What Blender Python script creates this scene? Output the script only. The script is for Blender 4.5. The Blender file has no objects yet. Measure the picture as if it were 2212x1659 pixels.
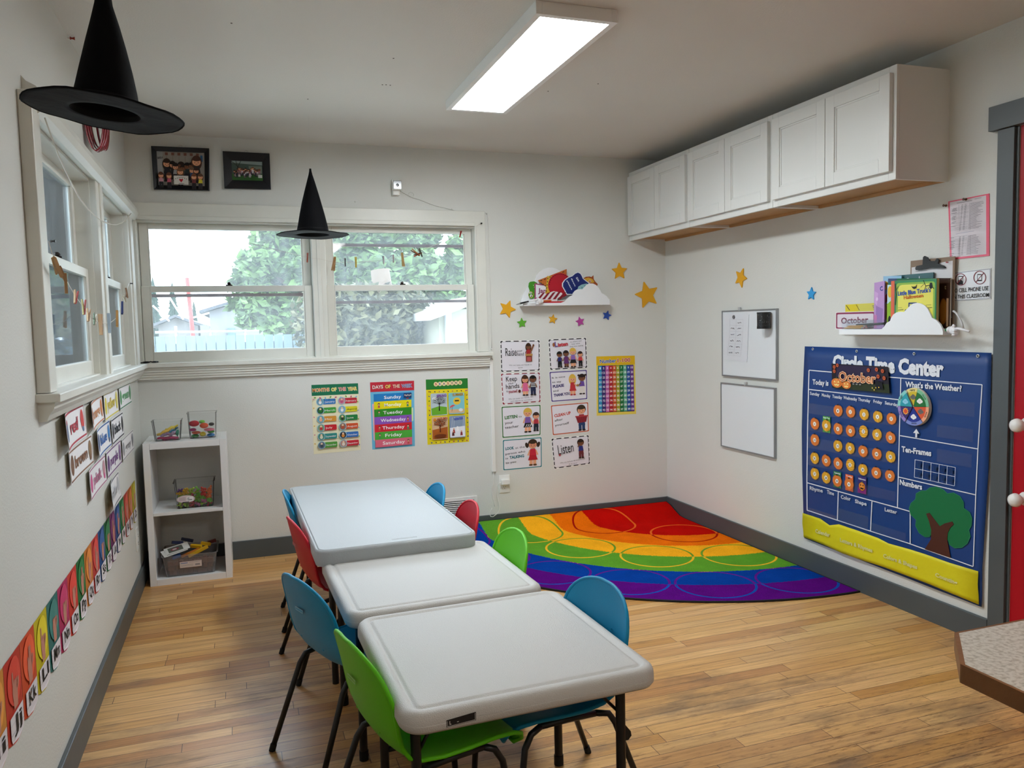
import bpy, math, random
from mathutils import Vector, Matrix
D = bpy.data
SC = bpy.context.scene
COL = SC.collection
PI = math.pi
random.seed(7)

# ---------------------------------------------------------------- camera
CAM = Vector((0.550872, -4.883868, 1.342500))
CR = Vector((0.94462556, -0.32732879, -0.02320377))
CU = Vector((0.04589838, 0.06177837, 0.99703399))
CF = Vector((0.32492444, 0.94288880, -0.07338129))
FPX = 1700.4755
cam_d = D.cameras.new('camera')
cam = D.objects.new('camera', cam_d); COL.objects.link(cam)
cam_d.sensor_width = 36.0
cam_d.lens = FPX / 2212.0 * 36.0
cam_d.clip_start = 0.05; cam_d.clip_end = 300
rm = Matrix((CR, CU, -CF)).transposed().to_4x4()
cam.matrix_world = Matrix.Translation(CAM) @ rm
SC.camera = cam

# ---------------------------------------------------------------- world, lamps, exposure
world = D.worlds.new('overcast_sky'); SC.world = world
world.use_nodes = True
wn = world.node_tree.nodes; wl = world.node_tree.links
wn.clear()
wo = wn.new('ShaderNodeOutputWorld'); wb = wn.new('ShaderNodeBackground')
wtc = wn.new('ShaderNodeTexCoord'); wns = wn.new('ShaderNodeTexNoise'); wr = wn.new('ShaderNodeValToRGB')
wns.inputs['Scale'].default_value = 2.0; wns.inputs['Detail'].default_value = 3
wr.color_ramp.elements[0].color = (0.86, 0.93, 1.0, 1); wr.color_ramp.elements[1].color = (1.0, 1.0, 1.0, 1)
wl.new(wtc.outputs['Generated'], wns.inputs['Vector']); wl.new(wns.outputs['Fac'], wr.inputs['Fac'])
wl.new(wr.outputs['Color'], wb.inputs['Color']); wl.new(wb.outputs[0], wo.inputs[0])
wb.inputs['Strength'].default_value = 4.3
PANEL_STRENGTH = 19.0
REAR_FILL_STRENGTH = 14.0
SC.view_settings.view_transform = 'Standard'
SC.view_settings.look = 'None'
SC.view_settings.exposure = 1.24
SC.view_settings.gamma = 1.0
SC.view_settings.use_curve_mapping = False
SC.cycles.use_denoising = True
SC.cycles.max_bounces = 10
SC.cycles.diffuse_bounces = 6
SC.cycles.transparent_max_bounces = 24
SC.cycles.sample_clamp_indirect = 6.0
SC.cycles.caustics_reflective = False
SC.cycles.caustics_refractive = False

def portal(name, loc, rot, sx, sy):
    l = D.lights.new(name, 'AREA'); l.shape = 'RECTANGLE'; l.size = sx; l.size_y = sy
    l.cycles.is_portal = True
    o = D.objects.new(name, l); COL.objects.link(o); o.location = loc; o.rotation_euler = rot
portal('window_portal', (1.02, 0.17, 1.585), (-PI/2, 0, 0), 2.0, 0.84)
portal('window_portal', (-0.17, -1.26, 1.585), (0, -PI/2, 0), 0.84, 2.0)

# ---------------------------------------------------------------- room measures
W, H = 3.3876, 2.4576
YF = -7.2            # wall behind the camera
HB = 0.107           # baseboard height

def pray(u, v): return CF + CR * ((u - 1106.0) / FPX) - CU * ((v - 829.5) / FPX)
def onp(u, v, ax, val):
    d = pray(u, v); return CAM + d * ((val - CAM[ax]) / d[ax])

# ---------------------------------------------------------------- materials
def lin(c):
    if isinstance(c, str):
        c = [int(c[i:i+2], 16) / 255 for i in (0, 2, 4)]
    return tuple((x / 12.92 if x <= 0.04045 else ((x + 0.055) / 1.055) ** 2.4) for x in c) + (1.0,)
MC = {}
def M(col, rough=0.55, metal=0.0, bump=0.0, bs=60.0, var=0.0, spec=0.4, name=None, coat=0.0):
    key = (col, rough, metal, bump, bs, var, spec, coat)
    if key in MC: return MC[key]
    m = D.materials.new(name or ('m_' + str(col))); m.use_nodes = True
    n = m.node_tree.nodes; l = m.node_tree.links; b = n['Principled BSDF']
    b.inputs['Base Color'].default_value = lin(col); b.inputs['Roughness'].default_value = rough
    b.inputs['Metallic'].default_value = metal; b.inputs['Specular IOR Level'].default_value = spec
    b.inputs['Coat Weight'].default_value = coat
    if bump or var:
        tc = n.new('ShaderNodeTexCoord'); ns = n.new('ShaderNodeTexNoise')
        ns.inputs['Scale'].default_value = bs; ns.inputs['Detail'].default_value = 4
        l.new(tc.outputs['Object'], ns.inputs['Vector'])
        if bump:
            bp = n.new('ShaderNodeBump'); bp.inputs['Strength'].default_value = bump; bp.inputs['Distance'].default_value = 0.004
            l.new(ns.outputs['Fac'], bp.inputs['Height']); l.new(bp.outputs[0], b.inputs['Normal'])
        if var:
            n2 = n.new('ShaderNodeTexNoise'); n2.inputs['Scale'].default_value = bs * 0.12; n2.inputs['Detail'].default_value = 5
            l.new(tc.outputs['Object'], n2.inputs['Vector'])
            r = n.new('ShaderNodeValToRGB'); c = lin(col)
            r.color_ramp.elements[0].position = 0.3; r.color_ramp.elements[1].position = 0.7
            r.color_ramp.elements[0].color = tuple(x * (1 - var) for x in c[:3]) + (1,)
            r.color_ramp.elements[1].color = tuple(min(1, x * (1 + var)) for x in c[:3]) + (1,)
            l.new(n2.outputs['Fac'], r.inputs['Fac']); l.new(r.outputs['Color'], b.inputs['Base Color'])
    MC[key] = m
    return m

def glass_mat(name, haze, tint=(0.93, 0.97, 1.0), streak=True):
    m = D.materials.new(name); m.use_nodes = True; n = m.node_tree.nodes; l = m.node_tree.links; n.clear()
    o = n.new('ShaderNodeOutputMaterial'); tr = n.new('ShaderNodeBsdfTransparent'); gl = n.new('ShaderNodeBsdfGlossy')
    tl = n.new('ShaderNodeBsdfTranslucent'); m1 = n.new('ShaderNodeMixShader'); m2 = n.new('ShaderNodeMixShader')
    fr = n.new('ShaderNodeFresnel'); fr.inputs['IOR'].default_value = 1.3
    tr.inputs['Color'].default_value = tint + (1,); gl.inputs['Roughness'].default_value = 0.03
    tl.inputs['Color'].default_value = (0.86, 0.93, 0.97, 1)
    tc = n.new('ShaderNodeTexCoord'); mp = n.new('ShaderNodeMapping'); mp.inputs['Scale'].default_value = (1, 1, 0.35)
    ns = n.new('ShaderNodeTexNoise'); ns.inputs['Scale'].default_value = 22; ns.inputs['Detail'].default_value = 8; ns.inputs['Roughness'].default_value = 0.7
    mr = n.new('ShaderNodeMapRange'); mr.inputs['From Min'].default_value = 0.35; mr.inputs['From Max'].default_value = 0.75
    mr.inputs['To Min'].default_value = haze * 0.7; mr.inputs['To Max'].default_value = haze * 1.5
    l.new(tc.outputs['Object'], mp.inputs['Vector']); l.new(mp.outputs[0], ns.inputs['Vector']); l.new(ns.outputs['Fac'], mr.inputs['Value'])
    l.new(mr.outputs[0], m1.inputs['Fac']); l.new(tr.outputs[0], m1.inputs[1]); l.new(tl.outputs[0], m1.inputs[2])
    l.new(fr.outputs[0], m2.inputs['Fac']); l.new(m1.outputs[0], m2.inputs[1]); l.new(gl.outputs[0], m2.inputs[2])
    l.new(m2.outputs[0], o.inputs[0])
    return m

def clear_plastic(name, tint=(0.93, 0.95, 0.95), fog=0.06):
    m = D.materials.new(name); m.use_nodes = True; n = m.node_tree.nodes; l = m.node_tree.links; n.clear()
    o = n.new('ShaderNodeOutputMaterial'); tr = n.new('ShaderNodeBsdfTransparent'); gl = n.new('ShaderNodeBsdfGlossy')
    df = n.new('ShaderNodeBsdfDiffuse'); m0 = n.new('ShaderNodeMixShader'); m2 = n.new('ShaderNodeMixShader')
    fr = n.new('ShaderNodeFresnel'); fr.inputs['IOR'].default_value = 1.16
    tr.inputs['Color'].default_value = tint + (1,); gl.inputs['Roughness'].default_value = 0.08; df.inputs['Color'].default_value = (0.8, 0.82, 0.84, 1)
    m0.inputs['Fac'].default_value = fog
    l.new(tr.outputs[0], m0.inputs[1]); l.new(df.outputs[0], m0.inputs[2])
    l.new(fr.outputs[0], m2.inputs['Fac']); l.new(m0.outputs[0], m2.inputs[1]); l.new(gl.outputs[0], m2.inputs[2])
    l.new(m2.outputs[0], o.inputs[0])
    return m

def emis(name, col, s):
    m = D.materials.new(name); m.use_nodes = True; n = m.node_tree.nodes; l = m.node_tree.links; n.clear()
    o = n.new('ShaderNodeOutputMaterial'); e = n.new('ShaderNodeEmission'); e.inputs['Color'].default_value = col; e.inputs['Strength'].default_value = s
    l.new(e.outputs[0], o.inputs[0]); return m

# ---------------------------------------------------------------- mesh builder
class MB:
    def __init__(s): s.v = []; s.f = []; s.mi = []; s.ms = []
    def m(s, mat):
        if mat not in s.ms: s.ms.append(mat)
        return s.ms.index(mat)
    def add(s, vs, fs, mat):
        k = len(s.v); s.v += [tuple(x) for x in vs]; i = s.m(mat)
        for f in fs: s.f.append([k + a for a in f]); s.mi.append(i)
    def box(s, a, b, mat, bottom=None):
        x0, x1 = sorted((a[0], b[0])); y0, y1 = sorted((a[1], b[1])); z0, z1 = sorted((a[2], b[2]))
        vs = [(x0,y0,z0),(x1,y0,z0),(x1,y1,z0),(x0,y1,z0),(x0,y0,z1),(x1,y0,z1),(x1,y1,z1),(x0,y1,z1)]
        s.add(vs, [(4,5,6,7),(0,1,5,4),(1,2,6,5),(2,3,7,6),(3,0,4,7)], mat)
        s.add(vs, [(3,2,1,0)], bottom or mat)
    def obox(s, c, ex, ey, ez, mat):   # centre and half-axis vectors
        c, ex, ey, ez = map(Vector, (c, ex, ey, ez)); vs = []
        for k in (-1, 1):
            for i, j in ((-1,-1),(1,-1),(1,1),(-1,1)): vs.append(c + ex*i + ey*j + ez*k)
        s.add(vs, [(3,2,1,0),(4,5,6,7),(0,1,5,4),(1,2,6,5),(2,3,7,6),(3,0,4,7)], mat)
    def quad(s, a, b, c, d, mat): s.add([a, b, c, d], [(0,1,2,3)], mat)
    def prism(s, pts, vec, mat, side=None):     # planar polygon pushed along vec
        n = len(pts); P = [Vector(p) for p in pts]; vec = Vector(vec)
        vs = P + [p + vec for p in P]
        s.add(vs, [tuple(range(n))[::-1], tuple(range(n, 2*n))], mat)
        s.add(vs, [(i, (i+1) % n, n + (i+1) % n, n + i) for i in range(n)], side or mat)
    def tube(s, pts, r, mat, seg=10, cap=True, closed=False):
        P = [Vector(p) for p in pts]; n = len(P); R = r if isinstance(r, (list, tuple)) else [r]*n
        up = None; rings = []
        for i in range(n):
            if closed: t = P[(i+1) % n] - P[i-1]
            else: t = P[min(i+1, n-1)] - P[max(i-1, 0)]
            t.normalize()
            if up is None:
                up = Vector((0,0,1)) if abs(t.z) < 0.9 else Vector((1,0,0))
            up = (up - t * up.dot(t)).normalized(); b = t.cross(up)
            rings.append([P[i] + (up*math.cos(2*PI*k/seg) + b*math.sin(2*PI*k/seg))*R[i] for k in range(seg)])
        vs = [v for r_ in rings for v in r_]; fs = []
        for i in range(n if closed else n-1):
            j = (i+1) % n
            for k in range(seg):
                k2 = (k+1) % seg
                fs.append((i*seg+k, i*seg+k2, j*seg+k2, j*seg+k))
        if cap and not closed: fs += [tuple(range(seg))[::-1], tuple((n-1)*seg+k for k in range(seg))]
        s.add(vs, fs, mat)
    def loops(s, loops, mat, cap0=True, cap1=True):
        n = len(loops[0]); vs = [v for lp in loops for v in lp]; fs = []
        for i in range(len(loops)-1):
            for k in range(n):
                k2 = (k+1) % n; fs.append((i*n+k, i*n+k2, (i+1)*n+k2, (i+1)*n+k))
        if cap0: fs.append(tuple(range(n))[::-1])
        if cap1: fs.append(tuple((len(loops)-1)*n+k for k in range(n)))
        s.add(vs, fs, mat)
    def lathe(s, prof, c, mat, ax=(0,0,1), seg=24, cap0=False, cap1=False):  # prof: (radius, height)
        ax = Vector(ax).normalized(); a = Vector((1,0,0)) if abs(ax.x) < 0.9 else Vector((0,1,0))
        a = (a - ax*a.dot(ax)).normalized(); b = ax.cross(a); c = Vector(c)
        s.loops([[c + ax*h + (a*math.cos(2*PI*k/seg) + b*math.sin(2*PI*k/seg))*r for k in range(seg)] for r, h in prof], mat, cap0, cap1)
    def ball(s, c, r, mat, seg=12, rings=8, sc=(1,1,1), rot=None):
        vs = []; fs = []
        for i in range(rings+1):
            th = PI*i/rings
            for k in range(seg):
                p = Vector((math.sin(th)*math.cos(2*PI*k/seg)*sc[0], math.sin(th)*math.sin(2*PI*k/seg)*sc[1], math.cos(th)*sc[2]))*r
                if rot: p = rot @ p
                vs.append(Vector(c)+p)
        for i in range(rings):
            for k in range(seg):
                k2 = (k+1) % seg; fs.append((i*seg+k, (i+1)*seg+k, (i+1)*seg+k2, i*seg+k2))
        s.add(vs, fs, mat)
    def build(s, name, parent=None, smooth=False, bev=0.0, bseg=2, solid=0.0, sub=0, origin=None, auto=None):
        me = D.meshes.new(name)
        vs = s.v
        off = Vector((0,0,0))
        if parent is not None and '_org' in parent.keys(): off = Vector(parent['_org'])
        if origin is not None: off = Vector(origin)
        if off.length: vs = [(x-off.x, y-off.y, z-off.z) for x, y, z in vs]
        me.from_pydata(vs, [], s.f)
        for mt in s.ms: me.materials.append(mt)
        me.polygons.foreach_set('material_index', s.mi)
        if smooth: me.polygons.foreach_set('use_smooth', [True]*len(s.f))
        me.validate(); me.update()
        o = D.objects.new(name, me); COL.objects.link(o)
        if parent is not None:
            o.parent = parent
            if '_org' in parent.keys(): o['_org'] = tuple(parent['_org'])
        elif origin is not None: o.location = off
        if solid:
            md = o.modifiers.new('solid', 'SOLIDIFY'); md.thickness = solid; md.offset = 0
        if bev:
            md = o.modifiers.new('bevel', 'BEVEL'); md.width = bev; md.segments = bseg; md.limit_method = 'ANGLE'; md.angle_limit = math.radians(40)
        if sub:
            md = o.modifiers.new('sub', 'SUBSURF'); md.levels = sub; md.render_levels = sub
        if auto:
            try:
                me.set_sharp_from_angle(angle=math.radians(auto))
            except Exception: pass
        return o

def tag(o, label=None, cat=None, group=None, kind=None):
    if label: o['label'] = label
    if cat: o['category'] = cat
    if group: o['group'] = group
    if kind: o['kind'] = kind
    return o
def empty(name, loc=(0,0,0), label=None, cat=None, group=None, kind=None, rz=0.0, org=True):
    o = D.objects.new(name, None); COL.objects.link(o); o.location = loc; o.rotation_euler = (0, 0, rz)
    o.empty_display_size = 0.05
    if org: o['_org'] = tuple(loc)       # children are modelled in room coordinates
    return tag(o, label, cat, group, kind)
def copy_tree(o, parent=None):
    c = o.copy(); COL.objects.link(c); c.parent = parent
    for ch in list(o.children): copy_tree(ch, c)
    return c

# ---------------------------------------------------------------- printed sheets: flat artwork on a surface
TC = {}
def glyphs(s, bold):
    k = (s, bold)
    if k not in TC:
        cu = D.curves.new('t', 'FONT'); cu.body = s; cu.size = 1.0; cu.offset = bold; cu.resolution_u = 2; cu.fill_mode = 'FRONT'
        ob = D.objects.new('t', cu)
        me = D.meshes.new_from_object(ob)
        vs = [(v.co.x, v.co.y) for v in me.vertices]; fs = [tuple(p.vertices) for p in me.polygons]
        D.objects.remove(ob); D.curves.remove(cu); D.meshes.remove(me)
        xs = [a for a, b in vs] or [0, 1]
        TC[k] = (vs, fs, min(xs), max(xs))
    return TC[k]
LAY = 0.00016
class Sheet(MB):
    """P maps picture-frame points to points of a real surface; nrm is the way the surface faces."""
    def __init__(s, P, nrm, base=0.0015):
        super().__init__(); s.P = P; s.n = Vector(nrm); s.h = base
    def at(s, u, v, h): return s.P(u, v) + s.n * h
    def up(s): s.h += LAY; return s.h
    def body(s, pts, mat, back=0.0005):
        lo = [s.at(u, v, back) for u, v in pts]
        c = (lo[1]-lo[0]).cross(lo[2]-lo[1])
        s.prism(lo, s.n*(s.h-back), mat)
    def poly(s, pts, mat, keep=False):
        h = s.h if keep else s.up()
        s.add([s.at(u, v, h) for u, v in pts], [tuple(range(len(pts)))], mat)
    def rect(s, x0, y0, x1, y1, mat): s.poly([(x0,y0),(x1,y0),(x1,y1),(x0,y1)], mat)
    def rrect(s, x0, y0, x1, y1, r, mat):
        p = []
        for cx, cy, a in ((x1-r, y0+r, -90), (x1-r, y1-r, 0), (x0+r, y1-r, 90), (x0+r, y0+r, 180)):
            for k in range(4): t = math.radians(a + 30*k); p.append((cx+r*math.cos(t), cy+r*math.sin(t)))
        s.poly(p, mat)
    def ell(s, cx, cy, rx, ry, mat, seg=18, rot=0.0, a0=0.0, a1=360.0):
        c, si = math.cos(rot), math.sin(rot); p = []
        for k in range(seg + (0 if a1-a0 >= 360 else 1)):
            t = math.radians(a0 + (a1-a0)*k/seg); x, y = rx*math.cos(t), ry*math.sin(t)
            p.append((cx+x*c-y*si, cy+x*si+y*c))
        s.poly(p, mat)
    def ring(s, cx, cy, rx, ry, w, mat, seg=28, rot=0.0):
        h = s.up(); c, si = math.cos(rot), math.sin(rot); vs = []
        for k in range(seg):
            t = 2*PI*k/seg
            for q in (0, 1):
                x, y = (rx-w*q)*math.cos(t), (ry-w*q)*math.sin(t)
                vs.append(s.at(cx+x*c-y*si, cy+x*si+y*c, h))
        s.add(vs, [(2*k, 2*((k+1) % seg), 2*((k+1) % seg)+1, 2*k+1) for k in range(seg)], mat)
    def line(s, pts, w, mat):
        h = s.up()
        for (x0, y0), (x1, y1) in zip(pts, pts[1:]):
            dx, dy = x1-x0, y1-y0; L = math.hypot(dx, dy) or 1; nx, ny = -dy/L*w/2, dx/L*w/2
            s.add([s.at(x0+nx, y0+ny, h), s.at(x1+nx, y1+ny, h), s.at(x1-nx, y1-ny, h), s.at(x0-nx, y0-ny, h)], [(0,1,2,3)], mat)
    def text(s, t, p0, p1, hpx, mat, bold=0.0, halo=None, hb=0.05, fit=True):
        """baseline from p0 to p1, capital height hpx"""
        a, b = s.P(*p0), s.P(*p1); ex = b - a; L = ex.length; ex.normalize()
        ey = s.n.cross(ex); ev = s.P(p0[0], p0[1]-hpx) - a
        if ey.dot(ev) < 0: ey = -ey
        hh = abs(ev.dot(ey)) / 0.69
        for mt, bo in (((halo, bold+hb), (mat, bold)) if halo else ((mat, bold),)):
            vs, fs, x0, x1 = glyphs(t, bo)
            v2, f2, y0, y1 = glyphs(t, bold)
            sx = L / max(1e-6, (y1-y0)); h = s.up()
            s.add([a + ex*((x-y0)*sx) + ey*(y*hh) + s.n*h for x, y in vs], fs, mt)

def PB(y=0.0): return lambda u, v: onp(u, v, 1, y)
def PL(x=0.0): return lambda u, v: onp(u, v, 0, x)
def PR(x=None): return lambda u, v: onp(u, v, 0, W if x is None else x)
def quadmap(q, w=1.0, h=1.0, base=None):
    """design rectangle w x h (v down) on the quad q = TL, TR, BR, BL of points"""
    q = [base(*p) if base else Vector(p) for p in q]
    def f(u, v):
        a, b = u/w, v/h
        return (q[0]*(1-a)+q[1]*a)*(1-b) + (q[3]*(1-a)+q[2]*a)*b
    return f
NB, NL, NR = (0,-1,0), (1,0,0), (-1,0,0)
WHITE = 'f2f2f0'; BLACK = '0b0b0d'
# ================================================================ ROOM SHELL
def wall_mat(name, col, seed=0.0, specks=True):
    m = D.materials.new(name); m.use_nodes = True; n = m.node_tree.nodes; l = m.node_tree.links; b = n['Principled BSDF']
    b.inputs['Roughness'].default_value = 0.62; b.inputs['Specular IOR Level'].default_value = 0.3
    tc = n.new('ShaderNodeTexCoord'); big = n.new('ShaderNodeTexNoise'); big.inputs['Scale'].default_value = 1.3; big.inputs['Detail'].default_value = 3
    mp = n.new('ShaderNodeMapping'); mp.inputs['Location'].default_value = (seed, seed, 0)
    r = n.new('ShaderNodeValToRGB'); c = lin(col)
    r.color_ramp.elements[0].position = 0.3; r.color_ramp.elements[1].position = 0.7
    r.color_ramp.elements[0].color = tuple(x*0.955 for x in c[:3]) + (1,); r.color_ramp.elements[1].color = c
    l.new(tc.outputs['Object'], mp.inputs['Vector']); l.new(mp.outputs[0], big.inputs['Vector']); l.new(big.outputs['Fac'], r.inputs['Fac'])
    sp = n.new('ShaderNodeTexNoise'); sp.inputs['Scale'].default_value = 9; sp.inputs['Detail'].default_value = 9; sp.inputs['Roughness'].default_value = 0.8
    r2 = n.new('ShaderNodeValToRGB'); r2.color_ramp.elements[0].position = 0.735; r2.color_ramp.elements[1].position = 0.775
    r2.color_ramp.elements[0].color = (1,1,1,1); r2.color_ramp.elements[1].color = (0.62,0.58,0.5,1)
    mx = n.new('ShaderNodeMixRGB'); mx.blend_type = 'MULTIPLY'; mx.inputs['Fac'].default_value = 1.0 if specks else 0.0
    l.new(mp.outputs[0], sp.inputs['Vector']); l.new(sp.outputs['Fac'], r2.inputs['Fac'])
    l.new(r.outputs['Color'], mx.inputs['Color1']); l.new(r2.outputs['Color'], mx.inputs['Color2']); l.new(mx.outputs['Color'], b.inputs['Base Color'])
    op = n.new('ShaderNodeTexNoise'); op.inputs['Scale'].default_value = 140; op.inputs['Detail'].default_value = 3
    bp = n.new('ShaderNodeBump'); bp.inputs['Strength'].default_value = 0.22; bp.inputs['Distance'].default_value = 0.004
    l.new(tc.outputs['Object'], op.inputs['Vector']); l.new(op.outputs['Fac'], bp.inputs['Height']); l.new(bp.outputs[0], b.inputs['Normal'])
    return m
WALLM = wall_mat('painted_wall', 'd9dad5')
CEILM = wall_mat('painted_ceiling', 'd9d6d0', 3.0, False)
TRIMM = M('dcdcd4', 0.35, bump=0.12, bs=40, var=0.04, name='window_trim_paint')
GREYM = M('4d5355', 0.42, bump=0.1, bs=30, var=0.06, name='grey_trim_paint')

def floor_mat():
    m = D.materials.new('oak_strip_floor'); m.use_nodes = True; n = m.node_tree.nodes; l = m.node_tree.links; b = n['Principled BSDF']
    tc = n.new('ShaderNodeTexCoord')
    br = n.new('ShaderNodeTexBrick'); br.offset = 0.37; br.offset_frequency = 2; br.squash = 1.0
    br.inputs['Scale'].default_value = 1.0; br.inputs['Brick Width'].default_value = 0.78; br.inputs['Row Height'].default_value = 0.057
    br.inputs['Mortar Size'].default_value = 0.0011; br.inputs['Mortar Smooth'].default_value = 0.2; br.inputs['Bias'].default_value = 0.0
    br.inputs['Color1'].default_value = (0,0,0,1); br.inputs['Color2'].default_value = (1,1,1,1); br.inputs['Mortar'].default_value = (0.5,0.5,0.5,1)
    # uneven board ends: shift each row
    sep = n.new('ShaderNodeSeparateXYZ'); l.new(tc.outputs['Object'], sep.inputs[0])
    dv = n.new('ShaderNodeMath'); dv.operation = 'DIVIDE'; dv.inputs[1].default_value = 0.057; l.new(sep.outputs['Y'], dv.inputs[0])
    fl = n.new('ShaderNodeMath'); fl.operation = 'FLOOR'; l.new(dv.outputs[0], fl.inputs[0])
    wn_ = n.new('ShaderNodeTexWhiteNoise'); wn_.noise_dimensions = '1D'; l.new(fl.outputs[0], wn_.inputs['W'])
    mu = n.new('ShaderNodeMath'); mu.operation = 'MULTIPLY_ADD'; mu.inputs[1].default_value = 0.9; l.new(wn_.outputs['Value'], mu.inputs[0]); l.new(sep.outputs['X'], mu.inputs[2])
    cb = n.new('ShaderNodeCombineXYZ'); l.new(mu.outputs[0], cb.inputs['X']); l.new(sep.outputs['Y'], cb.inputs['Y'])
    l.new(cb.outputs[0], br.inputs['Vector'])
    rp = n.new('ShaderNodeValToRGB'); e = rp.color_ramp.elements
    cols = [(0.0, 'c4914f'), (0.2, 'dcb174'), (0.42, 'cfa061'), (0.6, 'e3ba80'), (0.8, 'bb8750'), (1.0, 'dab47a')]
    e[0].position = 0; e[0].color = lin(cols[0][1]); e[1].position = 1; e[1].color = lin(cols[-1][1])
    for p, c in cols[1:-1]: q = e.new(p); q.color = lin(c)
    l.new(br.outputs['Color'], rp.inputs['Fac'])
    # grain
    mp = n.new('ShaderNodeMapping'); mp.inputs['Scale'].default_value = (2.2, 55, 1); l.new(cb.outputs[0], mp.inputs['Vector'])
    g = n.new('ShaderNodeTexNoise'); g.inputs['Scale'].default_value = 1.6; g.inputs['Detail'].default_value = 7; g.inputs['Roughness'].default_value = 0.65
    l.new(mp.outputs[0], g.inputs['Vector'])
    gr = n.new('ShaderNodeValToRGB'); gr.color_ramp.elements[0].position = 0.3; gr.color_ramp.elements[1].position = 0.68
    gr.color_ramp.elements[0].color = (0.66,0.6,0.54,1); gr.color_ramp.elements[1].color = (1.06,1.04,1.02,1)
    l.new(g.outputs['Fac'], gr.inputs['Fac'])
    mx = n.new('ShaderNodeMixRGB'); mx.blend_type = 'MULTIPLY'; mx.inputs['Fac'].default_value = 1.0
    l.new(rp.outputs['Color'], mx.inputs['Color1']); l.new(gr.outputs['Color'], mx.inputs['Color2'])
    # worn grey-brown traffic areas, stronger towards the entrance
    wmp = n.new('ShaderNodeMapping'); wmp.inputs['Scale'].default_value = (0.75, 2.6, 1); l.new(tc.outputs['Object'], wmp.inputs['Vector'])
    wn2 = n.new('ShaderNodeTexNoise'); wn2.inputs['Scale'].default_value = 1.6; wn2.inputs['Detail'].default_value = 8; wn2.inputs['Roughness'].default_value = 0.68
    l.new(wmp.outputs[0], wn2.inputs['Vector'])
    gy = n.new('ShaderNodeMapRange'); gy.inputs['From Min'].default_value = -1.2; gy.inputs['From Max'].default_value = -3.4; gy.inputs['To Min'].default_value = -0.10; gy.inputs['To Max'].default_value = 0.12
    l.new(sep.outputs['Y'], gy.inputs['Value'])
    ad = n.new('ShaderNodeMath'); ad.operation = 'ADD'; l.new(wn2.outputs['Fac'], ad.inputs[0]); l.new(gy.outputs[0], ad.inputs[1])
    gx = n.new('ShaderNodeMapRange'); gx.inputs['From Min'].default_value = 0.3; gx.inputs['From Max'].default_value = 2.2; gx.inputs['To Min'].default_value = 0.07; gx.inputs['To Max'].default_value = -0.03
    l.new(sep.outputs['X'], gx.inputs['Value'])
    ad2 = n.new('ShaderNodeMath'); ad2.operation = 'ADD'; l.new(ad.outputs[0], ad2.inputs[0]); l.new(gx.outputs[0], ad2.inputs[1])
    wr_ = n.new('ShaderNodeValToRGB'); wr_.color_ramp.elements[0].position = 0.53; wr_.color_ramp.elements[1].position = 0.70
    wr_.color_ramp.elements[0].color = (0,0,0,1); wr_.color_ramp.elements[1].color = (0.85,0.85,0.85,1)
    l.new(ad2.outputs[0], wr_.inputs['Fac'])
    mx2 = n.new('ShaderNodeMixRGB'); mx2.blend_type = 'MIX'; mx2.inputs['Color2'].default_value = lin('6e5a48')
    l.new(wr_.outputs['Color'], mx2.inputs['Fac']); l.new(mx.outputs['Color'], mx2.inputs['Color1'])
    # dark scratches/pits
    smp = n.new('ShaderNodeMapping'); smp.inputs['Scale'].default_value = (7, 42, 1); l.new(tc.outputs['Object'], smp.inputs['Vector'])
    s2 = n.new('ShaderNodeTexNoise'); s2.inputs['Scale'].default_value = 1.5; s2.inputs['Detail'].default_value = 10; s2.inputs['Roughness'].default_value = 0.75
    l.new(smp.outputs[0], s2.inputs['Vector'])
    s3 = n.new('ShaderNodeMath'); s3.operation = 'MULTIPLY_ADD'; s3.inputs[1].default_value = 1.0; l.new(s2.outputs['Fac'], s3.inputs[0]); l.new(gy.outputs[0], s3.inputs[2])
    sr = n.new('ShaderNodeValToRGB'); sr.color_ramp.elements[0].position = 0.60; sr.color_ramp.elements[1].position = 0.72
    sr.color_ramp.elements[0].color = (1,1,1,1); sr.color_ramp.elements[1].color = (0.42,0.36,0.32,1)
    l.new(s3.outputs[0], sr.inputs['Fac'])
    mx3 = n.new('ShaderNodeMixRGB'); mx3.blend_type = 'MULTIPLY'; mx3.inputs['Fac'].default_value = 1.0
    l.new(mx2.outputs['Color'], mx3.inputs['Color1']); l.new(sr.outputs['Color'], mx3.inputs['Color2'])
    # gaps between boards
    mx4 = n.new('ShaderNodeMixRGB'); mx4.inputs['Color2'].default_value = lin('4a3420'); l.new(br.outputs['Fac'], mx4.inputs['Fac']); l.new(mx3.outputs['Color'], mx4.inputs['Color1'])
    l.new(mx4.outputs['Color'], b.inputs['Base Color'])
    rr = n.new('ShaderNodeMapRange'); rr.inputs['To Min'].default_value = 0.34; rr.inputs['To Max'].default_value = 0.6; l.new(wr_.outputs['Color'], rr.inputs['Value']); l.new(rr.outputs[0], b.inputs['Roughness'])
    bp = n.new('ShaderNodeBump'); bp.inputs['Strength'].default_value = 0.35; bp.inputs['Distance'].default_value = 0.002; bp.invert = True
    l.new(br.outputs['Fac'], bp.inputs['Height']); l.new(bp.outputs[0], b.inputs['Normal'])
    return m
b = MB(); b.box((-0.16, YF-0.1, -0.05), (W+0.16, 0.16, 0.0), floor_mat()); tag(b.build('floor'), kind='structure')
b = MB(); b.box((-0.16, YF-0.1, H), (W+0.16, 0.16, H+0.1), CEILM); tag(b.build('ceiling'), kind='structure')

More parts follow.
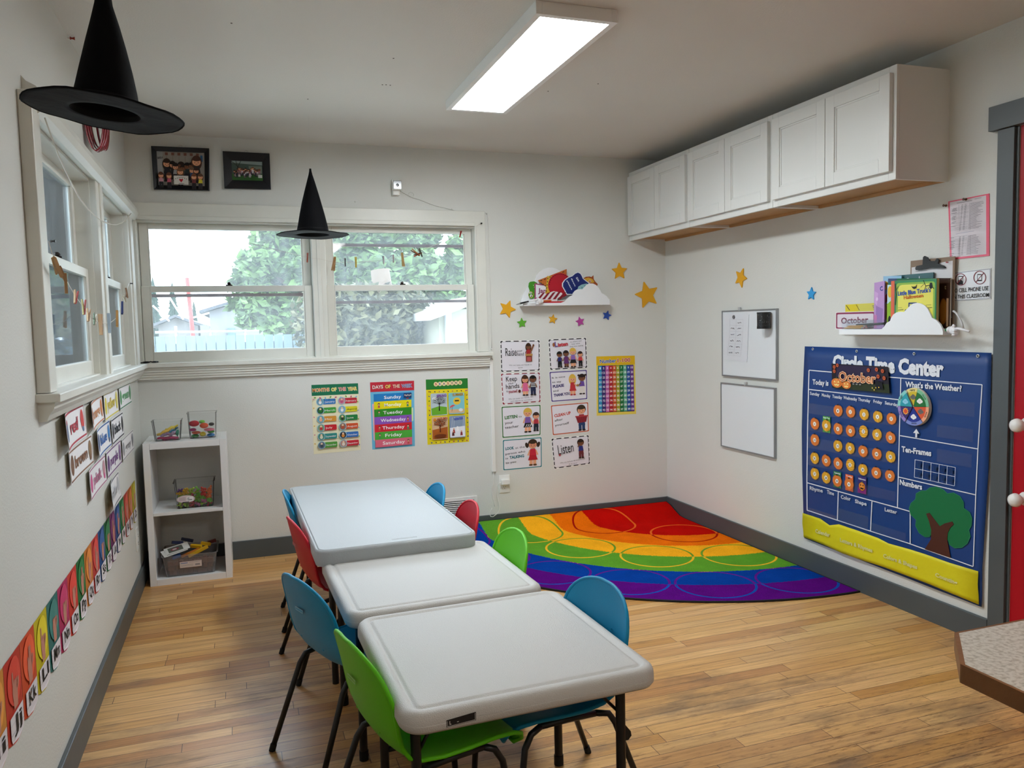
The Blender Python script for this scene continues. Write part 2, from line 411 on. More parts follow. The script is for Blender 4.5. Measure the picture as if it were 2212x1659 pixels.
# walls with window openings
BW = (0.035, 2.004, 1.165, 1.985)      # back window opening x0,x1,z0,z1
LW = (-2.24, -0.16, 1.165, 1.985)      # left window opening y0,y1
T = 0.15
b = MB()
b.box((-T, 0, 0), (BW[0], T, H), WALLM); b.box((BW[1], 0, 0), (W+T, T, H), WALLM)
b.box((BW[0], 0, 0), (BW[1], T, BW[2]), WALLM); b.box((BW[0], 0, BW[3]), (BW[1], T, H), WALLM)
tag(b.build('wall_back'), kind='structure')
b = MB()
b.box((-T, YF, 0), (0, LW[0], H), WALLM); b.box((-T, LW[1], 0), (0, 0, H), WALLM)
b.box((-T, LW[0], 0), (0, LW[1], LW[2]), WALLM); b.box((-T, LW[0], LW[3]), (0, LW[1], H), WALLM)
tag(b.build('wall_left'), kind='structure')
DY0, DY1, DH = -2.641, -3.46, 2.06       # door opening on the right wall
b = MB()
b.box((W, 0, 0), (W+T, DY0, H), WALLM); b.box((W, DY1, 0), (W+T, YF, H), WALLM); b.box((W, DY0, DH), (W+T, DY1, H), WALLM)
tag(b.build('wall_right'), kind='structure')
b = MB(); b.box((-T, YF-T, 0), (W+T, YF, H), M('a39a8e', 0.7, name='rear_wall_paint')); tag(b.build('wall_front'), kind='structure')

def baseboard(name, a, bb, mat=GREYM):
    q = MB(); q.box(a, bb, mat); return tag(q.build(name, bev=0.003), kind='structure')
baseboard('baseboard_back', (0.0, -0.015, 0), (W, 0, HB))
baseboard('baseboard_left', (0, YF, 0), (0.015, 0, HB))
baseboard('baseboard_right', (W-0.015, -2.555, 0), (W, 0, HB))
baseboard('baseboard_right', (W-0.015, YF, 0), (W, -3.55, HB))

# red door and its grey trim
dr = tag(empty('door_1', (W, (DY0+DY1)/2, 0)), kind='structure')
RED = M('a80d1c', 0.4, spec=0.2, bump=0.1, bs=35, var=0.05, name='red_door_paint')
b = MB(); b.box((W+0.001, DY0-0.0005, 0.01), (W+0.04, DY1, DH-0.004), RED); b.build('door_panel', dr)
KN = M('e6e4df', 0.2, name='white_knob')
for z in (0.921, 0.633):
    b = MB(); y = -2.70
    b.lathe([(0.027, 0.0), (0.027, 0.008), (0.011, 0.014), (0.010, 0.035), (0.021, 0.043), (0.027, 0.056), (0.024, 0.070), (0.012, 0.077), (0.0, 0.078)], (W+0.001, y, z), KN, ax=(-1,0,0), cap0=True)
    b.build('knob', dr, smooth=True)
tr = tag(empty('trim_1', (W, -2.6, 0)), kind='structure')
b = MB(); b.box((W-0.0165, -2.5574, 0), (W+0.0005, DY0+0.012, DH-0.004), GREYM); b.box((W-0.005, DY0+0.012, 0), (W+0.0005, DY0, DH-0.004), GREYM); b.build('casing', tr, bev=0.002)
b = MB(); b.box((W-0.02, DY1-0.004, 0), (W, DY1-0.09, DH-0.004), GREYM); b.build('casing', tr, bev=0.002)
b = MB(); b.box((W-0.03, -2.527, DH-0.003), (W, DY1-0.12, 2.150), GREYM); b.build('header', tr, bev=0.002)

# ---------------- windows
GLASS = glass_mat('dusty_glass', 0.062)
GLASS_OUT = glass_mat('dusty_storm_glass', 0.012)
STORM = M('6d4a48', 0.5, name='red_brown_storm_frame')
TRACK = M('8b949a', 0.4, metal=0.3, var=0.2, bs=50, bump=0.3, name='weathered_metal_track')
LATCH = M('2a211c', 0.35, metal=0.6, name='old_bronze_latch')
def win_unit(root, fr, u0, u1, z0, z1, zm, storm_mid=None, tracks=True):
    """fr(u, depth, z) -> room point; u along the wall, depth outwards"""
    def bx(q, ua, ub, da, db, za, zb, mt): q.box(fr(ua, da, za), fr(ub, db, zb), mt)
    st = 0.045
    b = MB()     # jamb lining of the unit
    bx(b, u0-0.004, u0, 0.0, 0.15, z0, z1, TRIMM); bx(b, u1, u1+0.004, 0.0, 0.15, z0, z1, TRIMM)
    bx(b, u0, u1, 0.0, 0.15, z1-0.012, z1, TRIMM); bx(b, u0, u1, 0.0, 0.15, z0, z0+0.012, TRIMM)
    if tracks:
        for ua in (u0, u1-0.012): bx(b, ua, ua+0.012, 0.062, 0.09, zm, z1-0.012, TRACK)
    b.build('window_frame', root, bev=0.0015)
    # lower sash (inner) and upper sash (outer)
    for nm, d0, d1, za, zb, rb, rt in (('lower_sash', 0.022, 0.054, z0+0.012, zm+0.034, 0.055, 0.034), ('upper_sash', 0.058, 0.090, zm, z1-0.012, 0.034, 0.032)):
        b = MB(); ua, ub = u0+0.002, u1-0.002
        bx(b, ua, ua+st, d0, d1, za, zb, TRIMM); bx(b, ub-st, ub, d0, d1, za, zb, TRIMM)
        bx(b, ua+st, ub-st, d0, d1, za, za+rb, TRIMM); bx(b, ua+st, ub-st, d0, d1, zb-rt, zb, TRIMM)
        # glazing bead
        g0, g1, h0, h1 = ua+st, ub-st, za+rb, zb-rt
        bx(b, g0, g0+0.007, d0+0.006, d0+0.014, h0, h1, TRIMM); bx(b, g1-0.007, g1, d0+0.006, d0+0.014, h0, h1, TRIMM)
        s = b.build(nm, root, bev=0.003)
        b = MB(); dm = (d0+d1)/2; bx(b, g0, g1, dm-0.0015, dm+0.0015, h0, h1, GLASS); b.build('glass_pane', s)
    b = MB(); um = (u0+u1)/2      # sash latch on the meeting rail
    p = Vector(fr(um, 0.038, zm+0.034)); b.box(p-Vector((0.018, 0.018, 0)), p+Vector((0.018, 0.018, 0.006)), LATCH)
    b.ball(p+Vector((0, 0, 0.012)), 0.011, LATCH, 10, 6); b.build('latch', root, smooth=False)
    # storm window outside
    b = MB(); w = 0.022
    bx(b, u0, u0+w, 0.115, 0.135, z0, z1, STORM); bx(b, u1-w, u1, 0.115, 0.135, z0, z1, STORM)
    bx(b, u0, u1, 0.115, 0.135, z0, z0+w, STORM); bx(b, u0, u1, 0.115, 0.135, z1-w, z1, STORM)
    for zz in (storm_mid or ()): bx(b, u0+w, u1-w, 0.115, 0.135, zz, zz+0.018, STORM)
    b.build('storm_frame', root)
    b = MB(); bx(b, u0+w, u1-w, 0.124, 0.126, z0+w, z1-w, GLASS_OUT); b.build('storm_pane', root)
def frB(u, d, z): return Vector((u, d, z))
def frL(u, d, z): return Vector((-d, u, z))
ZM = 1.582
w1 = tag(empty('window_1', (1.02, 0, 1.165)), kind='structure')
win_unit(w1, frB, 0.039, 0.982, 1.175, 1.985, ZM, storm_mid=(1.556,))
win_unit(w1, frB, 1.066, 2.000, 1.175, 1.985, ZM, storm_mid=(1.505, 1.86))
b = MB(); b.box((0.984, -0.012, 1.18), (1.064, 0.12, 1.985), TRIMM); b.box((1.012, -0.017, 1.18), (1.036, -0.01, 1.985), TRIMM); b.build('mullion', w1, bev=0.003)
b = MB()      # flat casing, mitred look: head with a stepped inner bead and the right leg
b.box((0.016, -0.018, 1.995), (2.073, 0, 2.078), TRIMM); b.box((0.03, -0.026, 1.983), (2.0, 0, 2.006), TRIMM)
b.box((2.002, -0.0185, 1.183), (2.073, 0, 2.078), TRIMM); b.box((1.998, -0.026, 1.183), (2.012, 0, 1.99), TRIMM)
b.box((0.016, -0.018, 1.183), (0.037, 0, 2.0), TRIMM); b.build('casing', w1, bev=0.004)
b = MB(); b.box((0.0, -0.06, 1.157), (2.095, 0.03, 1.181), TRIMM); b.build('window_sill', w1, bev=0.004)
b = MB()
for k in range(5):   # curved apron under the stool
    b.box((0.0, -0.045+k*0.006, 1.157-0.014*k), (2.078, 0, 1.157-0.014*(k+1)), TRIMM)
b.build('apron', w1, bev=0.002)
w2 = tag(empty('window_2', (0, -1.2, 1.165)), kind='structure')
win_unit(w2, frL, -2.236, -1.235, 1.175, 1.985, ZM, storm_mid=(1.60,))
win_unit(w2, frL, -1.055, -0.25, 1.175, 1.985, ZM)
b = MB(); b.box((0.025, -1.233, 1.18), (-0.12, -1.057, 1.985), TRIMM); b.box((0.032, -1.17, 1.18), (0.02, -1.12, 1.985), TRIMM); b.build('mullion', w2, bev=0.003)
b = MB(); b.box((0.022, -0.246, 1.18), (-0.12, -0.16, 1.985), TRIMM); b.box((0.03, -0.20, 1.18), (0.0, -0.10, 1.99), TRIMM); b.build('jamb', w2, bev=0.003)
b = MB(); b.box((0.036, -2.335, 1.183), (0, -2.245, 2.03), TRIMM); b.box((0.022, -2.25, 1.183), (-0.02, -2.232, 1.99), TRIMM); b.build('casing', w2, bev=0.004)
b = MB()
prof = [(0.0, 1.985), (0.03, 1.975), (0.048, 1.99), (0.055, 2.015), (0.05, 2.04), (0.036, 2.058), (0.012, 2.07), (0.0, 2.085)]
b.prism([(x, -2.27, z) for x, z in prof], (0, 2.255, 0), TRIMM); b.build('head_casing', w2, bev=0.002)
b = MB(); b.box((0.062, -2.35, 1.157), (-0.03, 0.0, 1.181), TRIMM); b.build('window_sill', w2, bev=0.004)
b = MB()
prof = [(0.0, 1.157), (0.045, 1.157), (0.04, 1.135), (0.028, 1.118), (0.02, 1.10), (0.0, 1.10)]
b.prism([(x, -2.33, z) for x, z in prof], (0, 2.33, 0), TRIMM); b.build('apron', w2, bev=0.002)

# ---------------- ceiling light panels
def ceiling_light(x0, x1, y0, y1, strength, label, tint=(0.91, 0.97, 1.0, 1)):
    r = empty('ceiling_light', ((x0+x1)/2, (y0+y1)/2, H), label, 'light')
    FR = M('e8e8e6', 0.4, name='white_light_frame')
    b = MB(); w = 0.024; z0 = H-0.045
    b.box((x0, y0, z0), (x0+w, y1, H), FR); b.box((x1-w, y0, z0), (x1, y1, H), FR)
    b.box((x0+w, y0, z0), (x1-w, y0+w, H), FR); b.box((x0+w, y1-w, z0), (x1-w, y1, H), FR); b.build('frame', r, bev=0.002)
    b = MB(); b.box((x0+w, y0+w, z0+0.006), (x1-w, y1-w, z0+0.01), emis('led_diffuser', tint, strength)); b.build('diffuser', r)
ceiling_light(1.567, 1.880, -2.280, -1.030, PANEL_STRENGTH, 'white flat rectangular LED panel light glowing on the ceiling')
ceiling_light(1.567, 1.880, -6.2, -4.95, REAR_FILL_STRENGTH, 'unseen LED panel added on the ceiling behind the viewer as warm fill', (1.0, 0.94, 0.87, 1))  # unseen rear panel, added to warm and brighten the ceiling
# ================================================================ WALL CABINETS
CABM = M('dfdfdc', 0.3, name='white_cabinet_paint', bump=0.03, bs=20)
UNDER = M('b98f5c', 0.5, var=0.15, bs=25, name='raw_birch_underside')
def cabinet(y0, y1, label):
    r = empty('wall_cabinet', (W, (y0+y1)/2, 1.904), label, 'cabinet', 'white wall cabinets in a row under the ceiling')
    x0, z0, z1 = 3.108, 1.904, 2.361
    b = MB(); t = 0.016
    b.box((x0+t, y0, z0), (W, y0-t, z1), CABM); b.box((x0+t, y1+t, z0), (W, y1, z1), CABM)
    b.box((x0+t, y0-t, z1-t), (W, y1+t, z1), CABM); b.box((x0+t, y0-t, z0+0.014), (W, y1+t, z0+0.03), UNDER)
    b.box((W-0.014, y0-t, z0), (W, y1+t, z1-t), UNDER)
    b.build('body', r)
    b = MB(); s = 0.038     # face frame
    b.box((x0, y0, z0), (x0+t, y0-s, z1), CABM); b.box((x0, y1+s, z0), (x0+t, y1, z1), CABM)
    b.box((x0, y0-s, z0), (x0+t, y1+s, z0+s+0.004), CABM); b.box((x0, y0-s, z1-0.03), (x0+t, y1+s, z1), CABM)
    b.build('face_frame', r, bev=0.0015)
    ym = (y0+y1)/2
    for a, c in ((y0-0.016, ym+0.002), (ym-0.002, y1+0.018)):
        b = MB(); d0, d1, f = x0-0.0195, x0-0.0005, 0.055; za, zb = z0+0.034, z1-0.03
        b.box((d0, a, za), (d1, a-f, zb), CABM); b.box((d0, c+f, za), (d1, c, zb), CABM)
        b.box((d0, a-f, za), (d1, c+f, za+f), CABM); b.box((d0, a-f, zb-f), (d1, c+f, zb), CABM)
        b.box((d0+0.009, a-f+0.003, za+f-0.003), (d1, c+f-0.003, zb-f+0.003), CABM)
        b.box((d0+0.005, a-f, za+f), (d1, a-f-0.008, zb-f), CABM); b.box((d0+0.005, c+f+0.008, za+f), (d1, c+f, zb-f), CABM)
        b.box((d0+0.005, a-f-0.008, za+f), (d1, c+f+0.008, za+f+0.008), CABM); b.box((d0+0.005, a-f-0.008, zb-f-0.008), (d1, c+f+0.008, zb-f), CABM)
        b.build('door', r, bev=0.0018)
cabinet(-0.003, -0.762, 'white two-door wall cabinet in the corner by the back wall')
cabinet(-0.764, -1.536, 'white two-door wall cabinet, middle one of the row of three')
cabinet(-1.538, -2.320, 'white two-door wall cabinet at the free end nearest the red door')

# ================================================================ CUBE SHELF
SH = M('e4e5e6', 0.28, name='white_shelf_foil')
r = empty('cube_shelf', (0.253, -0.19, 0), 'white two-cube shelf unit standing in the corner under the windows', 'shelf')
x0, x1, ya, yb = 0.044, 0.458, -0.362, -0.018
for nm, a, c in (('side_panel', (x0, ya, 0), (x0+0.033, yb, 0.769)), ('side_panel', (x1-0.033, ya, 0), (x1, yb, 0.769)),
                 ('top_panel', (x0+0.0335, ya, 0.735), (x1-0.0335, yb, 0.769)), ('bottom_panel', (x0+0.0335, ya, 0), (x1-0.0335, yb, 0.033)),
                 ('middle_shelf', (x0+0.0335, ya, 0.377), (x1-0.0335, yb, 0.393))):
    b = MB(); b.box(a, c, SH); b.build(nm, r, bev=0.0015)

# ================================================================ TABLES
def rrloop(w, d, rad, z, n=6, cx=0, cy=0):
    p = []
    for sx, sy, a in ((1,1,0), (-1,1,90), (-1,-1,180), (1,-1,270)):
        for k in range(n+1):
            t = math.radians(a+90*k/n); p.append((cx+sx*(w/2-rad)+rad*math.cos(t), cy+sy*(d/2-rad)+rad*math.sin(t), z))
    return p
TOPM = M('bdbbb7', 0.36, bump=0.45, bs=420, name='pebbled_almond_plastic', spec=0.5)
TOPW = M('aaaeb0', 0.42, bump=0.25, bs=300, name='pebbled_white_plastic', spec=0.2)
BLK = M('101012', 0.38, name='black_powder_coated_steel', spec=0.5)
def bullnose_table(name, cx, cy, w, d, h, rz, label, badge=None):
    r = empty(name, (cx, cy, 0), label, 'table', 'small square folding tables end to end', rz=rz, org=False)
    b = MB(); R = 0.055
    prof = [(0.020, -0.050), (0.006, -0.048), (0.0, -0.040), (0.0, -0.029), (0.0012, -0.028), (0.0, -0.027), (0.001, -0.016), (0.005, -0.007), (0.012, -0.0015), (0.020, 0.0),
            (0.027, -0.001), (0.031, -0.0045), (0.035, -0.0055), (0.039, -0.0045), (0.043, -0.0015), (0.047, -0.001)]
    b.loops([rrloop(w-2*i, d-2*i, max(0.012, R-i), h+z, 8) for i, z in prof], TOPM)
    top = b.build('tabletop', r, smooth=True, auto=50)
    if badge is not None:
        s = Sheet(lambda u, v: Vector((badge[0]+u, -d/2, h-0.028-v)), NB, 0.0008)
        s.body([(-0.034, -0.006), (0.034, -0.012), (0.034, 0.007), (-0.034, 0.010)], M('141416', 0.4))
        s.line([(-0.032, -0.004), (-0.032, 0.0085), (0.032, 0.0055), (0.032, -0.010)], 0.0009, M('c9c7c2'))
        s.rect(-0.027, -0.003, -0.0255, 0.005, M('c9c7c2')); s.rect(-0.027, 0.0035, -0.023, 0.005, M('c9c7c2')); s.rect(-0.010, 0.001, -0.006, 0.0025, M('c9c7c2'))
        s.build('badge', r)
    z1 = h-0.046; lx = w/2-0.052; ly = d/2-0.12
    for sx in (-1, 1):
        for sy in (-1, 1):
            b = MB(); b.tube([(sx*lx, sy*ly, 0.012), (sx*lx, sy*ly, z1)], 0.0125, BLK, 14)
            l = b.build('leg', r, smooth=True, auto=50)
            b = MB(); b.tube([(sx*lx, sy*ly, 0.0), (sx*lx, sy*ly, 0.03)], 0.0145, M('0c0c0c', 0.7, name='rubber'), 14); b.build('foot_cap', l, smooth=True, auto=50)
            # folding brace: two thin bars and a lock plate
            b = MB()
            b.tube([(sx*lx, sy*(ly-0.004), z1-0.115), (sx*(lx-0.105), sy*(ly-0.07), z1)], 0.0045, BLK, 8)
            b.build('brace', r, smooth=True)
            b = MB(); b.tube([(sx*lx, sy*(ly-0.004), z1-0.075), (sx*(lx-0.07), sy*(ly-0.05), z1)], 0.0045, BLK, 8); b.build('brace', r, smooth=True)
            b = MB(); b.prism([(sx*(lx-0.004), sy*ly-0.004, z1-0.125), (sx*(lx+0.027), sy*ly-0.004, z1-0.165), (sx*(lx+0.029), sy*ly-0.004, z1-0.177), (sx*(lx+0.02), sy*ly-0.004, z1-0.187), (sx*(lx-0.004), sy*ly-0.004, z1-0.187)], (0, 0.008, 0), BLK)
            b.build('lock_plate', r, bev=0.002)
    for sy in (-1, 1):
        b = MB(); b.tube([(-lx, sy*ly, z1-0.012), (lx, sy*ly, z1-0.012)], 0.009, BLK, 8)
        b.build('crossbar', r, smooth=True)
        b = MB(); b.tube([(-lx, sy*ly, 0.16), (lx, sy*ly, 0.16)], 0.008, BLK, 8); b.build('foot_bar', r, smooth=True)
    return r
bullnose_table('folding_table', 1.156, -2.935, 0.637, 0.644, 0.51, 0.024, 'square almond plastic folding table nearest the viewer, black badge on its edge', badge=(-0.19,))
bullnose_table('folding_table', 1.119, -2.277, 0.632, 0.632, 0.51, 0.028, 'square almond plastic folding table in the middle of the row of three', None)
# far table: larger, whiter, crisp edge
cx, cy, w, d, h = 1.064, -1.430, 0.606, 1.258, 0.560
r = empty('folding_table', (cx, cy, 0), 'long white plastic folding table standing closest to the window wall', 'table', rz=0.018, org=False)
b = MB()
prof = [(0.014, -0.062), (0.004, -0.060), (0.002, -0.052), (0.0, -0.010), (0.002, -0.003), (0.006, 0.0), (0.0095, -0.0006), (0.0115, -0.0045), (0.0135, -0.0045), (0.016, -0.0005), (0.019, 0.0)]
b.loops([rrloop(w-2*i, d-2*i, max(0.015, 0.05-i), h+z, 8) for i, z in prof], TOPW); b.build('tabletop', r, smooth=True, auto=45)
b = MB(); b.box((-0.02, -d/2+0.045, h+0.0), (0.075, -d/2+0.0456, h+0.0004), M('a9aaa8')); b.box((-0.02, -d/2+0.054, h+0.0), (0.075, -d/2+0.0544, h+0.0004), M('a9aaa8')); b.build('embossed_mark', r)
z1 = h-0.056; lx = w/2-0.07; ly = d/2-0.16
for sx in (-1, 1):
    for sy in (-1, 1):
        b = MB(); b.tube([(sx*lx, sy*ly, 0.0), (sx*lx, sy*ly, z1)], 0.0125, BLK, 14); b.build('leg', r, smooth=True, auto=50)
    
for sy in (-1, 1):
    b = MB(); b.tube([(-lx, sy*ly, z1-0.012), (lx, sy*ly, z1-0.012)], 0.009, BLK, 8); b.build('crossbar', r, smooth=True)
    b = MB(); b.tube([(-lx, sy*ly, 0.16), (lx, sy*ly, 0.16)], 0.008, BLK, 8); b.build('foot_bar', r, smooth=True)
    b = MB(); b.tube([(0, sy*ly, 0.16), (0, sy*(ly-0.22), z1)], 0.007, BLK, 8); b.build('brace', r, smooth=True)

# ================================================================ CHAIRS
def chair_shell():
    # side profile (x forward, z up) from the front lip to the top of the back
    pr = [(0.176, 0.285), (0.185, 0.303), (0.176, 0.321), (0.150, 0.330), (0.10, 0.330), (0.03, 0.323), (-0.04, 0.319), (-0.10, 0.324), (-0.137, 0.340),
          (-0.160, 0.372), (-0.173, 0.412), (-0.183, 0.455)]
    wd = [0.125, 0.150, 0.163, 0.170, 0.172, 0.172, 0.170, 0.166, 0.164, 0.165, 0.170, 0.173]
    dish = [0, 0.001, 0.003, 0.006, 0.010, 0.013, 0.015, 0.016, 0.017, 0.018, 0.020, 0.023]
    for k in range(1, 11):
        t = math.sin(k/10.6*PI/2)**0.9; z = 0.455+0.147*min(1, t/0.9995)
        pr.append((-0.183-0.033*t, z)); wd.append(0.174*max(0.02, 1-t**2.7)**(1/2.2)); dish.append(0.023*(1-t**3)+0.001)
    n = len(pr); K = 14; b = MB(); vs = []
    for i in range(n):
        a = Vector((pr[max(i-1,0)][0], 0, pr[max(i-1,0)][1])); c = Vector((pr[min(i+1,n-1)][0], 0, pr[min(i+1,n-1)][1])); t = (c-a).normalized()
        nn = Vector((t.z, 0, -t.x))        # towards the sitter
        if i < 3: nn = Vector((0, 0, 1))
        for k in range(K+1):
            q = -1 + 2*k/K; s = math.copysign(abs(q)**0.9, q)
            p = Vector((pr[i][0], wd[i]*s, pr[i][1])) + nn*dish[i]*abs(q)**2.2
            if i in (0, 1, 2): p.z -= 0.010*(1-q*q) * (0 if i == 2 else -0.6)
            vs.append(p)
    fs = [(i*(K+1)+k, i*(K+1)+k+1, (i+1)*(K+1)+k+1, (i+1)*(K+1)+k) for i in range(n-1) for k in range(K)]
    return vs, fs, n, K
def rim_loop(vs, n, K):
    idx = [k for k in range(K+1)] + [(i+1)*(K+1)-1 for i in range(1, n)] + [(n-1)*(K+1)+k for k in range(K-1, -1, -1)] + [i*(K+1) for i in range(n-2, 0, -1)]
    return [vs[i] for i in idx]
CH = {}
COLS = {'blue': '0083b0', 'red': 'bb1226', 'green': '5cbb10'}
def make_chair(c):
    r = empty('kids_chair', (0,0,0), org=False)
    mt = M(COLS[c], 0.42, bump=0.2, bs=500, name=c+'_chair_plastic', spec=0.3)
    vs, fs, n, K = chair_shell()
    b = MB(); b.add(vs, fs, mt); sh = b.build('seat_shell', r, smooth=True, solid=0.006, sub=1)
    b = MB(); b.tube(rim_loop(vs, n, K), 0.0056, mt, 8, closed=True); b.build('rim', r, smooth=True)
    for y in (-0.075, 0.075):
        for z, x in ((0.39, -0.1635), (0.44, -0.1735), (0.49, -0.185)):
            b = MB(); b.lathe([(0.006, 0.0), (0.005, 0.003), (0.0, 0.0035)], (x+0.001, y, z), M(COLS[c], 0.5, name=c+'_rivet'), ax=(-1, 0, 0.15), seg=10); b.build('rivet', r)
    s = Sheet(lambda u, v: Vector((-0.2015, u, 0.505-v)), (-1, 0, 0.1), 0.001); s.body([(-0.028, 0), (0.028, 0), (0.028, 0.011), (-0.028, 0.011)], M(COLS[c], 0.3, name=c+'_emblem')); 
    s.line([(-0.026, 0.0015), (0.026, 0.0015), (0.026, 0.0095), (-0.026, 0.0095), (-0.026, 0.0015)], 0.0008, M('b8d3d8')); s.build('emblem', r)
    T_ = 0.0088
    for sy in (-1, 1):
        b = MB(); b.tube([(0.150, sy*0.158, 0.012), (0.138, sy*0.153, 0.20), (0.128, sy*0.149, 0.262), (0.108, sy*0.146, 0.295), (0.078, sy*0.143, 0.309)], T_, BLK, 10)
        l = b.build('leg', r, smooth=True); q = MB(); q.tube([(0.1502, sy*0.158, 0.0), (0.149, sy*0.1576, 0.022)], 0.0105, M('0c0c0c', 0.7, name='rubber'), 10); q.build('glide', l, smooth=True, auto=50)
        b = MB(); b.tube([(-0.238, sy*0.168, 0.012), (-0.172, sy*0.155, 0.19), (-0.143, sy*0.149, 0.27), (-0.125, sy*0.146, 0.297), (-0.085, sy*0.143, 0.306)], T_, BLK, 10)
        l = b.build('leg', r, smooth=True); q = MB(); q.tube([(-0.242, sy*0.1685, 0.0), (-0.235, sy*0.167, 0.022)], 0.0105, M('0c0c0c', 0.7, name='rubber'), 10); q.build('glide', l, smooth=True, auto=50)
    for sy in (-1, 1): b = MB(); b.tube([(0.078, sy*0.143, 0.309), (0.0, sy*0.140, 0.307), (-0.085, sy*0.143, 0.305)], T_, BLK, 10); b.build('side_rail', r, smooth=True)
    for x in (0.06, -0.07): b = MB(); b.tube([(x, -0.143, 0.306), (x, 0.143, 0.306)], 0.008, BLK, 8); b.build('seat_crossbar', r, smooth=True)
    return r
def place_chair(c, bx, by, deg, label):
    """bx, by: middle of the back's top edge on plan; deg: the way the sitter faces"""
    if c not in CH: r = CH[c] = make_chair(c)
    else: r = copy_tree(CH[c])
    a = math.radians(deg); r.location = (bx+0.216*math.cos(a), by+0.216*math.sin(a), 0); r.rotation_euler = (0, 0, a)
    tag(r, label, 'chair', 'small stacking chairs around the tables')
place_chair('blue', 0.712, -1.130, -2, 'blue plastic child chair at the far end on the bookshelf side')
place_chair('red', 0.706, -1.700, 8, 'red plastic child chair tucked in on the bookshelf side')
place_chair('blue', 0.672, -2.470, 20, 'blue plastic child chair behind the near green one, its back turned')
place_chair('green', 0.757, -3.005, 12, 'bright green plastic child chair pushed under the nearest table')
place_chair('blue', 1.425, -1.290, 180, 'blue plastic child chair beside the wall vent, rug side')
place_chair('red', 1.462, -1.720, 178, 'red plastic child chair at the rug side of the long white table')
place_chair('green', 1.478, -2.240, 180, 'bright green plastic child chair beside the rainbow rug')
place_chair('blue', 1.520, -2.870, 186, 'blue plastic child chair at the nearest table, rug side')

# ================================================================ RUG
def rug_mat():
    m = D.materials.new('rainbow_carpet'); m.use_nodes = True; n = m.node_tree.nodes; l = m.node_tree.links; b = n['Principled BSDF']
    b.inputs['Roughness'].default_value = 0.95; b.inputs['Specular IOR Level'].default_value = 0.02; b.inputs['Sheen Weight'].default_value = 0.0
    tc = n.new('ShaderNodeTexCoord'); cxn = n.new('ShaderNodeSeparateXYZ'); l.new(tc.outputs['Object'], cxn.inputs[0])
    flat = n.new('ShaderNodeCombineXYZ'); l.new(cxn.outputs['X'], flat.inputs['X']); l.new(cxn.outputs['Y'], flat.inputs['Y'])
    ln = n.new('ShaderNodeVectorMath'); ln.operation = 'LENGTH'; l.new(flat.outputs[0], ln.inputs[0])
    ns = n.new('ShaderNodeTexNoise'); ns.inputs['Scale'].default_value = 140; ns.inputs['Detail'].default_value = 2; l.new(tc.outputs['Object'], ns.inputs['Vector'])
    def math_(op, a, bb=None, c=None):
        q = n.new('ShaderNodeMath'); q.operation = op
        for i, x in enumerate((a, bb, c)):
            if x is None: continue
            if isinstance(x, (int, float)): q.inputs[i].default_value = x
            else: l.new(x, q.inputs[i])
        return q.outputs[0]
    rn = math_('MULTIPLY_ADD', ns.outputs['Fac'], 0.03, math_('ADD', ln.outputs['Value'], -0.015))
    fac = math_('DIVIDE', rn, 1.85)
    bands = [0, 0.66, 0.89, 1.12, 1.39, 1.61]
    def ramp(cols):
        q = n.new('ShaderNodeValToRGB'); q.color_ramp.interpolation = 'CONSTANT'; e = q.color_ramp.elements
        e[0].position = 0; e[0].color = lin(cols[0]); e[1].position = bands[1]/1.85; e[1].color = lin(cols[1])
        for p, c in zip(bands[2:], cols[2:]): x = e.new(p/1.85); x.color = lin(c)
        l.new(fac, q.inputs['Fac']); return q.outputs['Color']
    base = ramp(['c40f08', 'f0700c', 'fbb020', '5d9a2c', '083c94', '560c76'])
    alt = ramp(['ee6a24', 'a8180c', '6f9a2e', 'f0b82c', '5b1c88', '1448a4'])
    mask = None
    cs = [(0.61, a, 0.205) for a in (18, 70)] + [(1.12, a, 0.205) for a in (10, 33, 57, 81)] + [(1.60, a, 0.20) for a in (7, 22.4, 37.8, 53.2, 68.6, 84)]
    for rr, a, rad in cs:
        px, py = -rr*math.cos(math.radians(a)), -rr*math.sin(math.radians(a))
        v = n.new('ShaderNodeVectorMath'); v.operation = 'DISTANCE'; l.new(flat.outputs[0], v.inputs[0]); v.inputs[1].default_value = (px, py, 0)
        d = math_('LESS_THAN', math_('ABSOLUTE', math_('SUBTRACT', v.outputs['Value'], rad)), 0.0065)
        mask = d if mask is None else math_('MAXIMUM', mask, d)
    mx = n.new('ShaderNodeMixRGB'); l.new(mask, mx.inputs['Fac']); l.new(base, mx.inputs['Color1']); l.new(alt, mx.inputs['Color2'])
    n2 = n.new('ShaderNodeTexNoise'); n2.inputs['Scale'].default_value = 260; n2.inputs['Detail'].default_value = 2; l.new(tc.outputs['Object'], n2.inputs['Vector'])
    n3 = n.new('ShaderNodeTexNoise'); n3.inputs['Scale'].default_value = 9; n3.inputs['Detail'].default_value = 4; l.new(tc.outputs['Object'], n3.inputs['Vector'])
    k = math_('ADD', math_('MULTIPLY', n2.outputs['Fac'], 0.7), math_('MULTIPLY', n3.outputs['Fac'], 0.4)); k = math_('ADD', k, 0.42)
    vm = n.new('ShaderNodeVectorMath'); vm.operation = 'SCALE'; l.new(mx.outputs['Color'], vm.inputs[0]); l.new(k, vm.inputs['Scale']); l.new(vm.outputs[0], b.inputs['Base Color'])
    bp = n.new('ShaderNodeBump'); bp.inputs['Strength'].default_value = 0.6; bp.inputs['Distance'].default_value = 0.003; l.new(n2.outputs['Fac'], bp.inputs['Height']); l.new(bp.outputs[0], b.inputs['Normal'])
    return m
RX, RY, RR = 3.366, -0.020, 1.845
r = empty('rainbow_rug', (RX, RY, 0), 'quarter-round rainbow striped rug with circle outlines in the corner', 'rug')
RUG = rug_mat(); b = MB()
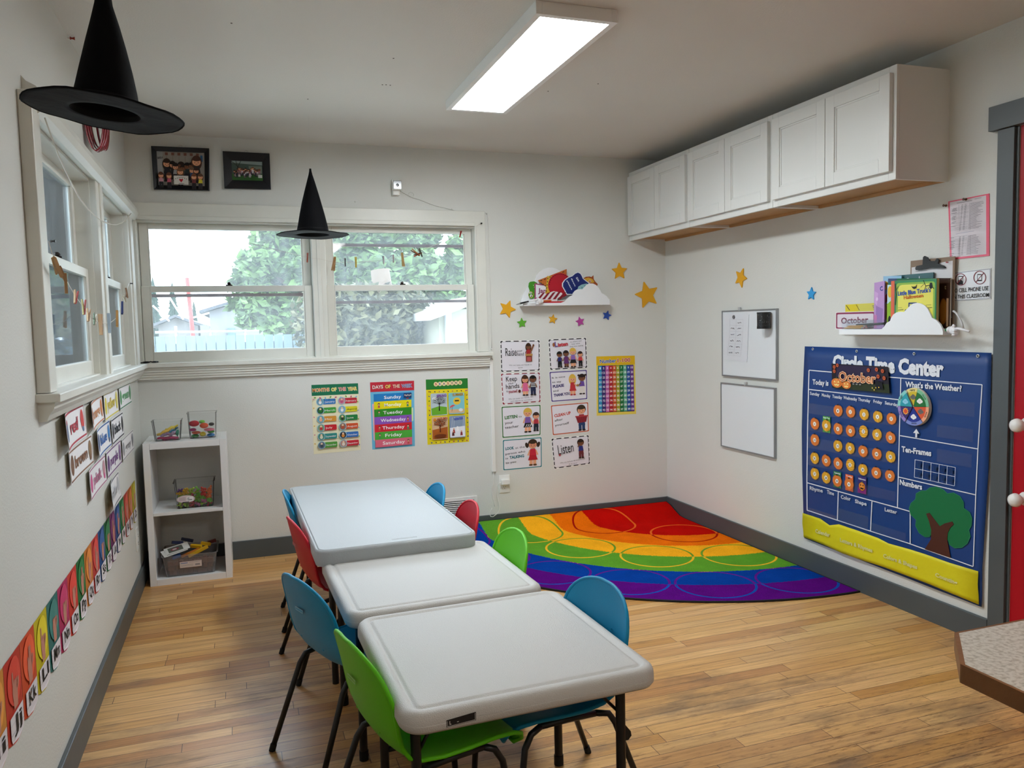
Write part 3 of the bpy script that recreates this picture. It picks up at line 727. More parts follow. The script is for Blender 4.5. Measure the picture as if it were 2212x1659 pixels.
def rugz(x, y):       # the back edge climbs against the baseboard
    t = max(0.0, 1 - (RY - y)/0.22); return 0.009 + 0.066*t*t*(3-2*t)
NA, NRAD = 60, 30; vs = []
def clampc(rad, a):
    x, y = RX-rad*math.cos(a), RY-rad*math.sin(a); return (x, y, rugz(x, y))
for i in range(NRAD+1):
    for k in range(NA+1): vs.append(clampc(RR*i/NRAD, PI/2*k/NA))
fs = [(i*(NA+1)+k, (i+1)*(NA+1)+k, (i+1)*(NA+1)+k+1, i*(NA+1)+k+1) for i in range(NRAD) for k in range(NA)]
b.add(vs, fs, RUG)
lo = [(x, y, max(0.0005, z-0.008)) for x, y, z in vs]; b.add(lo, [f[::-1] for f in fs], M('15151a', 0.9))
b.build('pile', r, smooth=True)
b = MB(); edge = [clampc(RR, PI/2*k/NA) for k in range(NA+1)]
loop = [(x, y, z-0.0035) for x, y, z in edge] + [(RX, y, rugz(RX, y)-0.0035) for y in [RY-RR*(1-k/30) for k in range(1, 31)]] + [(RX-RR*k/30, RY, rugz(0, RY)-0.0035) for k in range(1, 30)]
b.tube(loop, 0.0052, M('14141c', 0.8, name='dark_rug_binding'), 8, closed=True); b.build('bound_edge', r, smooth=True)

# ================================================================ TABLE AT THE LOWER RIGHT
def laminate():
    m = D.materials.new('speckled_laminate'); m.use_nodes = True; n = m.node_tree.nodes; l = m.node_tree.links; b = n['Principled BSDF']
    b.inputs['Roughness'].default_value = 0.35; tc = n.new('ShaderNodeTexCoord'); ns = n.new('ShaderNodeTexNoise'); ns.inputs['Scale'].default_value = 120; ns.inputs['Detail'].default_value = 5
    r = n.new('ShaderNodeValToRGB'); r.color_ramp.elements[0].position = 0.36; r.color_ramp.elements[1].position = 0.56
    r.color_ramp.elements[0].color = lin('a39a8c'); r.color_ramp.elements[1].color = lin('c9c3b8')
    l.new(tc.outputs['Object'], ns.inputs['Vector']); l.new(ns.outputs['Fac'], r.inputs['Fac']); l.new(r.outputs['Color'], b.inputs['Base Color']); return m
r = empty('laminate_table', (2.2, -4.3, 0), 'beige speckled laminate table with wooden edge and clipped corners', 'table')
zt = 0.75; x0, x1, y0, y1, c = 1.688, 2.78, -4.85, -3.791, 0.106
oc = [(x0, y1-c), (x0, y0+c), (x0+c, y0), (x1-c, y0), (x1, y0+c), (x1, y1-c), (x1-c, y1), (x0+c, y1)]
def inset(p, k): 
    mx_, my_ = (x0+x1)/2, (y0+y1)/2; return [(mx_+(x-mx_)*(1-k/((x1-x0)/2)), my_+(y-my_)*(1-k/((y1-y0)/2))) for x, y in p]
b = MB(); b.prism([(x, y, zt-0.030) for x, y in inset(oc, 0.006)], (0, 0, 0.030), laminate()); b.build('tabletop', r)
WOODE = M('7a5230', 0.42, bump=0.2, bs=60, var=0.25, name='oiled_oak_edge')
b = MB(); ou = [(x, y, zt-0.033) for x, y in oc]; 
for i in range(8):
    a, c2 = Vector(ou[i]), Vector(ou[(i+1) % 8]); ia = inset(oc, 0.0065); p, q = Vector(ia[i]+(zt-0.033,)), Vector(ia[(i+1) % 8]+(zt-0.033,))
    b.prism([a, c2, q, p], (0, 0, 0.0328), WOODE)
b.build('wood_edge', r, bev=0.0012)
for x in (x0+0.14, x1-0.14):
    for y in (y0+0.14, y1-0.14):
        b = MB(); b.tube([(x, y, 0), (x, y, zt-0.035)], 0.016, M('9a9c9e', 0.3, metal=0.8, name='chromed_leg'), 14); b.build('leg', r, smooth=True, auto=50)

# ================================================================ WITCH HATS
def hat(c, R, rc, h, tilt, label, line=True, bend=0.0):
    r = empty('witch_hat', c, label, 'hat', 'black witch hats hanging from the ceiling', org=False)
    FAB = M('08080b', 0.8, bump=0.7, bs=14, name='black_taffeta', spec=0.12)
    SAT = M('101319', 0.7, bump=0.9, bs=16, name='black_brim_cloth', spec=0.18)
    b = MB(); S = 40
    def ringp(rad, z, k, bx=0): 
        t = 2*PI*k/S; w = 1+0.012*math.sin(5*t+z*30); return (bx+rad*w*math.cos(t), rad*w*math.sin(t), z)
    prof = [(rc*1.02, 0.002), (rc*0.955, 0.02), (rc*0.86, 0.06), (rc*0.735, 0.11), (rc*0.575, 0.17), (rc*0.41, 0.225), (rc*0.25, 0.275), (rc*0.115, 0.315), (0.006, h), (0.0045, h+0.014)]
    b.loops([[ringp(a, z*h/0.333 if z < h else z, k, bend*(z/h)**2) for k in range(S)] for a, z in prof], FAB, False, True)
    b.build('crown', r, smooth=True, solid=0.0012)
    b = MB(); lp = []
    for i in range(9):
        rad = rc+(R-rc)*i/8
        lp.append([(rad*math.cos(2*PI*k/S), rad*math.sin(2*PI*k/S), 0.0022*math.sin(3*2*PI*k/S+1)*(i/8)+0.001*math.sin(9*2*PI*k/S)*(i/8)) for k in range(S)])
    b.loops(lp, SAT, False, False); b.build('brim', r, smooth=True, solid=0.0015)
    b = MB(); b.tube([p for p in lp[-1]], 0.0022, FAB, 6, closed=True); b.build('brim_wire', r, smooth=True)
    b = MB(); b.loops([[ringp(rc*0.99, 0.0, k) for k in range(S)], [ringp(rc*0.94, 0.03, k) for k in range(S)]], M('050506', 0.9), False, False); b.build('sweatband', r, smooth=True)
    if line:
        b = MB(); p = Vector((bend, 0, h+0.012)); q = Matrix.Rotation(-tilt[1], 3, 'Y') @ Matrix.Rotation(-tilt[0], 3, 'X') @ Vector((0, 0, 1))
        b.tube([p, p + Vector((0,0,1))*(H-c[2]-h-0.012)], 0.0003, M('c8c8c8', 0.3, name='fishing_line'), 5); b.build('fishing_line', r)
    r.rotation_euler = (tilt[0], tilt[1], 0)
    return r
_p = onp(676, 507, 1, -0.60)
hat(tuple(_p), 0.184, 0.085, 0.326, (0.0, 0.0), 'small-looking black witch hat hanging in front of the back window')
_p = onp(228, 243, 1, -2.88)
hat(tuple(_p), 0.163, 0.072, 0.285, (0.0, math.radians(5.5)), 'large-looking black witch hat close to the viewer, seen from below', bend=-0.015)
# ================================================================ THINGS ON THE WALLS
def paper(c, r=0.55): return M(c, r, spec=0.3)
INK = paper('17171a')
def sheet_thing(name, s, label, cat, group=None):
    o = s.build(name); return tag(o, label, cat, group)
SKIN = {'d': paper('7a4e35'), 'l': paper('e7a57e'), 'm': paper('b98260')}
def kid(s, x, y, h, skin, hair, top, bot, long=False, arms=True, skirt=False, shoes='2a2320'):
    """small cartoon child: x centre, y top, h height in sheet units"""
    sk, ha, to, bo = SKIN[skin], paper(hair), paper(top), paper(bot); r = h*0.17
    if long: s.ell(x, y+r*1.35, r*1.12, r*1.6, ha)
    s.ell(x, y+r, r*1.08, r*1.05, ha)
    lw = h*0.06
    for q in (-1, 1): s.rect(x+q*h*0.07-lw, y+h*0.72, x+q*h*0.07+lw, y+h*0.97, bo if not skirt else sk); s.ell(x+q*h*0.08, y+h*0.965, h*0.075, h*0.035, paper(shoes))
    if arms:
        for q in (-1, 1): s.line([(x+q*h*0.11, y+h*0.40), (x+q*h*0.19, y+h*0.60)], h*0.055, sk)
    s.poly([(x-h*0.10, y+h*0.36), (x+h*0.10, y+h*0.36), (x+h*0.14, y+h*0.62), (x-h*0.14, y+h*0.62)], to)
    s.poly([(x-h*0.12, y+h*0.60), (x+h*0.12, y+h*0.60), (x+h*(0.19 if skirt else 0.14), y+h*0.78), (x-h*(0.19 if skirt else 0.14), y+h*0.78)], bo)
    s.ell(x, y+r*1.25, r*0.88, r*0.80, sk)
    s.ell(x, y+r*0.62, r*0.92, r*0.42, ha)
    for q in (-1, 1): s.ell(x+q*r*0.36, y+r*1.35, r*0.09, r*0.11, INK, 8)
    s.line([(x-r*0.2, y+r*1.7), (x+r*0.2, y+r*1.7)], r*0.08, paper('8e3b34'))

# ---- rule cards
PAPW = paper('e2dfe6')
def card(q, frame, dashed=None, edge=3.2):
    P = quadmap(q, 100, 76, PB(0)); s = Sheet(P, NB, 0.0012)
    s.body([(0,0),(100,0),(100,76),(0,76)], paper('efeef0')); s.rrect(0.8, 0.8, 99.2, 75.2, 2, paper(frame)); s.rrect(edge, edge, 100-edge, 76-edge, 2.5, PAPW)
    if dashed:
        for k in range(5):
            for (x, y, w, h) in ((10+k*20, 1.7, 4.2, 1.1), (10+k*20, 74.3, 4.2, 1.1)): s.ell(x, y, w, h, paper('f4f4f4'), 10)
        for k in range(6):
            for x in (1.6, 98.4): s.ell(x, 8+k*12, 0.9, 2.4, paper('f4f4f4'), 10)
    return s
GR = 'laminated behaviour rule cards beside the window'
s = card([(1080,736),(1166,734.6),(1166,801),(1082,804)], '101012', True)
s.text('Raise', (12, 37), (40, 37), 19, INK); s.text('your', (41, 28), (55, 27), 5, INK); s.text('hand', (41, 37), (58, 37), 8, INK)
kid(s, 70, 8, 40, 'd', '3c2415', 'a3282c', 'a3282c', True); s.line([(76, 27), (82, 14)], 4, SKIN['d']); s.ell(82.5, 12.5, 2.4, 2.8, SKIN['d'])
s.rect(62, 33, 80, 38, paper('b98a4c')); s.rect(63, 38, 79, 52, paper('7d3b2a')); s.rect(66, 41, 76, 51, paper('b9595a'))
s.text('We can raise our hands to', (20, 61), (78, 61), 2.6, INK); s.text('speak', (43, 67.5), (55, 67.5), 2.6, INK)
sheet_thing('rule_card', s, 'black-edged card reading Raise your hand, top of the left column', 'poster', GR)
s = card([(1081.4,806.8),(1166.3,804),(1168.2,868.6),(1085.2,874.6)], '8c1f2b', True)
s.text('Keep', (12, 20), (40, 19), 12, INK); s.text('your', (17, 27), (31, 26.5), 5, INK); s.text('hands', (11, 38), (45, 36.5), 11, INK); s.text('to', (11, 45), (16, 45), 4, INK)
s.text('yourself', (17, 48), (40, 47), 7, paper('9c2430'), 0.02); s.ell(45, 45, 3.4, 4, paper('5e2b22'))
kid(s, 60, 7, 50, 'l', '4a2b1b', 'd96a94', 'd96a94', True, skirt=True); kid(s, 80, 7, 50, 'd', '171312', '2a2e3c', '232a4a')
for k in range(3): s.rect(74, 26+k*4, 86, 27.6+k*4, paper('e8e8e8'))
s.text('We can keep our hands, feet', (15, 64), (80, 62), 2.7, INK); s.text('and objects to ourselves', (20, 70), (76, 68.5), 2.7, INK)
sheet_thing('rule_card', s, 'red-edged card reading Keep your hands to yourself', 'poster', GR)
s = card([(1082.5,878),(1168.2,873.6),(1168.2,940.3),(1084.6,946.8)], '3c7438')
s.text('LISTEN', (8, 31), (40, 29), 7, paper('2e6b2e'), 0.045); s.text('to', (43, 29), (51, 28.5), 5, INK); s.text('your', (8, 43), (29, 42), 6, INK, 0.01); s.text('teacher', (8, 54), (43, 52), 6, INK, 0.01)
kid(s, 66, 7, 60, 'l', 'd8b34a', '7d5ba6', '1a1a1c', False, skirt=True); kid(s, 87, 18, 47, 'l', '3a2722', 'b23643', '1d2734')
for k in range(3): s.line([(60+k*5, 53), (64+k*5, 46)], 1.4, paper('eeeeee'))
sheet_thing('rule_card', s, 'green-bordered card reading LISTEN to your teacher', 'poster', GR)
s = card([(1085.2,950),(1170.3,943.5),(1170.9,1009.2),(1086.5,1016.8)], '2f7f86')
s.text('LOOK', (7, 26), (29, 25), 6.6, paper('1d6c78'), 0.045); s.text('at the', (32, 25), (56, 23.5), 5, INK); s.text('person who', (7, 38), (57, 35), 5, INK, 0.01)
s.text('is', (7, 49), (13, 48.5), 5, INK); s.text('TALKING', (17, 48.5), (54, 46.5), 6.6, paper('1d6c78'), 0.045); s.text('to you', (7, 60), (33, 58.5), 5, INK, 0.01)
for q in (-1, 1): s.ell(76+q*15, 18, 4, 7, paper('33231a'), rot=q*0.3)
kid(s, 76, 4, 66, 'l', '3b2a1c', 'c5283a', 'b01f2c', False, skirt=True, shoes='5a3d22')
for q in (-1, 1): s.ring(76+q*4.4, 19, 3.6, 3.6, 0.7, paper('9b3b4c'), 16)
sheet_thing('rule_card', s, 'teal-bordered card reading LOOK at the person who is TALKING to you', 'poster', GR)
s = card([(1184.1,732.8),(1266.1,729.2),(1268.7,794.8),(1188.2,799.7)], '101012', True)
s.ell(13, 14, 3.4, 5, paper('9c5f35')); s.text('L', (16, 19.5), (23, 19), 12, paper('6d58a5'), 0.02, paper('1c1b3a'), 0.02); s.text('isten', (24, 19), (50, 17), 8.5, paper('d84a55'), 0.03, paper('3d1320'), 0.025)
s.text('to others and', (56, 10.5), (86, 8.5), 2.7, INK); s.text('hear what', (60, 16), (82, 14.5), 2.7, INK); s.text('they are saying', (54, 22), (90, 20), 2.7, INK)
kid(s, 26, 31, 40, 'd', '15110f', '2b2e6b', '16161c'); kid(s, 43, 29, 42, 'd', '241a1a', '5c2e68', '5c2e68', skirt=True); kid(s, 61, 24, 48, 'l', 'd8b34a', '8664b0', '1c1c1e', skirt=True); kid(s, 80, 33, 38, 'l', '33201c', 'c23c48', '15171c')
sheet_thing('rule_card', s, 'card showing four children in a row under the word Listen', 'poster', GR)
s = card([(1186,803),(1268,798.3),(1269,862.7),(1190.6,868.6)], '4d3b86')
s.text('It is nice', (6, 18), (41, 16.5), 4.6, INK, 0.01); s.text('to say', (6, 29), (30, 28), 4.6, INK, 0.01); s.text('PLEASE', (7, 41), (37, 39), 6.5, paper('2b2566'), 0.045); s.text('and', (7, 51), (21, 50.5), 4.6, INK, 0.01); s.text('THANK YOU', (8, 63), (52, 60.5), 6.5, paper('2b2566'), 0.045)
kid(s, 60, 11, 52, 'l', 'dcb54b', 'c03238', 'c03238', True, arms=False, skirt=True, shoes='b02c34'); kid(s, 85, 10, 52, 'd', '241815', '6d4ca0', 'e2dcd6', arms=False)
for q in (-1, 1): s.ell(85+q*9, 13, 3.4, 2.4, paper('241815'))
s.line([(63, 33), (72, 40)], 2.6, SKIN['l']); s.line([(82, 32), (73, 40)], 2.6, SKIN['d']); s.ell(72.5, 38, 2.8, 3, paper('a6804a'))
sheet_thing('rule_card', s, 'purple-bordered card reading It is nice to say PLEASE and THANK YOU', 'poster', GR)
s = card([(1189.1,875.2),(1270.9,868.1),(1272.7,932.1),(1193.5,940.8)], 'c15a2e')
s.text('CLEAN UP', (8, 31), (52, 27), 7, paper('c4422a'), 0.04); s.text('after', (8, 42), (30, 40), 5.4, INK, 0.01); s.text('yourself', (8, 54), (46, 51), 5.4, INK, 0.01)
kid(s, 80, 6, 66, 'l', '3a2c1f', 'a63039', '28406b', arms=False); s.poly([(64, 34), (96, 33), (92, 50), (69, 51)], paper('8e2430')); s.rect(63, 33, 97, 36, paper('b03a40'))
for k in range(5): s.line([(69+k*5.5, 37), (71+k*5, 49)], 0.8, paper('5a1720'))
sheet_thing('rule_card', s, 'orange-bordered card reading CLEAN UP after yourself', 'poster', GR)
s = card([(1190.4,947.3),(1271.8,939.4),(1274.8,1002.1),(1196.9,1013.2)], '101012', True)
s.text('Listen', (15, 42), (57, 38), 24, INK); s.ell(18, 43, 3.2, 3.2, paper('a8434c'), 5)
kid(s, 76, 8, 50, 'd', '2a1d16', '2b3178', '6b2b30', arms=False); s.line([(68, 28), (72, 20)], 3, SKIN['d'])
s.text('We can follow directions the', (17, 64), (85, 61), 2.7, INK); s.text('first time', (40, 70), (63, 69), 2.7, INK)
sheet_thing('rule_card', s, 'dotted black-edged card with one boy listening, bottom of the right column', 'poster', GR)

# ---- number chart
P = quadmap([(1288,770),(1371,768),(1374,894),(1289,898)], 100, 148, PB(0)); s = Sheet(P, NB, 0.0012)
s.body([(0,0),(100,0),(100,148),(0,148)], paper('e8d45a')); s.rect(0, 0, 100, 22, paper('e0b516')); s.rect(4, 23, 96, 141, paper('1c2233')); 
s.text('Number', (9, 17), (51, 16), 9, paper('2f5ea8'), 0.03, paper('f5f5f5'), 0.03); s.text('1-100', (54, 16), (88, 15), 9, paper('c33a3e'), 0.03, paper('f5f5f5'), 0.03)
cc = ['2f9cd0', '42307c', 'c76bb4', 'c22230', 'd9622c', 'b3b132', '157a3a', '6bb79a', '2456a8', '75409a']
for c in range(10):
    x = 4.8+c*9.1; s.h += 0
    h = s.up()
    for r_ in range(10):
        y = 24+r_*11.65; s.poly([(x, y), (x+8.4, y), (x+8.4, y+10.9), (x, y+10.9)], paper(cc[c]), keep=True)
num_w = paper('f0f0f0')
for r_ in range(10):
    for c in range(10):
        t = str(r_*10+c+1); x = 4.8+c*9.1+4.2; y = 24+r_*11.65+8; w = 1.5 if len(t) == 1 else (3 if len(t) == 2 else 3.8)
        h0 = s.h; s.text(t, (x-w, y), (x+w, y-0.1), 4.8, num_w, 0.02); s.h = h0
sheet_thing('number_chart', s, 'yellow poster headed Number 1-100 with a rainbow number grid', 'poster')

# ---- months, days, seasons
P = quadmap([(672.6,831.5),(773.3,827.8),(779.2,971.8),(677.8,981)], 100, 145, PB(0)); s = Sheet(P, NB, 0.0015)
s.body([(0,0),(100,0),(100,145),(0,145)], paper('e9e4c4')); s.rect(0, 0, 100, 23, paper('17704e'))
for t, x0_, x1_, c in (('MONTHS', 2, 38, 'd98a4a'), ('OF', 42, 53, 'e5d04c'), ('THE', 57, 73, 'cf6a6a'), ('YEAR', 77, 97, 'e0c64a')): s.text(t, (x0_, 15), (x1_, 14.5), 7, paper(c), 0.03, paper('f1ecd8'), 0.04)
mon = [('January','3f7fc0'),('February','c22a3c'),('March','3f9b3c'),('April','d9cf1e'),('May','d39436'),('June','1c7a3c'),('July','c8232f'),('August','cf5327'),('September','2f8a86'),('October','2f6cb8'),('November','4f9a3c'),('December','c42435')]
for i, (t, c) in enumerate(mon):
    col, row = i % 2, i // 2; x = 9+col*46; y = 34+row*18.2
    s.rrect(x+14, y-3.5, x+41, y+8, 2, paper(c)); s.ell(x+8, y+2, 8.2, 8.2, paper('8fc0d8')); s.ell(x+8, y+2, 6.9, 6.9, paper(('6f9db5','c98a9a','2f5a3a','7fb0c8','6fa3b0','4f8a4a','7a9a7a','8a6a5a','4a8a7a','33333a','5a6a7a','b08a80')[i]))
    s.ell(x+8, y+3.5, 3.2, 3.6, paper(('f0f0f0','c05a80','1f7a35','e8e8e8','e6b08a','2b3b2b','c03a3a','b8543a','d8d8c8','d98a3a','3a4a5a','e0d8d0')[i])); s.ell(x+8, y-1, 2.2, 2.2, paper('e6c8a8'))
    s.text(t, (x+17.5, y+4.6), (x+(39 if len(t) > 4 else 32), y+4.2), 3.6, paper('f4f4f0') if c != 'd9cf1e' else paper('4a5a2a'))
for k in range(12): s.ell(3+94*((k*37) % 2), 30+k*9.3, 1.8, 1.3, paper(('d98a9a','8ab04a','d9b04a','7a9ac0')[k % 4]), 8, rot=k)
for k in range(9): s.ell(6+k*11, 26.5+(k % 3), 2.6, 1.6, paper(('6aa84a','c0587a','7fb8d0')[k % 3]), 8, rot=k*0.7)
sheet_thing('months_poster', s, 'cream poster headed MONTHS OF THE YEAR under the window', 'poster')
P = quadmap([(799.2,826),(894.3,822.3),(896.2,963.5),(804.2,971)], 100, 152, PB(0)); s = Sheet(P, NB, 0.0015)
s.body([(0,0),(100,0),(100,152),(0,152)], paper('6cb8da')); s.rect(0, 0, 100, 22, paper('c0283a')); s.poly([(3, 50), (12, 45), (12, 140), (4, 130)], paper('e8b8c4')); s.poly([(97, 62), (92, 62), (92, 95), (97, 92)], paper('d6e8b8'))
for t, x0_, x1_, c in (('DAYS', 5, 29, 'e9d6d0'), ('OF', 34, 46, 'e0d060'), ('THE', 51, 67, 'e8c8b0'), ('WEEK', 71, 95, '3a5aa0')): s.text(t, (x0_, 15), (x1_, 14.5), 7.5, paper(c), 0.03, paper('f3ece6') if c[0] == '3' else paper('8a3040'), 0.035)
for i, (t, c) in enumerate((('Sunday','1f7cc0'),('Monday','e6d80e'),('Tuesday','2f8a1f'),('Wednesday','8a55b8'),('Thursday','cc2030'),('Friday','4aa83a'),('Saturday','d8687e'))):
    y = 27+i*17.3; s.poly([(7, y), (93, y-1), (93, y+16), (7, y+17.3)], paper(c))
    w = 3.1*len(t)+1; s.text(t, (50-w, y+12), (50+w, y+11.4), 7.2, paper('f5f5f5'), 0.01)
    for q, xx in ((0, 18), (1, 84)):
        if (i+q) % 3 != 0 or i == 1: s.ell(xx, y+6, 2.6, 2.8, paper('2e2320'), 10); s.ell(xx, y+7, 1.9, 2, paper('d9a884'), 10); s.poly([(xx-2, y+9), (xx+2, y+9), (xx+2.6, y+14), (xx-2.6, y+14)], paper(('3f5a9a','c0504a','4a8a5a')[(i+q) % 3]))
s.rect(75, 27.5, 93, 38, paper('24406a')); 
for k in range(5): s.ell(78+k*3.2, 32+(k % 2), 1.5, 1.7, paper('c8b8b0'), 8)
sheet_thing('days_poster', s, 'poster headed DAYS OF THE WEEK with one coloured bar per day', 'poster')
P = quadmap([(919.7,819.9),(1010,817),(1013.3,954.2),(923.4,960.7)], 100, 152, PB(0)); s = Sheet(P, NB, 0.0015)
s.body([(0,0),(100,0),(100,152),(0,152)], paper('e5d21c')); s.rect(0, 0, 100, 24, paper('237a2c'))
for i, ch in enumerate('SEASONS'): s.ell(23.5+i*9.6, 11.5-i*0.3, 5.2, 5.2, paper('ecd9a8'), 14); s.text(ch, (21+i*9.6, 14-i*0.3), (26+i*9.6, 13.9-i*0.3), 5.2, paper(('b02c3a','3a6ab0','333a7a','b05a2a','2c3a5a','4a4a5a','8a6a2a')[i]), 0.03)
def stree(x, y, h, c, w=1.2):
    cm = paper(c); s.poly([(x-w*1.2, y), (x+w*1.2, y), (x+w*0.6, y-h*0.5), (x-w*0.6, y-h*0.5)], cm)
    for a, l in ((-70, 0.45), (-48, 0.55), (-25, 0.5), (-8, 0.5), (12, 0.5), (30, 0.52), (52, 0.55), (72, 0.42)):
        t = math.radians(a); x1_, y1_ = x+math.sin(t)*h*l, y-h*0.45-math.cos(t)*h*l; s.line([(x, y-h*0.42), (x1_, y1_)], w*0.7, cm)
        for d in (-22, 24): t2 = math.radians(a+d); s.line([((x+x1_)/2, (y-h*0.45+y1_)/2), ((x+x1_)/2+math.sin(t2)*h*0.24, (y-h*0.45+y1_)/2-math.cos(t2)*h*0.24)], w*0.45, cm)
s.rrect(10, 33, 49, 85, 3, paper('b9c8cf')); s.poly([(11, 68), (30, 63), (48, 66), (48, 83), (12, 84)], paper('69ab2c')); s.ell(20, 45, 7, 3, paper('e6ecee')); stree(30, 74, 36, '14181a'); s.text('SPRING', (24, 42), (47, 41), 6, paper('7a3fa0'), 0.03)
s.rrect(52, 33, 90, 83, 3, paper('7fc3cc')); s.rect(53, 72, 89, 81, paper('d9b48a')); s.ell(72, 53, 9, 8.6, paper('e8c23a'), 14); s.rect(67, 50.5, 77, 53.5, INK); s.ell(61, 66, 6.5, 4.4, paper('d85a5f'), 16, -0.4, 180, 360); s.line([(61, 66), (59, 77)], 0.8, paper('8a3a3a')); s.ell(81, 74, 5, 4, paper('dfe4e8')); s.text('SUMMER', (62, 41), (88, 40), 6, paper('c89c2a'), 0.03, paper('2a4a7a'), 0.02)
s.rrect(11, 88, 49, 141, 3, paper('d9b48c')); s.poly([(12, 118), (48, 112), (48, 139), (12, 140)], paper('a95a1e')); s.ell(18, 95, 4, 4, paper('d98a2a'))
for k in range(26): s.ell(30+13*math.cos(k*2.4)*((k % 5)/5+0.2), 104+9*math.sin(k*2.4)*((k % 7)/7+0.2), 1.6, 1.3, paper('c8682f'), 7)
stree(30, 124, 34, '5a2412'); s.ell(30, 132, 14, 4, paper('6e3212')); s.text('AUTUMN', (22, 96), (47, 94), 5.4, paper('b04a1e'), 0.03)
s.rrect(52, 87, 90, 139, 3, paper('8496ae')); s.poly([(53, 115), (89, 112), (89, 137), (53, 138)], paper('e6e8ee'))
for x_ in (57, 62, 84, 88): s.line([(x_, 114), (x_+2, 90)], 0.8, paper('c8d0dc'))
s.ell(71, 120, 3.4, 3.6, paper('f2f2f4')); s.ell(71, 114.5, 2.5, 2.5, paper('f2f2f4'))
for x_, c in ((62, 'a83a3a'), (60, '5a2a2a'), (80, '8a3038')): s.ell(x_, 124-(x_ % 4)*3, 1.8, 1.9, paper('d0a080'), 8); s.poly([(x_-2, 126-(x_ % 4)*3), (x_+2, 126-(x_ % 4)*3), (x_+3, 134-(x_ % 4)*3), (x_-3, 134-(x_ % 4)*3)], paper(c))
s.text('WINTER', (63, 98), (85, 96), 5.4, paper('4a5ac0'), 0.03)
for k in range(22):
    t = k/22; x_, y_ = ((5, 28+120*(t*2)) if t < 0.5 else (95, 28+120*((t-0.5)*2))); s.ell(x_, y_, 2, 1.4, paper(('8a5a2a','3a4a8a','4a7a2a','c06a8a')[k % 4]), 8, rot=k)
for k in range(9): s.ell(8+k*10.5, 147, 2.2, 1.5, paper(('3a4a8a','7a5a2a','a04a5a')[k % 3]), 8, rot=k*1.3); s.ell(8+k*10.5, 28.5, 1.9, 1.3, paper(('4a6a2a','1f2f4a','b06a6a')[k % 3]), 8, rot=k)
sheet_thing('seasons_poster', s, 'yellow poster headed SEASONS with four pictured trees and scenes', 'poster')

# ---- wooden stars
def star(P, n, c, tip, col, label, th=0.006):
    C_, T1 = P(*c), P(*tip); v = T1-C_; nn = Vector(n); R_ = v.length; e1 = v.normalized(); e2 = nn.cross(e1); p = []
    for k in range(10):
        a = PI*k/5; r_ = R_ if k % 2 == 0 else R_*0.47; p.append(C_ + (e1*math.cos(a)+e2*math.sin(a))*r_ + nn*0.001)
    # rounded tips
    q = []
    for k in range(10):
        a, b_, c_ = p[k-1], p[k], p[(k+1) % 10]
        if k % 2 == 0: q += [b_+(a-b_)*0.12, b_+(a-b_)*0.03+(c_-b_)*0.03, b_+(c_-b_)*0.12]
        else: q.append(b_)
    b = MB(); b.prism(q, nn*th, M(col, 0.5, name='star_paint_'+col)); o = b.build('wooden_star', origin=C_, bev=0.001)
    return tag(o, label, 'star', 'painted wooden stars on the walls')
k7 = lambda x, y: (1060+x/4.88, 420+y/4.88)
star(PB(0), NB, k7(1645,1060), k7(1610,915), 'e0a418', 'largest yellow star, high on the back wall near the corner')
star(PB(0), NB, k7(1354,812), k7(1350,715), 'e0a418', 'medium yellow star to the right above the cloud shelf')
star(PB(0), NB, k7(172,1208), k7(205,1115), 'e0a418', 'medium yellow star beside the window casing, left of the cloud shelf')
star(PB(0), NB, k7(327,1355), k7(322,1298), '5aa52c', 'small green star below the cloud shelf')
star(PB(0), NB, k7(652,1315), k7(660,1262), 'd9a228', 'small yellow star below the cloud shelf')
star(PB(0), NB, k7(940,1340), k7(928,1287), 'b14595', 'small magenta star below the cloud shelf')
star(PB(0), NB, k7(1222,1276), k7(1235,1223), '23489e', 'small dark blue star below the cloud shelf')
k2 = lambda x, y: (1540+x/3.606, 560+y/3.606)
star(PR(), NR, k2(222,145), k2(243,68), 'e0a418', 'yellow star on the right wall above the whiteboards')
star(PR(), NR, k2(772,270), k2(775,215), '2b96d6', 'small light blue star on the right wall')

# ---- framed photographs
def framed(q, inner, label, art, fr='0f1016'):
    c = [PB(0)(*p) for p in q]; org = sum(c, Vector())/4
    r = empty('framed_photo', org, label, 'picture', 'black picture frames above the back window')
    b = MB(); F = M(fr, 0.35, bump=0.15, bs=120, name='black_picture_frame')
    def pt(a, b_, h): return (c[0]*(1-a)+c[1]*a)*(1-b_) + (c[3]*(1-a)+c[2]*a)*b_ + Vector(NB)*h
    ix0, iy0, ix1, iy1 = inner
    lo = [[pt(*p, 0.002) for p in ((0,0),(1,0),(1,1),(0,1))], [pt(*p, 0.02) for p in ((0,0),(1,0),(1,1),(0,1))], [pt(*p, 0.021) for p in ((0.01,0.012),(0.99,0.012),(0.99,0.988),(0.01,0.988))], [pt(*p, 0.013) for p in ((ix0,iy0),(ix1,iy0),(ix1,iy1),(ix0,iy1))], [pt(*p, 0.008) for p in ((ix0,iy0),(ix1,iy0),(ix1,iy1),(ix0,iy1))]]
    b.loops(lo, F, True, True); b.build('frame', r)
    iq = [pt(*p, 0.0) for p in ((ix0,iy0),(ix1,iy0),(ix1,iy1),(ix0,iy1))]
    s = Sheet(quadmap(iq, 100, 75), NB, 0.0085); art(s); s.build('photograph', r)
    b = MB(); p = pt(0.5, 0, 0.01); b.tube([p+Vector((0.009*math.cos(t), 0, 0.006+0.006*math.sin(t))) for t in [0.3*k for k in range(12)]], 0.0012, M('b8b8b4', 0.3, metal=0.8, name='bright_wire'), 6); b.build('hanging_wire', r)
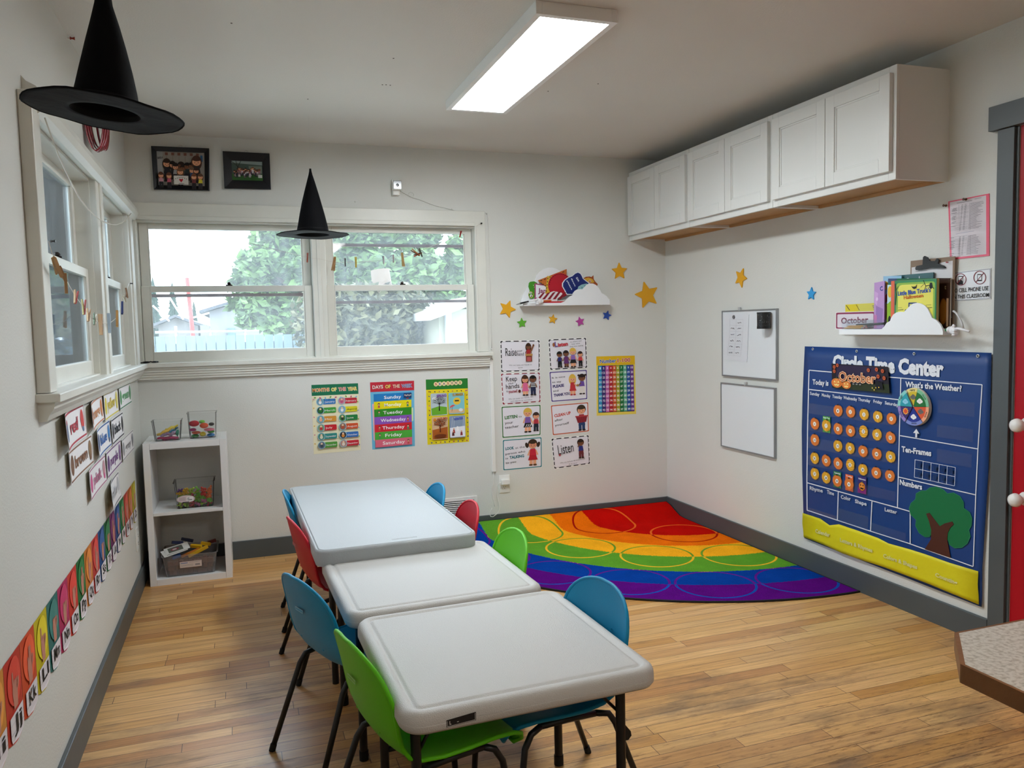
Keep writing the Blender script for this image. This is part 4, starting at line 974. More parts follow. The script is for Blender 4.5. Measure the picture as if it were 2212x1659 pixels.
def art1(s):
    s.rect(0, 0, 100, 75, paper('9c958c')); s.rect(0, 0, 12, 75, paper('a6a7a8')); s.rect(91, 6, 96, 20, paper('3a6a9a'))
    for k in range(6): s.rect(17+k*13, 2, 23+k*13, 8, paper('7a5044')); s.line([(20+k*13, 9), (20+k*13, 30)], 0.8, paper('7c7368'))
    s.text('2021', (1, 17), (12, 15.5), 4, INK, 0.03)
    rows = [(20, 17, 50, '26262a', '3a2a22', 'l'), (32, 22, 40, '2a2a30', '241a16', 'l'), (38, 26, 40, 'b8b8bc', '2a1c16', 'l'), (50, 22, 40, '3a2026', '2a1a14', 'd'), (55, 28, 38, '4a4a4a', '2a1e18', 'd'), (63, 24, 40, '30383a', '1a1412', 'd'), (73, 23, 40, '2c2c2e', '1a1412', 'd'), (83, 10, 60, '2a2e2e', '4a2c20', 'l'), (73, 35, 34, '3a5a8a', '6a5040', 'l'), (82, 36, 34, '26262c', '3a2420', 'l'), (48, 38, 40, '2e3436', '7a5236', 'l'), (7, 48, 34, 'd89aa8', '5a3a2c', 'l'), (24, 49, 34, 'c05a70', '6a4030', 'l'), (77, 50, 34, '6a3030', '7a4830', 'l'), (91, 50, 34, 'd4c63a', '6a4a38', 'l')]
    for x, y, h, top, hair, sk in rows: kid(s, x, y, h, sk, hair, top, '26242a', arms=False, long=(sk == 'l'))
    s.rect(34, 55, 65, 74.5, paper('ddd9d2')); s.poly([(49.5, 70), (45, 64), (46.5, 61.5), (49.5, 63), (52.5, 61.5), (54, 64)], paper('b81e2c'))
    for k in range(7): s.ell(38+k*3.8, 62-3*math.sin(k*PI/6), 1, 1, INK, 6)
    s.line([(44, 72.5), (56, 72.8)], 0.9, INK)
framed([(327,317),(452,322),(453,413),(333,410)], (0.085, 0.105, 0.915, 0.895), 'wider black picture frame with a group photo, near the left corner', art1)
def art2(s):
    s.rect(0, 0, 100, 75, paper('4a5a52')); s.rect(0, 50, 100, 75, paper('3c6a34')); s.poly([(0, 8), (100, 14), (100, 0), (0, 0)], paper('8a9a98')); s.rect(55, 18, 98, 46, paper('7a8478'))
    for a in ((0, 2, 22, 24), (14, 0, 20, 30), (30, 0, 19, 26)): s.line([(a[0], a[1]), (a[2], a[3])], 1.6, paper('22241f'))
    s.line([(20, 24), (22, 50)], 3, paper('26241f'))
    rnd = random.Random(3)
    for k in range(26): kid(s, 10+k*3.1+rnd.uniform(-2, 2), 26+rnd.uniform(0, 18), 26, rnd.choice('lld'), rnd.choice(('3a2a22','6a4a38','1c1612')), rnd.choice(('c8b8b8','8a3a3e','d8d8d8','2c2c34','a86a78')), rnd.choice(('d0c8c8','3a3a44','7a6a6a')), arms=False)
    s.rect(84, 58, 97, 70, paper('c8ccc4'))
framed([(481,328),(582,333),(585,410),(485,408)], (0.175, 0.235, 0.835, 0.765), 'narrower black picture frame with a small outdoor group photo', art2)

# ---- security camera with cable
WP = M('e6e6e2', 0.35, name='white_plastic')
pc = PB(0)(854, 404)
r = empty('security_camera', pc, 'white mini security camera with black face above the window', 'camera')
b = MB(); b.box(pc+Vector((-0.024, -0.028, -0.052)), pc+Vector((0.022, 0, 0.045)), WP); b.build('mount', r, bev=0.01, bseg=4)
b = MB(); b.box(pc+Vector((-0.026, -0.058, -0.024)), pc+Vector((0.030, -0.026, 0.032)), WP); bd = b.build('body', r, bev=0.011, bseg=4)
b = MB(); b.box(pc+Vector((-0.0225, -0.0595, -0.0205)), pc+Vector((0.0265, -0.0565, 0.0285)), M('060608', 0.1, name='black_lens_face')); b.build('face', bd, bev=0.0012)
b = MB(); b.lathe([(0.009, 0), (0.0085, 0.0012), (0.006, 0.0014), (0.0, 0.0016)], pc+Vector((0.002, -0.0594, 0.002)), M('1d1f24', 0.15, name='lens_ring'), ax=(0,-1,0), seg=20); b.build('lens', bd, smooth=True)
CB = M('d6d6d0', 0.4, name='white_cable')
def wallpath(px, d, P=None): P = P or PB(0); return [P(u, v)+Vector(NB)*d for u, v in px]
b = MB(); b.tube(wallpath([(862,411),(870,416),(879,421),(893,428),(905,431),(915,435),(930,441),(945,446),(960,449),(975,453),(990,456.5),(1010,457.5),(1030,457.5),(1046,458.5),(1051,461),(1053,470),(1055,498),(1054.5,528),(1057,556),(1057,590),(1059.5,615),(1058.5,640),(1060.5,668),(1060,700),(1062,730),(1061.5,752)], 0.005), 0.0022, CB, 6)
tag(b.build('camera_cable', smooth=True), 'thin white cable running from the camera down beside the window casing', 'cable')
ct = PB(0)(887.5, 421); b = MB(); b.tube([ct+Vector((0.017*math.cos(t*0.3), -0.006-0.0008*(t % 3), 0.017*math.sin(t*0.3))) for t in range(64)], 0.0014, CB, 6)
tag(b.build('cable_coil', smooth=True), 'small round coil of spare white cable beside the camera', 'cable')
for u, v, lb in ((975.5, 452, 'small white cable clip above the right window'), (1051, 461, 'small white cable clip at the upper corner of the window casing'), (1061, 754, 'small white cable clip above the window sill end'), (767, 436, 'small white nail left in the wall above the window')):
    p = PB(0)(u, v); b = MB(); b.ball(p+Vector((0, -0.006, 0)), 0.005, WP, 10, 8); b.tube([p, p+Vector((0, -0.006, 0))], 0.0025, WP, 6); tag(b.build('cable_clip', origin=p, smooth=True), lb, 'clip')
# raceway, outlet, charger, cord
t_, bm = PB(0)(1062, 800), PB(0)(1066, 1018)
b = MB(); b.box((bm.x-0.0125, -0.017, bm.z), (bm.x+0.0125, 0, 1.13), WP); tag(b.build('cable_cover', bev=0.003), 'narrow white cable cover running down the wall below the window corner', 'cable cover')
def outlet(org, ex, n, label, second=True):
    r = empty('wall_outlet', org, label, 'outlet'); ex, n = Vector(ex), Vector(n); ez = Vector((0,0,1)); o = Vector(org)
    b = MB(); b.obox(o+n*0.003, ex*0.0375, n*0.003, ez*0.059, WP); b.build('plate', r, bev=0.002)
    for z in (0.021, -0.021):
        b = MB(); b.obox(o+n*0.0065+ez*z, ex*0.0165, n*0.0012, ez*0.0145, WP); f = b.build('receptacle', r, bev=0.001)
        b = MB(); D2 = M('1a1a1a', 0.6)
        for dx, hz in ((-0.006, 0.0045), (0.006, 0.0038)): b.obox(o+n*0.008+ez*(z+0.003)+ex*dx, ex*0.001, n*0.0003, ez*hz, D2)
        b.ball(o+n*0.0075+ez*(z-0.008), 0.0024, D2, 8, 6); b.build('slots', f)
    return r
oc_ = (PB(0)(1089.2, 1045)); outlet(oc_, (1,0,0), NB, 'white wall outlet near the back baseboard with a charger in it')
b = MB(); b.box(oc_+Vector((-0.028, -0.038, 0.002)), oc_+Vector((0.028, -0.0085, 0.034)), WP); r = b.build('usb_charger', origin=oc_, bev=0.003)
tag(r, 'white plug-in charger in the upper socket of the back wall outlet', 'charger')
b = MB(); b.tube(wallpath([(1080,1041),(1075,1041.5),(1071.5,1046),(1070.2,1054),(1070.6,1066),(1072.5,1076),(1075.5,1085),(1076.3,1093),(1074.5,1102),(1069,1109),(1062,1114),(1057,1113.5),(1055,1109),(1057,1101),(1060,1095)], 0.03), 0.0022, WP, 8)
tag(b.build('charger_cord', smooth=True), 'white cord looping down from the charger to the baseboard', 'cable')
b = MB(); b.tube(wallpath([(1066,1018),(1065,1030),(1064.5,1046),(1061,1053),(1061,1062),(1063.5,1075),(1067,1086),(1067.5,1093)], 0.008), 0.0018, WP, 8)
b.tube(wallpath([(1067.5,1093),(1066.5,1085),(1064,1072),(1061.5,1062)], 0.012), 0.0014, WP, 6)
tag(b.build('loose_cord', smooth=True), 'thin white cord hanging out of the cable cover end', 'cable')
outlet(Vector((0, -0.44, 0.285)), (0,1,0), NL, 'white wall outlet low on the left wall beside the cube shelf')

# ---- floor-level vent in the back wall
r = empty('wall_vent', (1.79, 0, 0.17), 'white louvred return-air vent low in the back wall behind the chairs', 'vent')
b = MB(); x0, x1, z0, z1 = 1.60, 1.972, 0.115, 0.243
b.box((x0, -0.010, z0), (x0+0.02, 0, z1), WP); b.box((x1-0.02, -0.010, z0), (x1, 0, z1), WP); b.box((x0+0.02, -0.010, z1-0.022), (x1-0.02, 0, z1), WP); b.box((x0+0.02, -0.010, z0), (x1-0.02, 0, z0+0.014), WP); b.build('frame', r, bev=0.0015)
b = MB(); b.box((x0+0.02, -0.0018, z0+0.014), (x1-0.02, -0.0006, z1-0.022), M('060606', 0.9)); b.build('duct_shade', r)  # flat near-black sheet stands for the shade inside the vent
for k in range(7):
    z = z0+0.022+k*0.0125; b = MB(); b.obox((1.786, -0.006, z), (0.166, 0, 0), (0, 0.004, 0.002), (0, -0.0005, 0.0012), WP); b.build('louver', r)

# ---- left wall colour word cards
def wordcard(y0, y1, z0, z1, word, col, txt=None, icon=None, icon2=None, curl=0.0, tilt=0.0, c2=None):
    def P(u, v):
        a, b_ = u/100, v/28; y = y0+(y1-y0)*a; z = z1+(z0-z1)*b_ + tilt*a
        return Vector((0.001+curl*((1-a)**3)*0.5+curl*(b_**2)*0.15, y, z))
    s = Sheet(P, NL, 0.0012)
    n = 10; h0 = s.h
    for i in range(n):      # a gently lifted sheet
        a, b_ = 100*i/n, 100*(i+1)/n
        vs = [s.at(a,0,0.0012), s.at(b_,0,0.0012), s.at(b_,14,0.0012), s.at(b_,28,0.0012), s.at(a,28,0.0012), s.at(a,14,0.0012)]
        s.add(vs, [(0,1,2,5), (5,2,3,4)], paper('eceaec')); s.add([v-Vector(NL)*0.0006 for v in vs], [(5,2,1,0), (4,3,2,5)], paper('d8d2c0'))
    s.h = 0.0016; cm = paper(col); k = 12
    for pts in ([(2+96*i/k, 1.6) for i in range(k+1)], [(2+96*i/k, 26.4) for i in range(k+1)], [(2, 1.6), (2, 14), (2, 26.4)], [(98, 1.6), (98, 14), (98, 26.4)]):
        s.h = 0.0016; s.line(pts, 1.5 if len(pts) > 4 else 0.9, cm)
    s.h = 0.0018
    w = min(27, 6.2*len(word)); tx = paper(txt or col); o = sum(map(ord, word))
    s.text(word, (50-w, 18.5), (50+w, 18.5), 10.5 if word != 'gray' else 9, tx, 0.03)
    ic = paper(icon or col); s.ell(12, 14, 7, 8.5, ic); s.ell(12, 9, 4.5, 4, paper(c2 or icon or col)); s.ell(88, 13, 6.5, 9, paper(icon2 or col)); s.ell(88, 20, 4, 3, ic)
    o = s.build('word_card'); tag(o, 'card with the word %s in its colour' % word + {'red': ', lifting at its left end', 'white': ', lowest and hanging loose'}.get(word, ' on the left wall'), 'card', 'colour word cards under the left window')
G = 0.004
for a in ((-2.12, -1.665, 0.980, 1.098, 'red', 'b02338', None, '6a7a9a', 'c8302c', 0.05, 0.0, 'a83a40'), (-1.615, -1.252, 0.985, 1.090, 'orange', 'c07850', 'c8824a', 'b06a3a', 'd07a30', 0.035, 0.01, None),
          (-1.248, -0.812, 0.985, 1.102, 'yellow', 'd8c84a', 'd8c040', 'e0cc40', 'd8c858', 0.012, 0.0, None), (-0.785, -0.335, 0.988, 1.100, 'green', '3a7a55', '4f9a60', '3a8a4a', '4f8a5a', 0.006, 0.0, None),
          (-1.51, -1.094, 0.866, 0.978, 'blue', '2c5c9c', '3a6ab0', '3a4a7a', '3a80c0', 0.03, 0.0, None), (-1.078, -0.68, 0.861, 0.974, 'black', '2a2a34', '26262e', '3c3c44', '1a1a1e', 0.008, 0.0, None),
          (-2.021, -1.538, 0.859, 0.969, 'brown', '8a6248', '8a5c40', '7a5238', '8a6a48', 0.02, 0.0, None), (-1.252, -0.81, 0.743, 0.855, 'purple', '7a5080', '7a4f8a', '6a3f7a', '8a6a9a', 0.006, 0.0, None),
          (-0.79, -0.345, 0.744, 0.849, 'gray', 'a0a0a2', '8e8e92', '9a9a9e', '86868c', 0.006, 0.0, None), (-1.694, -1.266, 0.739, 0.851, 'pink', 'b07a90', 'c07a98', 'd05a90', 'c8909c', 0.02, 0.0, None),
          (-1.33, -0.93, 0.604, 0.725, 'white', '77777c', 'b8b8bc', 'd8d8da', 'c0c0c4', 0.05, 0.0, None)):
    wordcard(a[0], a[1], a[2], a[3], a[4], a[5], a[6], a[7], a[8], a[9], a[10], a[11])

# ---- sign language alphabet strip
AC = ['d08a3a','c03a2c','d0502e','c8b820','2f6f6a','b02c5c','c8382e','1f6a34','c8772c','c23c36','2a4f86','22663a','6a2a5c','2c4a80','2a6f3e','b8483a','b8662f','b0a42c']
for k, ch in enumerate('IJKLMNOPQRSTUVWXYZ'):
    y0 = -2.83-0.1436+0.1436*k+0.001; y1 = y0+0.1416
    def P(u, v, y0=y0, y1=y1): return Vector((0.0006+0.003*math.sin(PI*u/100), y0+(y1-y0)*u/100, 0.586-(v/140)*0.195))
    s = Sheet(P, NL, 0.001); c = paper(AC[k]); col2 = paper({0:'dca45a'}.get(k, AC[k]))
    arc = [(100-100*i/10, 140+9*math.sin(PI*i/10)) for i in range(11)]
    s.h = 0.0012; s.poly([(0,0),(100,0)]+arc, c, keep=True)
    s.add([s.at(u, v, 0.0002) for u, v in ([(0,0),(100,0)]+arc)], [tuple(range(13))[::-1]], paper('cfc9ba'))
    s.ell(52, 46, 40, 42, M('%02x%02x%02x' % tuple(min(255, int(int(AC[k][i:i+2], 16)*1.14+10)) for i in (0,2,4)), 0.55))
    sk = paper('c88a78')     # a signing hand: palm, wrist and fingers
    s.poly([(40, 92), (62, 92), (66, 60), (62, 46), (38, 46), (35, 62)], sk)
    rnd = random.Random(k+5); up_ = {'I':1,'J':1,'K':6,'L':8,'M':0,'N':0,'O':0,'P':6,'Q':8,'R':12,'S':0,'T':0,'U':12,'V':12,'W':14,'X':8,'Y':1,'Z':8}[ch]
    for f in range(4):
        x = 39+f*7.4; long_ = (up_ >> (3-f)) & 1; y_ = 46-(24 if long_ else 6)
        if ch == 'I' or ch == 'J' or ch == 'Y': long_ = (f == 0); y_ = 46-(20 if long_ else 5)
        s.poly([(x-3, 48), (x-3, y_+3), (x, y_), (x+3, y_+3), (x+3, 48)], sk); s.line([(x+3.2, 48), (x+3.2, y_+4)], 0.6, paper('8a5648'))
    s.poly([(62, 66), (72, 54), (74, 46), (69, 44), (62, 54)], sk)
    s.poly([(12, 98), (92, 98), (92, 134), (86, 142), (50, 146), (16, 142), (12, 134)], paper('e3dde2'))
    s.line([(13, 112), (91, 112)], 0.5, paper('9a9aa0')); s.line([(13, 128), (91, 128)], 0.7, paper('7a7a80'))
    t = ch + ch.lower(); s.text(t, (28, 128), (78, 128), 26, INK, 0.01)
    sheet_thing('alphabet_card', s, 'sign language hand card lettered %s on the left wall strip' % t, 'card', 'sign language alphabet cards along the left wall')

# ---- thumbtacks
def tack(P, n, u, v, col, label, s_=1.0):
    p = P(u, v); n = Vector(n); b = MB(); m = M(col, 0.3, name='pushpin_'+col)
    b.lathe([(0.0005*s_, 0), (0.0005*s_, 0.006*s_), (0.0045*s_, 0.006*s_), (0.0045*s_, 0.0075*s_), (0.0026*s_, 0.009*s_), (0.0026*s_, 0.014*s_), (0.0045*s_, 0.017*s_), (0.0045*s_, 0.0185*s_), (0, 0.0187*s_)], p, m, ax=n, seg=14)
    tag(b.build('pushpin', origin=p, smooth=True, auto=50), label, 'pushpin')
tack(PL(0), NL, 146, 82, '9a3428', 'red-brown pushpin high on the left wall near the hat', 1.3)
tack(PB(-0.02), NB, 1038.8, 483, '0c0c0c', 'black pushpin in the window casing holding the right string end', 1.0)
tack(PL(0.03), NL, 278.5, 612.4, '0c0c0c', 'black pushpin holding the string end by the window corner', 1.0)
tack(PL(0.035), NL, 104.6, 521, '3a3a3c', 'dark pushpin holding the near end of the clothespin string', 1.0)

# ---- small ceiling marks left by old hooks
b = MB()
for u, v in ((826, 183), (834, 183), (843, 184), (1292, 181), (1184, 197), (665, 214), (850, 126), (500, 50)):
    p = onp(u, v, 2, H); b.lathe([(0.004, 0), (0.003, 0.0012), (0, 0.0014)], p, M('5a5148', 0.8), ax=(0,0,-1), seg=8)
tag(b.build('ceiling_marks'), 'scattered tiny dark hook marks on the ceiling', 'marks', kind='stuff')

# ---- folded red ribbon loops on the left wall
pb = PL(0.03)(206, 300); r = empty('ribbon_loops', pb, 'glossy dark red ribbon loops hanging on the left wall behind the large hat', 'ribbon')
for k in range(4):
    b = MB(); dy, dep_ = (-0.05, -0.025, 0.0, 0.055)[k], 0.012+0.010*k; vs = []; hw = (0.022, 0.02, 0.018, 0.012)[k]
    for i in range(19):
        t = PI*i/18; q = pb+Vector((0.03*math.cos(t)*(1 if k < 3 else 0.6)+dep_*0.5, dy+0.03*math.cos(t), 0.09-0.15*math.sin(t)*(1-0.06*k))); vs += [q+Vector((0, -hw, 0)), q+Vector((0.004, hw, 0))]
    b.add(vs, [(2*i, 2*i+1, 2*i+3, 2*i+2) for i in range(18)], M('8a1022', 0.2, name='dark_red_gloss')); b.build('loop', r, smooth=True, solid=0.002)
# ================================================================ RIGHT WALL
XR = W-0.012
PRC = PR(XR)
kA = lambda x, y: (1720+x/5.027, 740+y/5.027)
kB = lambda x, y: (1720+x/4.496, 1020+y/4.496)
kC = lambda x, y: (1730+x/6.383, 920+y/6.383)
NAVY = M('0f3a78', 0.42, bump=0.5, bs=9, var=0.06, spec=0.4, name='navy_nylon')
WHT = paper('dfe4ec')
YEL = M('d9cf14', 0.5, bump=0.8, bs=12, var=0.05, name='yellow_nylon')
PLAS = clear_plastic('chart_pocket_plastic', (0.86, 0.90, 0.95), 0.035)
chart = empty('pocket_chart', PR()(1940, 1000), 'large navy blue Circle Time Center pocket chart hanging on the right wall', 'wall chart')
# the cloth: a grid that hangs in slight waves and stands off the wall at the bottom
def lerp(a, b_, t): return a+(b_-a)*t
TLp, TRp = (1738.3, 748), (2141.3, 762.3); BLp, BRp = (1736.7, 1162.3), (2119.7, 1311.4)
ltp = [(1738.3,748), (1733.5,850), (1731.5,930), (1732.5,1020), (1735,1108), (1736.7,1162.3)]
rtp = [(2141.3,762.3), (2138.5,880), (2134.5,1010), (2128.5,1110), (2121,1225), (2119.7,1311.4)]
def edge(pts, t):
    k = min(len(pts)-2, int(t*(len(pts)-1))); f = t*(len(pts)-1)-k
    return (lerp(pts[k][0], pts[k+1][0], f), lerp(pts[k][1], pts[k+1][1], f))
b = MB(); NU, NV = 30, 20; vs = []
for j in range(NV+1):
    for i in range(NU+1):
        t, s_ = j/NV, i/NU; a, c = edge(ltp, t), edge(rtp, t); p = PRC(lerp(a[0], c[0], s_), lerp(a[1], c[1], s_))
        vs.append(p + Vector(NR)*(-0.0012-0.0015*(0.5+0.5*math.sin(s_*19+t*3))*t))
fs = [(j*(NU+1)+i, (j+1)*(NU+1)+i, (j+1)*(NU+1)+i+1, j*(NU+1)+i+1) for j in range(NV) for i in range(NU)]
b.add(vs, fs, NAVY); cl = b.build('navy_cloth', chart, smooth=True, solid=0.0016)
s = Sheet(PRC, NR, 0.0006)
LN = 2.0
for pts in ([kA(140,300), kA(1130,385), kA(2020,458)], [kA(140,300), kC(95,0), kC(85,750), kC(88,1160)], [kA(2020,458), kA(1975,1155), kB(1745,220), kB(1720,915)],
            [kA(1138,390), kA(1110,1460), kB(985,340)], [kA(138,508), kA(1130,622)], [kA(1130,1010), kA(1975,1155)], [kA(1115,1460), kB(1745,220)],
            [kC(95,785), kC(1340,1130), kB(1105,380)], [kC(520,905), kC(508,1300)], [kC(985,1040), kC(965,1450)], [kB(1110,385), kB(1110,700)],
            [kC(88,1160), kC(508,1300), kC(965,1450), kC(1468,1610), kB(1720,915)]):
    s.line(pts, LN, WHT)
s.text('Circle Time Center', kA(400,275), kA(1605,366), 27, WHT, 0.055)
s.text('Today is', kA(182,452), kA(355,468), 10.5, WHT, 0.03); s.text("What's the Weather?", kA(1190,480), kA(1802,531), 11.5, WHT, 0.03)
s.text('Ten-Frames', kA(1150,1183), kA(1472,1232), 11.5, WHT, 0.035); s.text('Numbers', kA(1130,1540), kA(1372,1597), 11, WHT, 0.035)
for t, a, c in (('Sunday',(155,566),(258,580)), ('Monday',(283,583),(378,597)), ('Tuesday',(398,598),(505,613)), ('Wednesday',(518,612),(668,632)), ('Thursday',(678,630),(812,650)), ('Friday',(845,652),(940,668)), ('Saturday',(970,668),(1118,694))):
    s.text(t, kA(*a), kA(*c), 6.6, WHT, 0.02)
GL = paper('c6ccd6')
for t, a, c in (('Rhyme',(132,878),(312,918)), ('Time',(370,930),(467,958)), ('Color',(562,1000),(698,1032)), ('Shape',(757,1058),(918,1100)), ('Letter',(1168,1172),(1338,1215))):
    s.text(t, kC(*a), kC(*c), 7.6, GL, 0.03)
for i in range(6): s.line([(lerp(kA(1300,1270)[0], kA(1740,1355)[0], i/5), lerp(kA(1300,1270)[1], kA(1740,1355)[1], i/5)), (lerp(kA(1292,1460)[0], kA(1730,1555)[0], i/5), lerp(kA(1292,1460)[1], kA(1730,1555)[1], i/5))], 0.9, WHT)
for a, c in (((1300,1270),(1740,1355)), ((1296,1365),(1735,1455)), ((1292,1460),(1730,1555))): s.line([kA(*a), kA(*c)], 0.9, WHT)
for k in range(10):
    i, j = k % 5, k//5; x = 1330+i*87; y = 1300+i*17+j*97; s.rect(*kA(x, y), *kA(x+34, y+52), paper('10305f'))
s.poly([kA(1320,935), kA(1352,990), kA(1330,985), kA(1328,1030), kA(1308,1028), kA(1309,982), kA(1285,980)], WHT)
s.build('printing', chart)
s = Sheet(PRC, NR, 0.0012)     # yellow pocket strip
top = [kB(68,395), kB(240,450), kB(330,515), kB(420,505), kB(600,565), kB(805,640), kB(900,690), kB(1100,745), kB(1260,795), kB(1500,880), kB(1775,962)]
bot = [kB(1780,1285), kB(1500,1170), kB(1240,1062), kB(870,925), kB(500,808), kB(280,706), kB(78,628)]
h = s.up(); tp = [s.at(u, v, h) for u, v in top]; n_ = len(tp)
bt = []
for i in range(n_):
    t = 1-i/(n_-1); k = min(len(bot)-2, int(t*(len(bot)-1))); f = t*(len(bot)-1)-k; bt.append(s.at(lerp(bot[k][0], bot[k+1][0], f), lerp(bot[k][1], bot[k+1][1], f), h))
rows = 8; vs = []
for j in range(rows+1):
    for i in range(n_):
        p = tp[i].lerp(bt[i], j/rows); p = p + Vector(NR)*(0.004*math.sin(i*1.9+j*0.5)*math.sin(PI*(j+0.5)/rows)**2+0.003); vs.append(p)
s.add(vs, [(j*n_+i, (j+1)*n_+i, (j+1)*n_+i+1, j*n_+i+1) for j in range(rows) for i in range(n_-1)], YEL)
yp = s.build('yellow_pocket_strip', chart, smooth=True, solid=0.0012)
s = Sheet(PRC, NR, 0.0090)
FY = paper('d9d79a')
for t, a, c in (('Calendar',(200,585),(340,628)), ('Letters & Rhymes',(440,672),(755,778)), ('Colors & Shapes',(860,825),(1190,940)), ('Counting',(1365,1008),(1580,1093))): s.text(t, kB(*a), kB(*c), 8, FY, 0.03)
s.build('lettering', yp)
# felt tree
s = Sheet(PRC, NR, 0.0025)
crown = [(1115,300),(1160,260),(1165,205),(1215,178),(1265,176),(1300,146),(1365,140),(1430,165),(1470,205),(1530,197),(1595,232),(1630,290),(1632,348),(1690,388),(1712,450),(1706,520),(1682,562),(1696,625),(1668,692),(1612,735),(1540,738),(1490,704),(1478,660),(1400,600),(1312,610),(1300,628),(1255,632),(1195,592),(1160,520),(1166,462),(1112,412),(1098,350)]
s.body([kB(*p) for p in crown], paper('2f7f62')); s.poly([((kB(*p)[0]-kB(1400,430)[0])*0.985+kB(1400,430)[0], (kB(*p)[1]-kB(1400,430)[1])*0.985+kB(1400,430)[1]) for p in crown], paper('0f6b3c'))
s.build('felt_tree_crown', chart)
s = Sheet(PRC, NR, 0.0042)
s.body([kB(*p) for p in [(1268,402),(1300,394),(1400,525),(1450,496),(1522,478),(1536,506),(1500,542),(1478,590),(1472,650),(1505,832),(1255,747),(1314,650),(1318,560),(1295,470)]], paper('4a2416'), back=0.003); s.build('felt_tree_trunk', chart)
# eyelets
for u, v in ((183,70), (659,93), (1283,121), (1975,145)):
    p = PRC(*kA(u, v)); b = MB(); b.tube([p+Vector((-0.002, 0.0055*math.cos(t*PI/8), 0.0055*math.sin(t*PI/8))) for t in range(16)], 0.0018, M('d0d2d4', 0.3, metal=0.6, name='eyelet_metal'), 6, closed=True)
    b.ball(p+Vector((-0.001, 0, 0)), 0.0032, M('0c0c10', 0.6), 8, 6); b.build('eyelet', chart, smooth=True)
# clear pockets
def pocket(q, h=0.006):
    s_ = Sheet(PRC, NR, h); s_.poly([kA(*p) for p in q], PLAS); s_.build('clear_pocket', chart)
for q in ([(1552,622),(1950,650),(1945,808),(1550,758)], [(1542,892),(1935,940),(1930,1080),(1538,1022)], [(1540,1150),(1920,1215),(1915,1360),(1540,1290)],
          [(140,655),(1115,775+20),(1112,910),(140,765)], [(140,840),(1108,985),(1105,1110),(140,950)], [(135,1020),(1100,1195),(1098,1320),(135,1140)], [(132,1215),(1095,1410),(1092,1520),(132,1325)], [(130,1390),(1090,1620),(1088,1730),(130,1500)]):
    pocket(q)
for q in ([(110,1120),(500,1240),(500,1290),(110,1155)], [(520,1130),(940,1250),(940,1440),(520,1310)], [(985,1330),(1460,1480),(1462,1600),(980,1450)]):
    s_ = Sheet(PRC, NR, 0.006); s_.poly([kC(*p) for p in q], PLAS); s_.build('clear_pocket', chart)

# weather wheel
wc = PRC(*kA(1308, 695)); R_ = (PRC(1980.2, 878.3-41)-PRC(1980.2, 878.3)).length
wh = empty('weather_wheel', wc, 'round weather spinner with six coloured wedges on the blue chart', 'spinner')
b = MB(); b.lathe([(R_, 0.004), (R_, 0.0135), (R_-0.001, 0.0145), (0, 0.0145)], wc, paper('cfc9b8'), ax=NR, seg=48, cap0=True); b.build('disc', wh, smooth=True, auto=40)
def PW(u, v): return wc + Vector((0, -u, 0))*R_ + Vector((0, 0, -v))*R_
s = Sheet(PW, NR, 0.0147)
segs = [('rainy','e0c63a','ead88a',-30,15),('cloudy','1f7038','7fc09a',15,85),('windy','dc5a36','f0a884',85,140),('snowy','23358f','7f90d0',140,210),('sunny','3d2f72','9a86c8',210,268),('foggy','2f9fae','8ad4cc',268,330)]
for nm, c1, c2, a0, a1 in segs:
    k = 10; A = [math.radians(a0+(a1-a0)*i/k) for i in range(k+1)]
    s.poly([(0, 0)]+[(0.985*math.sin(a), -0.985*math.cos(a)) for a in A], paper(c2)); s.poly([(0, 0)]+[(0.80*math.sin(a), -0.80*math.cos(a)) for a in A], paper(c1))
    am = math.radians((a0+a1)/2); d = 0.16; s.text(nm, (0.84*math.sin(am-d), -0.84*math.cos(am-d)), (0.84*math.sin(am+d), -0.84*math.cos(am+d)), 0.0001+0.10*0, INK) if False else None
    x, y = 0.88*math.sin(am), -0.88*math.cos(am); tx, ty = math.cos(am), math.sin(am)
    s.h += LAY; gv, gf, g0, g1 = glyphs(nm, 0.02); sc = 0.34/(g1-g0); h = s.h
    s.add([PW(x+tx*(gx-(g0+g1)/2)*sc+math.sin(am)*(gy-0.3)*sc, y+ty*(gx-(g0+g1)/2)*sc-math.cos(am)*(gy-0.3)*sc)+Vector(NR)*h for gx, gy in gv], gf, INK)
    x, y = 0.52*math.sin(am), -0.52*math.cos(am)
    if nm == 'sunny':
        s.poly([(x+(0.2 if i % 2 else 0.145)*math.cos(i*PI/10), y+(0.2 if i % 2 else 0.145)*math.sin(i*PI/10)) for i in range(20)], paper('f0b040')); s.ell(x, y, 0.12, 0.12, paper('dc5030'))
    else:
        cc_ = {'rainy':'6d6a66','cloudy':'f0f0ec','windy':'6a6464','snowy':'f2f2f4','foggy':'8fd0e6'}[nm]
        for dx, dy, r_ in ((-0.1, 0.02, 0.09), (0, -0.04, 0.11), (0.1, 0.02, 0.09), (0, 0.06, 0.1)): s.ell(x+dx, y+dy, r_, r_*0.9, paper(cc_), 12)
        if nm in ('rainy', 'snowy'):
            for i in range(8): s.ell(x-0.14+0.09*(i % 4), y+(-0.2 if nm == 'rainy' else 0.2)+0.09*(i//4), 0.014, 0.022, paper('8a7a30' if nm == 'rainy' else '5a70c8'), 6)
        for dx in (-0.04, 0.04): s.ell(x+dx, y, 0.012, 0.016, INK, 6)
    s.line([(0, 0), (0.97*math.sin(math.radians(a0)), -0.97*math.cos(math.radians(a0)))], 0.012, INK)
s.build('wedges', wh)
b = MB(); b.ball(wc+Vector(NR)*0.016, 0.004, M('dcdcdc', 0.3, metal=0.5, name='rivet_metal'), 8, 6); b.build('rivet', wh, smooth=True)

